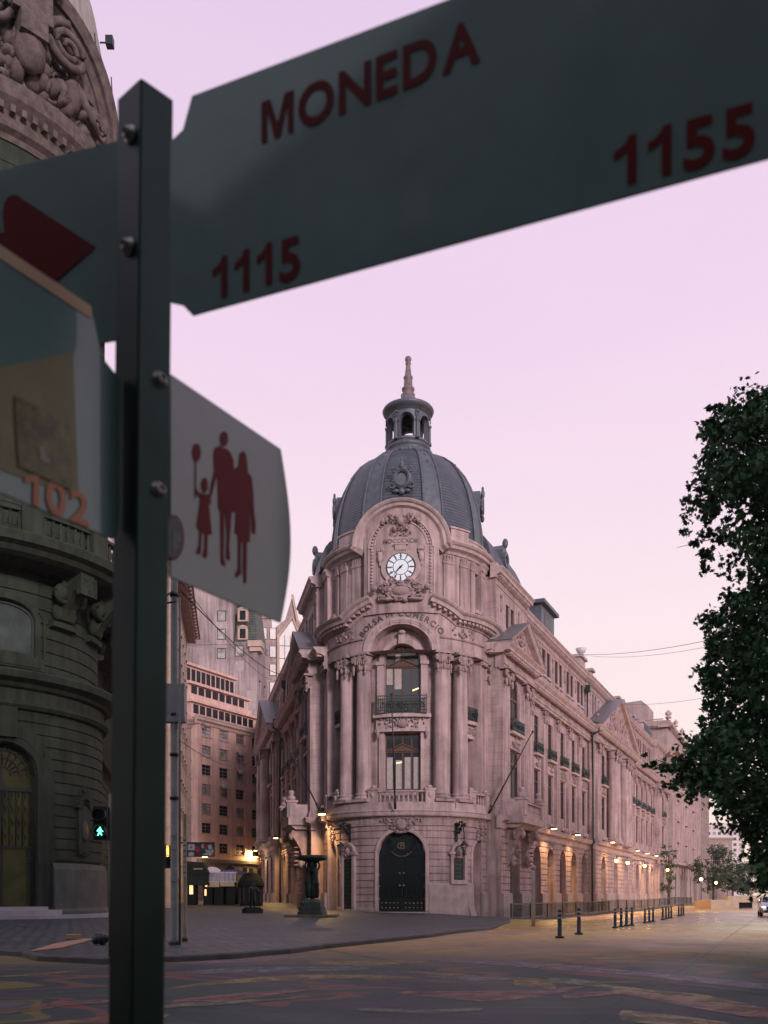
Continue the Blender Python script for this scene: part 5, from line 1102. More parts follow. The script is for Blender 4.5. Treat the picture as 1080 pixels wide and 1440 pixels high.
K.part('console', g, mats=DSTONE)
g = curved(R1); g.extr([(-.4,20.1),(2.0,20.2),(2.4,20.35),(2.6,20.6),(3.0,20.75),(3.1,21.2),(3.0,21.3),(-.4,21.35)], BD(-85), BD(112)); K.part('top_cornice', g, mats=DSTONE)
g = MB(R1); balustrade(g, BD(-80), BD(110), 2.5, 21.3, 1.35, .36, .15)
for d_ in (-20, 4, 28, 52, 76, 100): u_ = BD(d_); g.box(u_-.45, u_+.45, 2.15, 2.85, 21.3, 22.8)
K.part('balustrade', g, mats=DSTONE)
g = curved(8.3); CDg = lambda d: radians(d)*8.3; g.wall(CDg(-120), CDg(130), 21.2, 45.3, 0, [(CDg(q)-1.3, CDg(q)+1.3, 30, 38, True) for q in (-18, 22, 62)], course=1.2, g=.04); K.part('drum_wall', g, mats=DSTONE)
g = curved(7.9); [g.box(radians(q)*7.9-1.4, radians(q)*7.9+1.4, -.2, -.15, 29, 39) for q in (-18, 22, 62)]; K.part('drum_window', g, mats=GLASSD)
g = curved(8.3); g.extr([(-.3,44.0),(.1,44.0),(.2,44.3),(.5,44.5),(.6,45.3),(1.1,45.8),(1.2,46.6),(1.0,46.8),(-.5,46.9)], CDg(-120), CDg(130))
for i in range(60): u_ = CDg(-100)+i*.56; g.box(u_-.12, u_+.12, .4, .95, 45.1, 45.5)
K.part('drum_cornice', g, mats=DCARVE, split=False)
KU = CDg(5)
g = curved(8.3)                                            # great arched pediment with scrolls and figures
for r_, w_, n0, n1 in ((6.3, .32, .1, 1.6), (5.7, .22, .1, 1.2), (5.2, .2, .1, .9), (4.2, .25, .1, 1.0)): g.sweep(arc(KU, 46.8, r_, 0, pi, 36, r_*.98), [(-w_,n0),(w_,n0),(w_,n1),(-w_,n1-.2)])
strips(g, KU-6.2, KU+6.2, lambda u: 46.7, lambda u: 46.8+sqrt(max(0, 6.2**2-(u-KU)**2))*.98, .3, .3)
relief(g, KU-3.8, KU+3.8, .5, 46.9, 50.5, .9, 60, 17, shape=lambda x, z: x*x+z*z < .95)
for q in (-1, 1):
    g.spiral(KU+q*2.0, 1.5, 50.3, 1.25, 2.3, q, .26); g.spiral(KU+q*4.4, 1.2, 47.9, .7, 2, -q, .16)
    g.ball(KU+q*2.6, 1.0, 48.3, .6, .5, 1.0); g.ball(KU+q*2.5, 1.2, 49.4, .32, .32, .36); g.tube([(KU+q*2.6,1.2,48.8),(KU+q*3.4,1.3,48.0),(KU+q*4.2,1.3,47.3)], [.3,.26,.2], 8)
g.box(KU-.9, KU+.9, .3, 2.0, 50.2, 52.6); g.box(KU-1.3, KU+1.3, .3, 2.3, 52.3, 53.2); g.box(KU-.6, KU+.6, .5, 2.2, 49.0, 50.2); g.ball(KU, 1.4, 48.6, .9, .7, 1.2, 12)
K.part('arched_pediment', g, mats=DCARVE)
g = MB(); g.lathe(0, 0, [(9.0,46.7),(8.9,50),(8.5,54),(7.8,58),(6.5,62),(4.6,66),(2.0,69),(0,70)], 48); dm = K.part('dome', g, mats=mat('dome_render', (.34,.31,.30), .9, var=.2, streak=.3))
g = curved(8.5)
for q in range(-5, 7): u_ = radians(q*20)*8.5; g.tube([(u_, .55, 46.8), (u_, .52, 51), (u_, .3, 54.5)], .035, 4)
for z_, n_ in ((48.2,.6), (49.4,.58), (53.5,.3)): g.tube([(radians(d_)*8.5, n_, z_) for d_ in range(-110, 125, 5)], .05, 4)
ob('cable_rail', g.mesh('cable_rail', IRON), dm)
g = MB(); p_ = K.pt(9.1*sin(.86), 9.1*cos(.86), 55.2)
g.box(-.22, .22, -.2, .25, -.25, .3); g.tube([(0,-.6,0),(0,0,0)], .05, 5); ob('spot_lamp', g.mesh('spot_lamp', IRON), club, p_, K.rz+.9)
g = MB(); g.lathe(0, 0, [(7.0,-.4),(7.0,46)], 32); K.part('inner_wall', g, mats=IRON)
# flank along the side street
nF = Vector((.9776, .2105, 0)); fo = CL+nF*6.6
FK = Frame(club, fo, radians(102.15))
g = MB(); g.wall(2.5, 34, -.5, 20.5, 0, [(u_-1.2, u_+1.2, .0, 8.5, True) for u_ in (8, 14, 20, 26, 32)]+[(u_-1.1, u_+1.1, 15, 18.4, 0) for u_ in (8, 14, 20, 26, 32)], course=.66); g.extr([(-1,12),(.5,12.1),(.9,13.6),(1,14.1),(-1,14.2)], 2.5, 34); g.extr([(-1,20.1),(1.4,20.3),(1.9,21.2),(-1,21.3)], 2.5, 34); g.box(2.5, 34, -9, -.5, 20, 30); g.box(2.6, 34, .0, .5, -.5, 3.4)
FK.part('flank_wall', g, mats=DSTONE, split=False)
g = MB(); g.box(2.6, 33.9, -1.4, -1.2, -.5, 20); FK.part('flank_window', g, mats=GLASSD)
g = MB(); g.box(8.4, 8.9, .5, .8, 5.5, 7.4); FK.part('lit_sign', g, mats=mat('lit_amber_sign', (1, .55, .15), .5, var=0, emit=.8)) 
FW = Frame(club, CL+Vector((-7.0, -4.0, 0)), radians(-12)); g = MB(); g.wall(-26, 0, -.5, 20.5, 0, [], course=.66); g.extr([(-1,20.1),(1.4,20.3),(1.9,21.2),(-1,21.3)], -26, 0); FW.part('street_wall', g, mats=DSTONE, split=False)
# ================================================================ foreground: sign post and street signs
STEEL = mat('galvanised_post_steel', (.022,.042,.036), .4, metal=.75, var=.2, scale=8)
PLATE2 = mat('light_tuned_sign_enamel', (.15,.215,.19), .4, var=.12, scale=7, spec=.3, coat=.4)  # sign enamel again, with the light on this turned plate in its colour
PLATE = mat('grey_sign_enamel', (.135,.26,.235), .35, var=.14, scale=7, spec=.3, coat=.35)
PLATE_E = mat('sign_edge_beige', (.60,.43,.25), .5, var=.1)
RED = mat('dark_red_vinyl', (.15,.004,.006), .5, var=.1, spec=.15)
ORG = mat('orange_vinyl', (.42,.12,.02), .35, var=.1)
post_b = at(178.5, 1258, 1.345); 
post = thing('sign_post', 'dark green-grey square steel post carrying the street signs', 'post', (post_b.x, 1.345, 0)); post.rotation_euler = (0, radians(.57), 0)
a_ = .043; g = MB()
def quadpost(g, r0, z0, z1, cap):
    pts = [(-r0*.98, .0), (.004, -r0*.9), (r0*1.0, .0), (.004, r0*.9)]; bev = []
    for i, (x, y) in enumerate(pts):
        nx, ny = pts[(i+1) % 4]; px, py = pts[i-1]
        for t in (.1, .04): bev.append((x+(px-x)*t, y+(py-y)*t))
        for t in (.04, .1): bev.append((x+(nx-x)*t, y+(ny-y)*t))
    k = len(bev); g.add([(x, y, z0) for x, y in bev]+[(x, y, z1) for x, y in bev]+[(x*.8, y*.8, z1+cap) for x, y in bev], [(i, (i+1) % k, k+(i+1) % k, k+i) for i in range(k)]+[(k+i, k+(i+1) % k, 2*k+(i+1) % k, 2*k+i) for i in range(k)]+[tuple(range(2*k, 3*k))], raw=True)
quadpost(g, .0418, -.02, 2.655, .006); ob('post_shaft', g.mesh('post_shaft', STEEL), post)
for (px, py, side) in ((185, 193, -1), (183, 350, -1), (222, 530, 1), (220, 686, 1)):
    p = at(px, py, 1.325)-post.location; p.x -= p.z*math.tan(radians(.57)); t_ = (p.x+.0405)/.081; yy = -.036*(1-abs(t_-.5)*2)
    g = MB(); n_ = Vector((side*.66, -.75, 0)).normalized(); tt = Vector((-n_.y, n_.x, 0)); c_ = Vector((p.x, yy, p.z))
    def ring(r, d): return [c_+n_*d+tt*r*cos(2*pi*i/14)+Vector((0,0,r*sin(2*pi*i/14))) for i in range(14)]
    R_ = [ring(.0125, 0), ring(.0125, .0025), ring(.0085, .003), ring(.008, .009), ring(.005, .0115), ring(.0045, .009)]
    g.add([tuple(v) for r_ in R_ for v in r_], [(j*14+i, j*14+(i+1) % 14, (j+1)*14+(i+1) % 14, (j+1)*14+i) for j in range(5) for i in range(14)]+[tuple(range(70, 84))], True, raw=True)
    ob('bolt', g.mesh('bolt', mat('bolt_steel', (.30,.31,.28), .3, metal=.8)), post)
class Plate:
    """a vertical sign plate through two pixel columns at given distances"""
    def __init__(s, px0, Y0, px1, Y1):
        s.a = Vector(((px0-CX)/F*Y0, Y0)); b = Vector(((px1-CX)/F*Y1, Y1)); s.L = (b-s.a).length; s.d = (b-s.a)/s.L; s.rz = atan2(s.d.y, s.d.x)
    def uv(s, px, py):
        kx = (px-CX)/F; u = (kx*s.a.y-s.a.x)/(s.d.x-kx*s.d.y); Y = s.a.y+s.d.y*u; return (u, CH+(HY-py)/F*Y)
    def start(s, name, label, z):
        s.z = z; s.root = thing(name, label, 'street sign', (s.a.x, s.a.y, z), s.rz); return s
    def body(s, poly, m, th=.004, n=0, name='plate', hem=None):
        g = MB(); g.prism([(u, v-s.z) for u, v in poly], n-th, n); return ob(name, g.mesh(name, m), s.root)
    def flat(s, polys, m, name, n=.0006, th=.0005, parent=None):
        g = MB()
        for q in polys: g.prism([(u, v-s.z) for u, v in q], n, n+th)
        return ob(name, g.mesh(name, m), parent or s.root)
    def text(s, txt, p0, p1, hh, m, name='lettering', n=.0012):
        """baseline from pixel p0 to p1, cap height hh metres"""
        (u0, v0), (u1, v1) = s.uv(*p0), s.uv(*p1); V = []; Fs = []; x_ = 0; H_ = 1
        one = [(.20,0),(.34,0),(.34,.73),(.225,.73),(.18,.64),(.10,.575),(0,.535),(0,.41),(.10,.445),(.20,.51)]
        for ch in txt:
            if ch == 'M': q_ = [(0,0),(0,.73),(.2,.73),(.365,.25),(.53,.73),(.73,.73),(.73,0),(.60,0),(.60,.56),(.43,0),(.30,0),(.13,.56),(.13,0)]; vs, fs = [(a, b, 0) for a, b in q_], [tuple(range(13))]
            elif ch == '1': vs, fs = [(a, b, 0) for a, b in one], [tuple(range(10))]
            else: vs, fs = text_polys(ch, 1, .028)
            xs = [v[0] for v in vs]; k0 = len(V); V += [(v[0]-min(xs)+x_, v[1]) for v in vs]; Fs += [tuple(i+k0 for i in f) for f in fs]; x_ += max(xs)-min(xs)+(.16 if ch == '1' else .10)
        x0 = 0; kx = (u1-u0)/max(v[0] for v in V); ky = hh/.73
        g = MB(); g.add([(u0+x*kx, n, v0-s.z+(v1-v0)*(x*kx)/(u1-u0)+y*ky) for x, y in V], Fs); return ob(name, g.mesh(name, m), s.root)
def ell(cx, cy, rx, ry, k=18): return [(cx+rx*cos(2*pi*i/k), cy+ry*sin(2*pi*i/k)) for i in range(k)]
# street name plate
S1 = Plate(270, 1.266, 1080, .996).start('street_name_sign', 'long grey street name plate reading MONEDA 1115 1155 above the corner', 2.294)
ue = S1.uv(1080, 300)[0]; zt_, zb_ = 2.594, 2.294; uL = S1.uv(270, 300)[0]
A_, B_, C_, D_ = S1.uv(257, 183), S1.uv(245, 193), S1.uv(243, 417), S1.uv(256, 425)
poly = [(uL, zb_), (ue+.17, zb_), (ue+.17, zt_), (uL, zt_), (A_[0], zt_-.042), (B_[0]-.006, zt_-.052), (C_[0]-.006, zb_+.027), (D_[0], zb_+.018)]
S1.body(poly, PLATE, .0035)
S1.text('MONEDA', (368, 203), (676, 84), .0545, RED); S1.text('1115', (299, 423), (422, 389), .056, RED, 'house_number'); S1.text('1155', (863, 266), (1062, 214), .056, RED, 'house_number')
# family sign
S2 = Plate(243, 1.373, 395, 1.60).start('pedestrian_area_sign', 'grey sign with a red family holding a balloon, rounded outer edge, below the name plate', 1.971)
u1 = S2.uv(395, 640)[0]; ub = S2.uv(409, 750)[0]; z0, z1 = 1.971, 2.271
poly = [(-.004, z0), (u1, z0)]+[(u1+(ub-u1)*sin(pi*i/12), z0+(z1-z0)*i/12) for i in range(1, 12)]+[(u1, z1), (-.004, z1)]
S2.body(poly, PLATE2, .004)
zz = lambda pts: [S2.uv(200+x/3, 400+y/3) for x, y in pts]
man = [(325,680),(305,690),(300,720),(303,790),(288,850),(284,885),(292,892),(302,850),(315,800),(318,860),(320,940),(328,960),(330,1100),(332,1180),(348,1190),(350,1180),(342,1150),(346,960),(350,955),(355,1060),(352,1155),(365,1166),(370,1160),(366,1100),(377,960),(393,962),(392,1000),(389,1050),(402,1056),(403,1090),(403,1200),(390,1225),(396,1238),(416,1222),(415,1150),(416,1088),(425,1090),(424,1200),(428,1262),(438,1260),(440,1150),(440,1088),(452,1088),(455,1000),(452,930),(461,990),(462,1050),(475,1053),(477,1010),(470,950),(468,880),(460,812),(445,795),(442,755),(436,715),(424,702),(410,715),(404,770),(392,775),(386,795),(385,745),(370,708),(352,692),(340,690)]
S2.flat([zz(man), zz(ell(344, 652, 17, 32)), zz([(240,880),(228,862),(221,870),(238,898),(244,905),(238,950),(228,1020),(240,1040),(238,1100),(226,1130),(236,1140),(246,1135),(250,1052),(262,1052),(262,1110),(253,1145),(265,1155),(273,1145),(275,1057),(293,1055),(280,930),(290,925),(286,885),(270,885)]), zz(ell(262, 848, 14, 32)), zz(ell(228, 710, 18, 39)), zz([(222,745),(227,745),(224,902),(220,902)])], RED, 'pictogram')
st = S2.flat([zz(ell(129, 1068, 46, 96, 28))], RED, 'round_sticker'); S2.flat([zz(ell(129, 1068, 41, 88, 28))], mat('sticker_black', (.01,.012,.013), .4), 'sticker_face', n=.0012); S2.flat([zz([(124,1040),(150,1050),(163,1080),(140,1100),(150,1110),(124,1130)])], mat('sticker_teal', (.06,.12,.11), .5), 'sticker_face', n=.0018)
# number sign 102 with stuck-on card
S3 = Plate(0, 1.166, 140, 1.30).start('direction_sign', 'close blurred sign numbered 102 with a graffiti sticker and beige top edge', 2.01)
z0, z1 = 2.008, 2.318; ur = S3.uv(128, 440)[0]; u2 = S3.uv(143, 500)[0]; u3 = S3.uv(168, 520)[0]; uw = S3.uv(160, 740)[0]
poly = [(-.30, z0), (uw, z0), (u3, z0+.02), (u3, z1-.075), (u2, z1-.06), (ur, z1), (-.30, z1)]
S3.body(poly, PLATE, .004); S3.flat([[(-.30, z1-.0165), (ur, z1-.0165), (ur, z1+.001), (-.30, z1+.001)]], PLATE_E, 'top_edge')
S3.flat([[S3.uv(-30, 523), S3.uv(102, 495), S3.uv(110, 700), S3.uv(-30, 650)]], mat('paper_label', (.24,.24,.12), .6, var=.15, scale=20), 'pasted_label')
S3.text('102', (33, 706), (124, 741), .044, ORG, 'house_number', n=.0022)
q = S3.flat([[S3.uv(18, 556), S3.uv(96, 598), S3.uv(98, 690), S3.uv(24, 656)]], mat('yellow_graffiti_sticker', (.14,.125,.015), .4, var=.9, scale=55, tint=(.02,.022,.045)), 'graffiti_sticker', n=.003)
S3.flat([[S3.uv(52, 628), S3.uv(60, 630), S3.uv(62, 645), S3.uv(68, 648), S3.uv(66, 654), S3.uv(54, 648)]], mat('sticker_pale', (.30,.29,.22), .5), 'sticker_mark', n=.0038)
# arrow sign
S4 = Plate(0, 1.455, 160, 1.40).start('arrow_sign', 'grey sign with a large dark red arrow behind the numbered sign', 2.34)
poly = [(-.28, 2.34), (S4.uv(176, 480)[0], 2.34), (S4.uv(176, 480)[0], 2.64), (-.28, 2.64)]; S4.body(poly, PLATE, .004)
ar = [(4,300),(7,285),(13,277),(22,274),(135,348),(80,396),(0,345),(-40,322),(-40,300),(0,328),(7,327)]; S4.flat([[S4.uv(*p) for p in ar]], RED, 'arrow', n=.001)
# ================================================================ poles, signals
def pole(name, label, px, Y, r, zt, m, cat='pole'):
    x = (px-CX)/F*Y; z0 = gz(x, Y)+PVH; o = thing(name, label, cat, (x, Y, z0)); g = MB(); g.lathe(0, 0, [(r*1.5,0),(r*1.5,.12),(r,.14),(r*.92,zt-z0),(0,zt-z0)], 12); ob('pole_shaft', g.mesh('pole_shaft', m), o); return o
POLEM = mat('painted_pole_grey', (.17,.185,.17), .5, var=.3, scale=3, streak=.3)
up = pole('utility_pole', 'pale grey metal pole with a grey box, just right of the sign post', 245, 25.5, .105, 10.6, POLEM)
g = MB(); g.box(-.32, .30, -.15, .1, 6.35-up.location.z, 7.3-up.location.z); g.box(-.34, .32, -.16, .12, 6.25-up.location.z, 6.35-up.location.z); g.box(.12, .5, -.14, .11, 6.5-up.location.z, 7.85-up.location.z-.1) if False else None
ob('junction_box', g.mesh('junction_box', mat('grey_box', (.30,.29,.31), .5)), up)
g = MB()
for z_ in (9.6, 6.3, 5.2, 4.0): g.lathe(0, 0, [(.12,z_),(.125,z_),(.125,z_+.08),(.12,z_+.08)], 12)
g.tube([(0,.12,9.7),(-.2,.3,9.5),(-.15,.35,9.3),(.1,.2,9.4)], .03, 5); ob('clamp', g.mesh('clamp', IRON), up)
g = MB(); g.lathe(.2, .22, [(.035,0),(.035,9.5)], 6); ob('conduit', g.mesh('conduit', POLEM), up)
g = MB()
for z_, m_ in ((3.0,1),(2.62,1),(1.75,1)): g.box(-.05, .05, .1, .112, z_, z_+.13)
ob('sticker', g.mesh('sticker', mat('white_paper', (.4,.4,.4), .8)), up)
bp_ = pole('sticker_pole', 'thin bronze coloured pole covered with small stickers near its top', 260, 27.5, .06, 3.9, mat('brown_pole', (.16,.12,.06), .4, metal=.3, var=.4, scale=3))
g = MB()
for i in range(8): g.box(-.045, .045, .057, .066, 1.9+i*.16, 1.99+i*.16+.03*(i % 2))
ob('sticker', g.mesh('sticker', mat('white_paper', (.4,.4,.4), .8)), bp_)
def signal(name, label, px, Y, px_face, zc, lit, side=0):
    x = (px-CX)/F*Y; o = thing(name, label, 'traffic light', (x, Y, gz(x, Y)+PVH)); z = o.location.z; g = MB(); g.lathe(0, 0, [(.07,0),(.06,3.6),(0,3.62)], 10); ob('pole_shaft', g.mesh('pole_shaft', POLEM), o)
    hx = (px_face-CX)/F*Y-x; zc -= z; ang = radians(side); c, s_ = cos(ang), sin(ang)
    def tr(g):
        g.v = [(hx+v[0]*c-v[1]*s_, v[0]*s_+v[1]*c-.12, v[2]+zc) for v in g.v]; return g
    g = MB(); g.box(-.15, .15, -.1, .08, -.37, .37)
    for dz in (.18, -.18): g.sweep(arc(0, dz, .14, 0, 2*pi-.01, 16), [(-.012,.08),(.012,.08),(.012,.2),(-.012,.2)])
    ob('signal_head', tr(g).mesh('signal_head', IRON), o)
    for dz, on in ((.18, 0), (-.18, 1)):
        g = MB(); g.prism([(.125*cos(2*pi*i/18), dz+.125*sin(2*pi*i/18)) for i in range(18)], .082, .09); ob('signal_lens', tr(g).mesh('signal_lens', mat('dark_lens', (.012,.02,.02), .2)), o)
    g = MB()
    if lit == 'walk':
        for pl in ([(-.012,.085),(.022,.085),(.022,.05),(-.012,.05)],[(-.03,.045),(.03,.045),(.04,.02),(.075,-.01),(.065,-.02),(.025,.005),(.02,-.02),(.055,-.1),(.035,-.105),(0,-.04),(-.03,-.105),(-.055,-.1),(-.02,-.02),(-.022,.01),(-.055,-.015),(-.065,-.005),(-.045,.03)]): g.prism([(u*1.05, v-.175) for u, v in pl], .092, .097)
        m_ = mat('green_signal_light', (.15, 1, .62), .5, var=0, emit=3.5)
    else:
        for i in range(7): g.ball(0, .1, .33-i*.05, .05, .03, .03, 6); 
        m_ = mat('amber_signal_light', (1, .5, .08), .5, var=0, emit=3)
    ob('signal_symbol', tr(g).mesh('signal_symbol', m_), o); return o
signal('pedestrian_signal', 'pedestrian signal showing a green walking man left of the sign post', 157, 20.6, 144.5, 3.08, 'walk')
signal('pedestrian_signal', 'pedestrian signal seen edge on glowing amber beside the grey pole', 229, 30, 236, 2.72, 'amber', 25)
x_ = (141-CX)/F*60; o = thing('litter_bin', 'small stone coloured litter bin with a green lid beside the dark building', 'litter bin', (x_-.1, 58, gz(x_, 58)+PVH)); g = MB(); g.lathe(0, 0, [(.42,0),(.45,.1),(.42,1.6),(.45,1.65)], 8, smooth=False); ob('bin_body', g.mesh('bin_body', mat('bin_stone', (.25,.24,.20), .8)), o); g = MB(); g.lathe(0, 0, [(.5,1.65),(.5,1.8),(.3,2.05),(0,2.1)], 8, smooth=False); ob('lid', g.mesh('lid', mat('green_lid', (.04,.12,.09), .5)), o)
# cardboard and bag on the pavement
def gp(px, py): p = hit(px, py, PVH); return (p.x, p.y, gz(p.x, p.y)+PVH)
CB = mat('cardboard', (.36,.20,.13), .9, var=.15)
P_ = [gp(*p) for p in ((42,1339),(88,1334),(132,1322),(120,1321),(78,1328))]
g = MB(); g.add([(x, y, z+.012) for x, y, z in P_]+[(x, y, z+.03) for x, y, z in P_], [(4,3,2,1,0),(5,6,7,8,9)]+[(i, (i+1) % 5, 5+(i+1) % 5, 5+i) for i in range(5)], raw=True); tag(ob('cardboard_sheet', g.mesh('cardboard_sheet', CB)), 'flattened brown cardboard lying on the pavement by the kerb', 'cardboard')
b_ = gp(104, 1321); g = MB(); g.box(-.22, .22, -.15, .15, 0, .12); tag(ob('cardboard_box', g.mesh('cardboard_box', mat('tan_card', (.42,.27,.14), .9)), None, (b_[0], b_[1], b_[2]+.03), .3), 'small folded tan carton at the back of the flattened cardboard', 'box')
b_ = gp(143, 1329); g = MB(); rr_ = random.Random(3)
for i in range(9): g.ball(rr_.uniform(-.14,.14), rr_.uniform(-.1,.1), .1+rr_.random()*.12, .12, .11, .12)
tag(ob('dark_bag', g.mesh('dark_bag', IRON), None, b_), 'black crumpled bag beside the flattened cardboard', 'bag')
# ================================================================ wall lanterns, flag poles, fountain, statue
def lantern_mb(s=1):
    g = MB(); g.lathe(0, 0, [(.02*s,-.95*s),(.06*s,-.9*s),(.14*s,-.85*s)], 6); 
    for i in range(6): a = pi*i/3; g.tube([(.14*s*sin(a), .14*s*cos(a), -.85*s), (.24*s*sin(a), .24*s*cos(a), -.25*s)], .014*s, 4)
    g.lathe(0, 0, [(.27*s,-.27*s),(.29*s,-.22*s),(.14*s,-.06*s),(.1*s,-.04*s),(.1*s,.02*s),(.03*s,.06*s),(.02*s,.2*s)], 6); return g
for sg in (-1, 1):
    a = radians(sg*38); Fl = Frame(bolsa, T.w, T.rz+a); ng = R0+.15
    g = lantern_mb(1.25); v0 = list(g.v); g.v = [(v[0], v[1]-1.15, v[2]-.35) for v in v0]
    g.tube([(0,0,.9),(0,.5,1.15),(0,1.0,.95),(0,1.15,.4),(0,1.15,-.1)], .06, 6); g.tube([(0,0,.2),(0,.3,.45),(0,.6,.9),(0,1.0,1.05)], .045, 6); g.box(-.12, .12, 0, .08, -.3, 1.3)
    for (n_, z_) in ((.25,1.2),(.55,.75),(.75,1.3),(1.1,1.1),(.3,.5)): g.ball(sg*.1, n_, z_, .13, .13, .17, 7); g.ball(-sg*.14, n_, z_+.05, .1, .12, .12, 6)
    o = Fl.part('wall_lantern', g, 0, ng, 6.35, mats=IRON, split=False)
    g = MB(); g.lathe(0, 0, [(.1,-1.35),(.22,-.75)], 6); g.v = [(v[0], v[1]-1.15, v[2]-.02) for v in g.v]; ob('lantern_glass', g.mesh('lantern_glass', mat('smoky_glass', (.12,.11,.09), .2)), o)
# lit lanterns on the far wing
def lit_lantern(s_, n_=2.6, z_=6.2):
    g = MB(); g.tube([(0,-n_+.5,.75),(0,-n_*.5,1.0),(0,0,.8),(0,0,.3)], .05, 5); g.lathe(0, 0, [(.3,.25),(.36,.2),(.1,.42)], 8); o = FR.part('wall_lantern', g, s_, n_, z_, mats=IRON, split=False)
    g = MB(); g.lathe(0, 0, [(0,-.3),(.16,-.25),(.26,-.05),(.26,.1),(.2,.24)], 10); ob('lantern_glass', g.mesh('lantern_glass', GLOBE), o)
    L = bpy.data.lights.new('lantern_light', 'POINT'); L.energy = 120; L.color = (1, .58, .22); L.shadow_soft_size = .3; lo = bpy.data.objects.new('lantern_light', L); COL.objects.link(lo); lo.parent = o; lo.location = (0, -.5, -.1)
for s_ in (51, 60, 76, 104): lit_lantern(s_)
def flagpole(b0, tip, label, ball=True):
    d = tip-b0; g = MB(); g.tube([(0,0,0), tuple(d)], [.07,.045], 7, raw=True); g.ball(d.x, d.y, d.z, .11, .11, .11, 8, raw=True); g.tube([(0,0,-.0), tuple(d.normalized()*.9)], .11, 7, raw=True)
    o = tag(ob('flagpole', g.mesh('flagpole', IRON), None, b0), label, 'flagpole'); return o
flagpole(T.w+Vector((-1.3, -8.3, 8.7)), at(550.5, 976, 74.5), 'black bare flagpole rising in front of the central windows')
flagpole(at(451, 1142, 82.6), at(394, 1029, 79), 'black bare flagpole leaning out at the tower corner toward the side street')
flagpole(at(687, 1145, 82.6), at(749, 1029, 79.5), 'black bare flagpole leaning out at the tower corner above the railing')
# fountain
fx = hit(439, 1289, PVH); fz = gz(fx.x, fx.y)+PVH; fo_ = thing('fountain', 'dark bronze fountain with figures holding a round basin before the tower', 'fountain', (fx.x, fx.y, fz)); sc = fx.y/1300
g = MB(); H = lambda py: (1289-py)*sc
g.box(-1.6, 1.6, -1.6, 1.6, -.15, .12); plb = ob('base_slab', g.mesh('base_slab', mat('mossy_stone', (.16,.13,.06), .8, var=.4, scale=3)), fo_)
g = MB(); g.lathe(0, 0, [(.92,.12),(.92,.3),(.84,.34),(.84,.6),(.76,.64),(.76,.9),(.66,.96),(.6,1.1)], 8, smooth=False); ob('pedestal', g.mesh('pedestal', mat('green_bronze', (.05,.065,.055), .5, metal=.4, var=.5, scale=5)), fo_)
ht = H(1203)
g = MB(); g.lathe(0, 0, [(.2,ht-.75),(.3,ht-.5),(.45,ht-.38),(.85,ht-.3),(.93,ht-.2),(.93,ht-.05),(.86,ht),(.75,ht-.02),(.3,ht-.12),(0,ht-.14)], 28); ob('basin', g.mesh('basin', BRONZE), fo_)
def skin_body(name, joints, bones, radii, m, parent, loc=(0,0,0), rz=0, sub=2, scale=1):
    me = bpy.data.meshes.new(name); me.from_pydata([tuple(c*scale for c in j) for j in joints], bones, []); o = ob(name, me, parent, loc, rz); md = o.modifiers.new('s', 'SKIN')
    for i, r in enumerate(radii): me.skin_vertices[0].data[i].radius = ((r if isinstance(r, (int, float)) else r[0])*scale, (r if isinstance(r, (int, float)) else r[1])*scale)
    me.skin_vertices[0].data[0].use_root = True; sb = o.modifiers.new('u', 'SUBSURF'); sb.levels = sub; sb.render_levels = sub; md.use_smooth_shade = True
    dg = bpy.context.evaluated_depsgraph_get(); dg.update(); m2 = bpy.data.meshes.new_from_object(o.evaluated_get(dg)); o.modifiers.clear(); o.data = m2; m2.materials.clear(); m2.materials.append(m); return o
for k_ in range(4):
    a = pi/4+k_*pi/2; c_ = (.27*sin(a), -.27*cos(a))
    jt = [(0,0,.95),(0,-.02,1.2),(0,0,1.42),(0,0,1.52),(0,-.02,1.66),(0,0,1.74),(-.2,0,1.42),(-.24,-.05,1.62),(-.14,-.04,1.9),(.2,0,1.42),(.24,-.05,1.62),(.14,-.04,1.9),(-.1,0,.5),(-.1,.02,.05),(.1,-.04,.5),(.1,-.02,.05)]
    skin_body('figure', jt, [(0,1),(1,2),(2,3),(3,4),(4,5),(2,6),(6,7),(7,8),(2,9),(9,10),(10,11),(0,12),(12,13),(0,14),(14,15)], [(.17,.14),(.13,.11),(.16,.11),.06,(.1,.11),.07,.06,.05,.04,.06,.05,.04,.13,.1,.13,.1], BRONZE, fo_, (c_[0], c_[1], 1.05), a, scale=1.02*(ht-1.75)/1.8*1.12)
g = MB(); g.lathe(0, 0, [(.16,1.0),(.12,1.6),(.14,ht-.6)], 8); ob('stem', g.mesh('stem', BRONZE), fo_)
# bronze statue on the plaza
sx = hit(355, 1284, PVH); so_ = thing('bronze_statue', 'dark bronze statue of a stooping figure on a low dark slab', 'statue', (sx.x, sx.y, gz(sx.x, sx.y)+PVH), .5)
g = MB(); g.box(-.62, .62, -.45, .45, -.05, .3); g.box(-.5, .5, -.35, .35, .3, .4); ob('base_slab', g.mesh('base_slab', BRONZE), so_)
jt = [(0,0,.85),(0,-.05,1.1),(.04,-.08,1.38),(.05,-.12,1.5),(.05,-.16,1.64),(.05,-.16,1.74),(-.24,-.08,1.38),(-.38,-.12,1.12),(-.3,-.3,1.0),(.3,-.08,1.36),(.42,-.18,1.12),(.5,-.38,1.05),(-.12,0,.45),(-.1,.05,.05),(-.1,-.14,.02),(.12,-.05,.45),(.13,0,.05),(.13,-.19,.02)]
BB = [(0,1),(1,2),(2,3),(3,4),(4,5),(2,6),(6,7),(7,8),(2,9),(9,10),(10,11),(0,12),(12,13),(13,14),(0,15),(15,16),(16,17)]
skin_body('figure', jt, BB, [(.2,.17),(.2,.17),(.2,.15),.07,(.11,.12),.08,.09,.07,.05,.09,.07,.05,.13,.08,.05,.13,.08,.05], BRONZE, so_, (0,0,.38), 0)
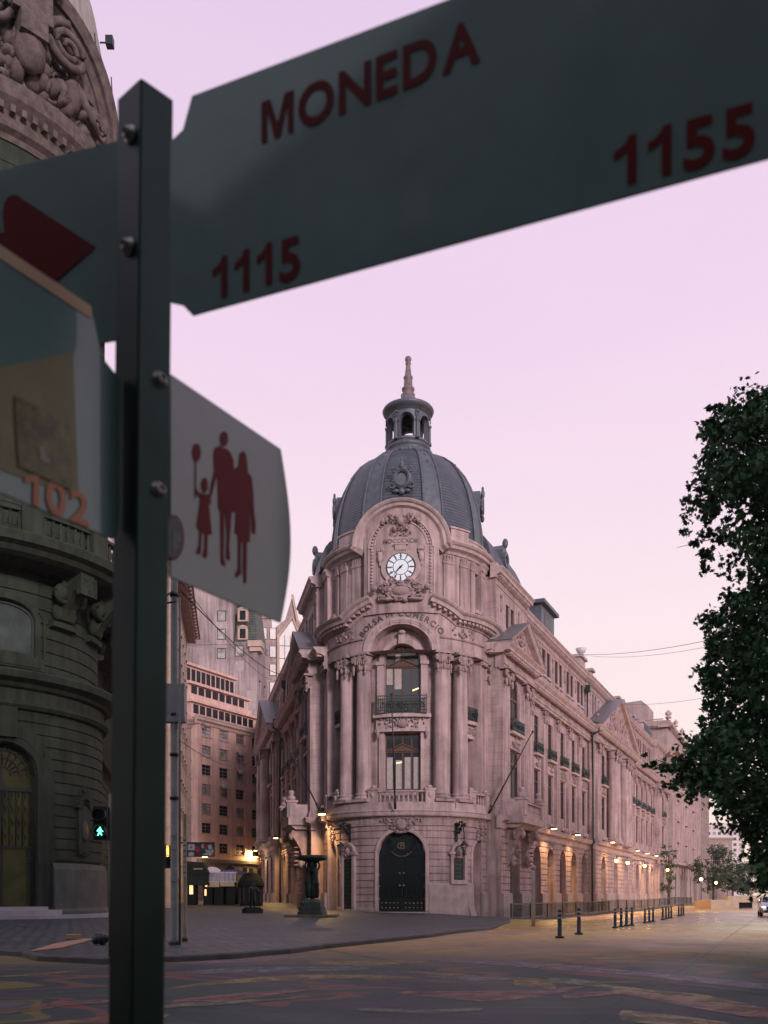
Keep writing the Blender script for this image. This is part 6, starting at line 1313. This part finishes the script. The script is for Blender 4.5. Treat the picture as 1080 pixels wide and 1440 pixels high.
# ================================================================ kiosks, banner, awnings at the mouth of the side street
def gnd(px, py): p = hit(px, py, PVH); return Vector((p.x, p.y, gz(p.x, p.y)+PVH))
DARKP = mat('dark_kiosk_paint', (.010,.013,.014), .9, var=.3, spec=.08)
k1 = gnd(353, 1273.5); sc = k1.y/1300; o = thing('domed_kiosk', 'black round kiosk with a domed canopy beside the exchange', 'kiosk', k1); R_ = 18*sc
g = MB(); g.lathe(0, 0, [(R_*.92,0),(R_*.92,.3),(R_*.88,.3),(R_*.88,28*sc)], 12, smooth=False); ob('kiosk_body', g.mesh('kiosk_body', DARKP), o)
g = MB(); g.lathe(0, 0, [(R_*1.02,26*sc),(R_*1.05,29*sc),(R_*.98,34*sc),(R_*.82,39*sc),(R_*.6,42*sc),(R_*.62,44*sc),(R_*.3,46*sc),(0,49*sc)], 16); ob('canopy_roof', g.mesh('canopy_roof', DARKP), o)
g = MB()
for i in range(12): a = 2*pi*i/12; g.box(R_*.9*sin(a)-.05, R_*.9*sin(a)+.05, R_*.9*cos(a)-.05, R_*.9*cos(a)+.05, .3, 27*sc)
ob('rib', g.mesh('rib', IRON), o)
k2 = gnd(310, 1272.5); sc = k2.y/1300; o = thing('newsstand', 'low dark newsstand with beige fascia and railing in front of the apartment block', 'kiosk', k2, .1)
g = MB(); W_ = 24*sc
for x0 in (-.98, -.34, .34): g.box(W_*x0, W_*(x0+.5), -1.5, 0, 0, 24*sc)
g.box(-W_, W_, -2.6, -1.2, 0, 25*sc); ob('kiosk_body', g.mesh('kiosk_body', DARKP), o)
g = MB(); g.box(-W_*1.05, -W_*.05, -1.5, .35, 25*sc, 32*sc); g.box(0, W_*.8, -1.5, .35, 26*sc, 32*sc); ob('fascia', g.mesh('fascia', mat('beige_fascia', (.30,.24,.15), .7)), o)
g = MB(); 
for i in range(26): u_ = -W_*1.05+i*W_*.076; g.box(u_, u_+.08, -.2, -.12, 32*sc, 45*sc)
g.box(-W_*1.1, W_*.95, -.22, -.1, 32*sc, 33*sc); g.box(-W_*1.1, W_*.95, -.22, -.1, 45*sc, 46.5*sc); ob('railing', g.mesh('railing', mat('lilac_white_paint', (.36,.34,.46), .6)), o)
g = MB(); g.prism([(-W_*.95,46.5*sc),(-W_*.05,46.5*sc),(-W_*.12,50*sc),(-W_*.3,53*sc),(-W_*.5,54*sc),(-W_*.7,53*sc),(-W_*.9,50*sc)], -2.2, -.6); ob('white_awning', g.mesh('white_awning', mat('pale_awning', (.5,.44,.50), .8)), o)
g = MB(); g.prism([(-.02*W_,46.5*sc),(W_*1.6,41*sc),(W_*1.6,43.5*sc),(W_*1.0,50*sc),(0,49.5*sc)], -1.6, -.2); ob('violet_awning', g.mesh('violet_awning', mat('violet_awning', (.035,.03,.12), .7)), o)
k3 = gnd(277, 1273); sc = k3.y/1300; o = thing('awning_kiosk', 'dark kiosk with a wide two step awning near the thin pole', 'kiosk', k3, .05); W_ = 16*sc
g = MB(); g.prism([(-W_,30*sc),(W_*.95,30*sc),(W_*.95,46*sc),(W_*.5,60*sc),(-W_,62*sc)], -2.5, 0); g.box(-W_*1.05, W_*1.05, -2.5, .25, 28*sc, 32*sc); g.box(-W_*1.02, W_*1.02, -2.5, .15, 44*sc, 46.5*sc); ob('awning', g.mesh('awning', mat('dark_awning', (.015,.022,.022), .9, var=.3, spec=.08)), o)
g = MB(); g.box(-W_*.9, -W_*.2, -2.4, -.4, 0, 28*sc); g.box(W_*.5, W_*.9, -2.4, -.4, 0, 28*sc); ob('kiosk_body', g.mesh('kiosk_body', DARKP), o)
for (px_, py_, w_, h_) in ((268,1250,5,15),(289,1245,3,4),(288,1255,2.5,9)):
    p = at(px_, py_, k3.y-.15)-k3; g = MB(); g.box(p.x-w_*sc/2, p.x+w_*sc/2, -.3, -.25, p.z-h_*sc/2, p.z+h_*sc/2); ob('lit_display', g.mesh('lit_display', mat('lit_shop_light', (1, .62, .3), .5, var=0, emit=1.2)), o)
g = MB(); p = at(285, 1209, k3.y)-k3; g.box(-.3*W_, .5*W_, .0, .05, 50*sc, 52*sc); ob('gilt_sign', g.mesh('gilt_sign', mat('gilt_sign_paint', (.25,.2,.06), .5)), o)
# mural banner of playing card shapes on the side building
bn = at(258, 1205, 60); o = thing('card_banner', 'dark banner painted with white and red card shapes hung over the side street', 'banner', bn); sc = 60/1300; Wb = 44*sc; Hb = 19*sc
g = MB(); g.box(0, Wb, -.06, 0, 0, Hb); g.box(-.2, Wb*1.0, -.1, .05, Hb, Hb+.08); ob('banner_cloth', g.mesh('banner_cloth', mat('banner_dark', (.035,.04,.045), .8)), o)
wh, rd = MB(), MB()
wh.box(.28, .72, 0, .02, Hb*.5, Hb*.95); wh.prism(ell(.5, Hb*.2, .2, .15, 10), 0, .02); wh.prism(ell(1.28, Hb*.8, .12, .16, 10), 0, .02); wh.prism([(1.2,.1),(1.5,.3),(1.36,.5),(1.75,.42),(1.7,.1)], 0, .02); wh.prism(ell(1.72, Hb*.72, .13, .18, 10), 0, .02); wh.prism([(1.66,.05),(2.0,.2),(1.9,.55),(1.78,.42)], 0, .02)
rd.prism([(.74,Hb*.9),(1.05,Hb*.6),(1.18,Hb*.55),(.9,Hb*.3),(.72,Hb*.5)], 0, .02); rd.box(1.3, 1.62, 0, .02, Hb*.72, Hb*.9); rd.prism([(1.88,.05),(2.02,.1),(1.98,.25),(1.86,.3)], 0, .02); rd.prism(ell(.5, Hb*.72, .07, .07, 8), .021, .03)
ob('card_shape', wh.mesh('card_shape', mat('banner_white', (.38,.36,.38), .8)), o); ob('card_shape', rd.mesh('card_shape', mat('banner_red', (.30,.03,.035), .8)), o)
# street lamps fixed on the apartment block
for px_, py_, Y_, lb in ((359, 1205, 136, 'lit lamp on the wall end of the apartment block over the domed kiosk'), (288, 1205, 139, 'lit lamp glowing above the awning kiosk on the apartment block')):
    p = at(px_, py_, Y_); o = thing('wall_lamp', lb, 'lamp', p, .9); g = MB(); g.tube([(0,-2.0,.1),(0,0,0)], .06, 5); g.box(-.35, .35, -.3, .3, 0, .22); ob('lamp_head', g.mesh('lamp_head', IRON), o); g = MB(); g.box(-.32, .32, -.26, .26, -.06, -.005); ob('lens', g.mesh('lens', LAMPLIT), o)
    L = bpy.data.lights.new('lamp_light', 'POINT'); L.energy = 220; L.color = (1, .66, .34); L.shadow_soft_size = .3; lo = bpy.data.objects.new('lamp_light', L); COL.objects.link(lo); lo.parent = o; lo.location = (0, 0, -.5)
# ================================================================ railing, bollards
fa0 = Vector((11.2, 81.5)); fa1 = Vector((66, 198)); fd = fa1-fa0; fl = fd.length; fd /= fl
o = thing('ramp_railing', 'long dark railing on a low wall along the exchange pavement', 'railing', (fa0.x, fa0.y, 0)); g = MB(); w_ = MB(); gc = MB()
def fp(t, nn=0): x = fa0.x+fd.x*t+fd.y*nn; y = fa0.y+fd.y*t-fd.x*nn; return x-fa0.x, y-fa0.y, gz(x, y)
def fence_bar(mb, t0, t1, za, zb, th=.05):
    a = fp(t0, -th); b = fp(t1, -th); c = fp(t1, th); d = fp(t0, th); mb.add([(p[0], p[1], p[2]+za) for p in (a, b, c, d)]+[(p[0], p[1], p[2]+zb) for p in (a, b, c, d)], [(3,2,1,0),(4,5,6,7),(0,1,5,4),(1,2,6,5),(2,3,7,6),(3,0,4,7)], raw=True)
t_ = 0
while t_ < fl:
    e = min(fl, t_+6); fence_bar(w_, t_, e, -.2, .3, .16); fence_bar(g, t_, e, 1.58, 1.68, .05); fence_bar(g, t_, e, .36, .44, .04); fence_bar(gc, t_, e, 1.3, 1.34, .02)
    fence_bar(g, t_, t_+.12, .2, 1.7, .07); k_ = t_+.3
    while k_ < e: fence_bar(g, k_, k_+.025, .4, 1.6, .012); k_ += .22 if t_ < 40 else .35
    t_ = e
ob('railing_bars', g.mesh('railing_bars', GIRON), o); ob('low_wall', w_.mesh('low_wall', mat('dark_low_wall', (.10,.10,.095), .8, var=.3)), o); ob('mesh_infill', gc.mesh('mesh_infill', mat('dusty_infill', (.10,.085,.06), .8, var=.5, scale=2, streak=.4)), o)
p = gnd(750, 1299); g = MB(); g.lathe(0, 0, [(.11,0),(.11,3.1),(.07,3.2),(0,3.22)], 10); o = thing('stone_post', 'tall pale post standing at the railing opposite the first arches', 'post', (p.x, p.y, p.z-PVH)); ob('post_shaft', g.mesh('post_shaft', mat('pale_post', (.5,.44,.44), .8)), o); g = MB(); g.ball(0, 0, 3.3, .16, .16, .16); ob('post_cap', g.mesh('post_cap', STONE2), o)
BM = mat('dark_blue_rubber', (.02,.03,.042), .6, var=.3); RM = mat('reflective_band', (.30,.30,.32), .4)
bb = MB(); bb.lathe(0, 0, [(.16,0),(.16,.05),(.075,.08),(.07,.95),(.05,1.0),(0,1.01)], 14); bb = bb.mesh('bollard_body', BM); rb = MB(); [rb.lathe(0, 0, [(.078,z_),(.078,z_+.08)], 14) for z_ in (.66, .82)]; rb = rb.mesh('reflective_band', RM)
BL = [(787,1319,'first bollard, standing alone nearest the tower'), (814,1314,'second bollard, standing alone before the groups'), (865,1305,'bollard at the near end of the row of four'), (873.5,1303.5,'second bollard in the row of four'), (881,1302.5,'third bollard in the row of four'), (888.5,1301.5,'last bollard in the row of four'), (907,1298,'near bollard of the group of three'), (913,1297,'middle bollard of the group of three'), (918.5,1296,'far bollard of the group of three'), (932,1293.5,'near bollard of the fourth cluster'), (936.5,1292.5,'second bollard of the fourth cluster'), (940.5,1291.5,'third bollard of the fourth cluster'), (944,1291,'fourth bollard of the fourth cluster'), (954.5,1288,'near bollard of the farthest cluster'), (958,1287.3,'middle bollard of the farthest cluster'), (961,1286.8,'last bollard of the farthest cluster')]
for px_, py_, lb in BL:
    p = hit(px_, py_); hpx = 31*(py_-1258-6)/55 if False else None
    o = thing('bollard', 'dark blue flexible '+lb, 'bollard', p, 0, 'dark blue bollards along the painted street'); ob('bollard_body', bb, o); ob('reflective_band', rb, o)
    o.scale = (1, 1, 1)
# ================================================================ person by the arches
pp = FR.w+dR*41+nR*2.6; pz = gz(pp.x, pp.y)
o = thing('person', 'person in dark coat and trousers standing by the arches behind the railing', 'person', (pp.x, pp.y, pz+PVH), .4)
jt = [(0,0,.95),(0,0,1.15),(0,0,1.4),(0,0,1.5),(0,-.02,1.62),(0,0,1.72),(-.2,0,1.4),(-.26,0,1.12),(-.24,-.1,.88),(.2,0,1.4),(.26,0,1.12),(.24,-.1,.88),(-.1,0,.5),(-.11,.03,.06),(-.11,-.14,.04),(.1,0,.5),(.12,.03,.06),(.12,-.14,.04)]
skin_body('person_body', jt, BB, [(.17,.13),(.16,.12),(.18,.12),.06,(.085,.1),.07,.065,.05,.04,.065,.05,.04,.085,.06,.05,.085,.06,.05], mat('dark_clothing', (.02,.02,.025), .9), o, (0,0,0), 0)
g = MB(); g.ball(0, .09, 1.65, .075, .05, .1, 10); ob('face', g.mesh('face', mat('skin', (.35,.2,.15), .7)), o); g = MB(); g.ball(0, -.02, 1.7, .1, .1, .09, 10); ob('hair', g.mesh('hair', IRON), o)
# ================================================================ car
cz_ = gz(31, 76); car = thing('parked_car', 'pale silver suv facing the camera at the edge of the street', 'car', (32.0, 76.5, cz_), radians(-19))
CARP = mat('silver_car_paint', (.55,.56,.60), .3, metal=.4, var=.05, coat=.6)
SEC = [(-2.2,.55,.50,.60,.74),(-2.15,.82,.36,.86,.80),(-1.95,.98,.30,.96,.86),(-1.15,1.12,.28,1.04,.92),(-.95,1.16,.28,1.06,.92),(-.25,1.58,.28,1.08,.93),(.5,1.67,.28,1.08,.93),(1.5,1.63,.28,1.08,.93),(2.0,1.42,.32,1.05,.90),(2.2,.95,.45,.85,.82)]
def carloft():
    vs = []                                               # (y, roof z, sill z, belt z, half width)
    for y, zr, zs, zb, hw in SEC:
        rw = hw*.86 if zr < 1.2 else hw*.74
        half = [(hw*.9, zs), (hw, zs+.14), (hw, (zs+zb)/2+.1), (hw*.95, min(zb, zr-.02)), (rw, zr-.04), (rw*.7, zr)]
        vs += [(-x, y, z) for x, z in half]+[(x, y, z) for x, z in half[::-1]]
    k = 12; n_ = len(SEC); fs = [(i*k+j, i*k+j+1, (i+1)*k+j+1, (i+1)*k+j) for i in range(n_-1) for j in range(k-1)]+[(i*k, (i+1)*k, (i+1)*k+k-1, i*k+k-1) for i in range(n_-1)]
    return vs, fs+[tuple(range(k)), tuple((n_-1)*k+i for i in range(k))]
g = MB(); v_, f_ = carloft(); g.add(v_, f_, raw=True, smooth=True); ob('body', g.mesh('body', CARP), car)
g = MB(); g.add([(-.74,-.97,1.15),(.74,-.97,1.15),(.60,-.3,1.55),(-.60,-.3,1.55)], [(0,1,2,3)], raw=True); g.v = [(x, y-.05, z+.03) for x, y, z in g.v]; ob('windscreen', g.mesh('windscreen', GLASS), car)
for sg in (-1, 1):
    g = MB(); g.add([(sg*.9,-.75,1.14),(sg*.9,1.8,1.14),(sg*.74,1.6,1.54),(sg*.73,-.25,1.52)], [(0,1,2,3)], raw=True); ob('side_window', g.mesh('side_window', GLASS), car)
    g = MB(); g.box(sg*.66-.15, sg*.66+.15, 2.12, 2.2, .74, .85); ob('headlight', g.mesh('headlight', mat('lit_headlight', (1,.93,.9), .3, var=0, emit=2.5)), car)
    g = MB(); g.box(sg*1.0-.1, sg*1.0+.1, .85, 1.0, 1.08, 1.24); ob('mirror', g.mesh('mirror', CARP), car)
    for y_ in (-1.35, 1.35):
        g = MB(); V = [(.12, .34), (.12, .22)]; N_ = 18; ring = []
        for xo, r_ in ((-.12,.2),(-.12,.34),(.12,.34),(.12,.2)): ring.append([(sg*.8+xo, y_+r_*cos(2*pi*i/N_), .34+r_*sin(2*pi*i/N_)) for i in range(N_)])
        g.add([p for r_ in ring for p in r_], [(j*N_+i, j*N_+(i+1) % N_, (j+1)*N_+(i+1) % N_, (j+1)*N_+i) for j in range(3) for i in range(N_)]+[tuple(range(3*N_, 4*N_)), tuple(range(N_))[::-1]], raw=True); ob('wheel', g.mesh('wheel', IRON), car)
g = MB(); g.box(-.42, .42, 2.14, 2.22, .62, .8); g.box(-.6, .6, 2.14, 2.21, .38, .48); ob('grille', g.mesh('grille', IRON), car)
g = MB(); g.box(-.24, .24, 2.2, 2.24, .5, .6); ob('number_plate', g.mesh('number_plate', mat('white_paper', (.4,.4,.4), .8)), car)
# ramp walls of the underpass beyond
RC = mat('beige_ramp_concrete', (.42,.32,.24), .85, var=.2, scale=1)
g = MB(); a = at(1000, 1270, 150); b = at(1027, 1270, 158)
g.box(0, 5, -5, 0, -1.0, .6); o = thing('ramp_wall', 'low beige concrete wall of the underpass ramp beyond the bollards', 'wall', (a.x, a.y, 0), .2); ob('wall_panel', g.mesh('wall_panel', RC), o); g = MB(); g.box(4.0, 9, -3, -1.5, .2, 1.3); ob('wall_coping', g.mesh('wall_coping', RC), o); g = MB(); g.box(4.2, 9, -2.6, -2.4, -1.0, .25); ob('tunnel_mouth', g.mesh('tunnel_mouth', DARKP), o)
# far parked car and street lamps
for px_, py_, Y_, lb in ((986,1236.5,165,'nearest lit street lamp before the far dark trees'), (1007,1241.5,200,'second lit street lamp along the far pavement'), (1023,1245,240,'third lit street lamp under the far trees'), (1031,1247,290,'fourth lit street lamp, small, down the street')):
    p = at(px_, py_, Y_); z0 = gz(p.x, p.y); o = thing('street_lamp', lb, 'street lamp', (p.x, p.y, z0), 0, 'lit street lamps down the avenue'); g = MB(); g.lathe(0, 0, [(.14,0),(.09,.8),(.06,p.z-z0-.4),(.12,p.z-z0-.3)], 8); ob('lamp_post', g.mesh('lamp_post', IRON), o); g = MB(); g.ball(0, 0, p.z-z0, .33, .33, .33, 10); ob('lamp_globe', g.mesh('lamp_globe', mat('street_lamp_glow', (1,.68,.36), .5, var=0, emit=5)), o)
    L = bpy.data.lights.new('globe_light', 'POINT'); L.energy = 150; L.color = (1, .62, .3); L.shadow_soft_size = .45; lo = bpy.data.objects.new('globe_light', L); COL.objects.link(lo); lo.parent = o; lo.location = (0, 0, p.z-z0)
# ================================================================ wires
def wire(a, b, sag, r, label):
    g = MB(); d = b-a; pts = []
    for i in range(17): t = i/16; p = d*t; pts.append((p.x, p.y, p.z-sag*4*t*(1-t)))
    g.tube(pts, r, 4, raw=True); tag(ob('overhead_cable', g.mesh('overhead_cable', IRON), None, a), label, 'cable')
wire(at(812, 920, 118), at(1100, 876, 62), .7, .022, 'upper thin cable from the exchange roof across the sky to the tree')
wire(at(818, 921, 120), at(1100, 885, 62), .9, .015, 'lower thin cable from the exchange roof across the sky to the tree')
wire(at(860, 989, 145), at(1100, 955, 90), 1.0, .02, 'faint cable lower in the sky behind the tree')
wire(at(255, 832, 30), at(402, 948, 116), .8, .03, 'thick dark cable running down from the pale grey pole to the exchange')
wire(at(250, 812, 28), at(396, 955, 118), 1.2, .015, 'upper thin cable beside the thick cable over the side street')
wire(at(250, 1040, 27), at(366, 1050, 120), 1.6, .012, 'thin cable crossing before the apartment windows')
# ================================================================ trees
def leaf_mat(name, c, c2):
    m = bpy.data.materials.new(name); m.use_nodes = True; N = m.node_tree.nodes; L = m.node_tree.links; b = N['Principled BSDF']
    oi = N.new('ShaderNodeNewGeometry'); n = N.new('ShaderNodeTexNoise'); n.inputs['Scale'].default_value = .9; n.inputs['Detail'].default_value = 4; L.new(oi.outputs['Position'], n.inputs[0])
    r = N.new('ShaderNodeValToRGB'); r.color_ramp.elements[0].position = .35; r.color_ramp.elements[0].color = (*c, 1); r.color_ramp.elements[1].position = .65; r.color_ramp.elements[1].color = (*c2, 1); L.new(n.outputs[0], r.inputs[0]); L.new(r.outputs[0], b.inputs['Base Color'])
    b.inputs['Roughness'].default_value = .6; b.inputs['Specular IOR Level'].default_value = .25; return m
LEAFM = leaf_mat('maple_leaves', (.020,.066,.028), (.05,.13,.05)); LEAF2 = leaf_mat('far_tree_leaves', (.025,.055,.028), (.05,.085,.04)); BARK = mat('bark', (.05,.042,.035), .9, var=.4, scale=6, bump=.6)
MAPLE = [(0,0),(.22,.12),(.5,.05),(.38,.3),(.62,.5),(.34,.5),(.3,.72),(.12,.6),(0,1.05),(-.12,.6),(-.3,.72),(-.34,.5),(-.62,.5),(-.38,.3),(-.5,.05),(-.22,.12)]
SIMPLE = [(0,0),(.3,.35),(.22,.7),(0,1),(-.22,.7),(-.3,.35)]
def foliage(blobs, per, size, seed, shape, origin, droop=.5):
    rnd = random.Random(seed); V = []; Fc = []
    for (c, r, q) in blobs:
        k = int(per*q*(r**2.3))+6; sub = max(3, int(k/14)); cl = []
        for _ in range(sub):
            d = Vector((rnd.gauss(0,1), rnd.gauss(0,1), rnd.gauss(0,1))).normalized()*r*(rnd.random()**.4); cl.append(c+Vector((d.x, d.y, d.z*.85)))
        for i in range(k):
            o_ = rnd.choice(cl)+Vector((rnd.gauss(0,1), rnd.gauss(0,1), rnd.gauss(0,.8)))*min(.3, r*.24)
            t = Vector((rnd.gauss(0,1), rnd.gauss(0,1), rnd.gauss(0,.6)-droop)).normalized(); nn = t.cross(Vector((rnd.gauss(0,1), rnd.gauss(0,1), rnd.gauss(0,1)))).normalized(); s_ = size*rnd.uniform(.65, 1.25)
            b0 = len(V); V += [tuple(o_-origin+nn*(x*s_)+t*(y*s_)) for x, y in shape]; Fc.append(tuple(range(b0, b0+len(shape))))
    return V, Fc
TY = 23.0
OUT = [(556,1052),(575,1000),(610,984),(650,980),(690,966),(740,968),(790,982),(815,1012),(850,1010),(880,975),(905,984),(950,972),(1000,984),(1040,976),(1062,950),(1080,935),(1104,950),(1118,992),(1150,996),(1172,1030),(1210,1045),(1250,1075)]
def left(y):
    for (a, b), (c, d) in zip(OUT, OUT[1:]):
        if a <= y <= c: return b+(d-b)*(y-a)/(c-a)
    return 1100
rt = random.Random(77); blobs = []
def bl(px, py, r, dy=0, q=1): blobs.append((at(px, py, TY+dy), r, q))
for y in range(575, 1262, 17):
    x = left(y); notch = 735 < y < 812
    for j in range(17):
        px = x+ (14 if j == 0 else 0)+j*rt.uniform(14, 19)+rt.uniform(-6, 6)
        if notch and j > 1 and px < 1046+ (812-y)*.1: continue
        if px > 1240: break
        r = rt.uniform(.22, .4) if j < 2 else rt.uniform(.4, .75)
        rx_ = r*56; dx_ = max(1008-px, 0, px-1044); dy_ = max(752-y, 0, y-806)
        if math.hypot(dx_, dy_) < rx_*1.2+6 and j > 0 and px < 1056: continue
        px2 = px+ (r*56 if j == 0 else r*20)*.6
        bl(px2, y+rt.uniform(-9, 9), r, rt.uniform(-2.6, 2.6) if j > 1 else rt.uniform(-.8, .8), 1 if j < 6 else .8)
for k_ in range(16): bl(1068+22*rt.random()+(k_ % 3)*22, 728+k_*7, .34, rt.uniform(-1.5, 1.5), 1.3)
for (px, py, r) in ((1000,572,.14),(1003,590,.16),(1057,562,.16),(1062,578,.26),(1066,596,.3),(1003,600,.25),(1040,600,.25),(988,612,.2),(967,700,.18),(962,725,.16),(968,745,.15),(988,795,.14),(989,806,.09),(985,780,.18),(978,765,.16),(922,1068,.13),(935,1078,.2),(955,1088,.25),(975,1095,.3),(910,1076,.1),(948,1100,.2),(905,1062,.05)): bl(px, py, r, 0, 2.6)
org = at(1165, 1258, TY); org.z = gz(org.x, org.y)
tr = thing('street_tree', 'large dark leafy maple reaching in from the edge of the street', 'tree', org)
V, Fc = foliage(blobs, 340, .14, 5, MAPLE, org); me = bpy.data.meshes.new('crown'); me.from_pydata(V, [], Fc); me.materials.append(LEAFM); ob('crown', me, tr)
g = MB(); top = Vector((.2, 0, 11.5)); TP = [(0,0,0),(.1,.05,1.2),(-.05,.1,2.8),(.15,.1,4.6),(.1,0,7),(.2,.1,9.5),(.1,0,12.4)]
g.tube(TP, [.42,.34,.3,.27,.2,.12,.04], 10, raw=True); ob('trunk', g.mesh('trunk', BARK), tr)
g = MB()
for i, (c, r, q) in enumerate(blobs):
    if i % 4: continue
    pq = (CX+c.x/c.y*F, HY-(c.z-CH)/c.y*F)
    if 690 < pq[1] < 850 and pq[0] < 1050: continue
    e = c-org; h = max(2.6, min(11.8, e.z-1.2-.25*math.hypot(e.x, e.y))); b0 = Vector((.1, .05, h)); m_ = (b0+e)/2+Vector((rt.uniform(-.3,.3), rt.uniform(-.3,.3), rt.uniform(.1,.5)))
    g.tube([tuple(b0), tuple((b0*.6+m_*.4)), tuple(m_), tuple((m_+e)/2+Vector((0,0,.12))), tuple(e)], [.075,.06,.045,.028,.008], 5, raw=True)
for (a, b, c) in (((1040,732),(1010,756),(952,770)), ((1046,742),(1030,750),(1022,765))):
    P_ = [at(*a, TY)-org, at(*b, TY)-org, at(*c, TY)-org]; g.tube([tuple(p) for p in P_], [.02,.014,.005], 4, raw=True)
ob('branch', g.mesh('branch', BARK), tr)
def small_tree(px, Y, w, h, label, seed, m=LEAF2, base=None):
    rr = random.Random(seed); x = (px-CX)/F*Y; z0 = gz(x, Y); o_ = Vector((x, Y, z0)); t = thing('far_tree', label, 'tree', o_, 0, 'trees down the avenue'); bs = []
    for i in range(46):
        a = rr.uniform(0, 2*pi); q = rr.random()**.5; zz_ = rr.random(); k = sin(pi*(.12+.8*zz_))**.6; bs.append((o_+Vector((cos(a)*q*w*k, sin(a)*q*w*k, h*.25+zz_*h*.72)), w*rr.uniform(.16,.34), 1))
    V, Fc = foliage(bs, 46, .42, seed, SIMPLE, o_, .2); me = bpy.data.meshes.new('crown'); me.from_pydata(V, [], Fc); me.materials.append(m); ob('crown', me, t)
    g = MB(); g.tube([(0,0,0),(.1,0,h*.3),(0,.1,h*.6),(.1,.1,h*.85)], [.3,.24,.15,.05], 7, raw=True); ob('trunk', g.mesh('trunk', BARK), t)
    g = MB()
    for c, r, q in bs[::5]: e = c-o_; g.tube([(.05,0,h*.3),tuple(e*.6+Vector((0,0,h*.15))),tuple(e)], [.12,.07,.02], 5, raw=True)
    ob('branch', g.mesh('branch', BARK), t)
small_tree(1003, 215, 5.2, 13.5, 'green tree beside the second street lamp down the avenue', 1); small_tree(1030, 235, 4.6, 10.5, 'smaller green tree just behind the tree by the street lamps', 2); small_tree(992, 300, 5, 12, 'far tree partly hidden behind the stone building corner', 3)
small_tree(1052, 330, 8, 13, 'far tree under the overhanging maple branches', 4); small_tree(1085, 380, 10, 15, 'far tree closing the end of the avenue', 6); small_tree(940, 178, 1.9, 12, 'slender young tree against the exchange end pavilion', 7)
# unseen tree added behind the photographer to shade the signs and reflect in them
o_ = Vector((3.9, -9, 0)); t = thing('added_shade_tree', 'unseen leafy maple added behind the photographer to shade the signs', 'tree', o_); rr = random.Random(9)
bs = [(o_+Vector((rr.gauss(0, 2.6), rr.gauss(0, 2.2), 6.1+rr.gauss(0, 1.7))), rr.uniform(.5, 1.1), 1) for _ in range(60)]
V, Fc = foliage(bs, 90, .26, 19, MAPLE, o_); me = bpy.data.meshes.new('crown'); me.from_pydata(V, [], Fc); me.materials.append(LEAFM); ob('crown', me, t)
g = MB(); g.tube([(0,0,-.1),(.1,0,3),(0,.1,6),(.1,.1,9.5)], [.32,.26,.18,.05], 8, raw=True); ob('trunk', g.mesh('trunk', BARK), t)
# ================================================================ haze
hz = mat('haze_air', (.9,.8,.86), 1); t = hz.node_tree; t.nodes.clear(); mo = t.nodes.new('ShaderNodeOutputMaterial'); pv_ = t.nodes.new('ShaderNodeVolumePrincipled'); pv_.inputs['Color'].default_value = (.95,.84,.90,1); pv_.inputs['Density'].default_value = .00016; pv_.inputs['Anisotropy'].default_value = .2; t.links.new(pv_.outputs[0], mo.inputs['Volume'])
if HAZE:
    g = MB(); g.box(-260, 330, -620, 60, -6, 75); g.f = [f[::-1] for f in g.f]; tag(ob('haze', g.mesh('haze', hz)), kind='stuff')
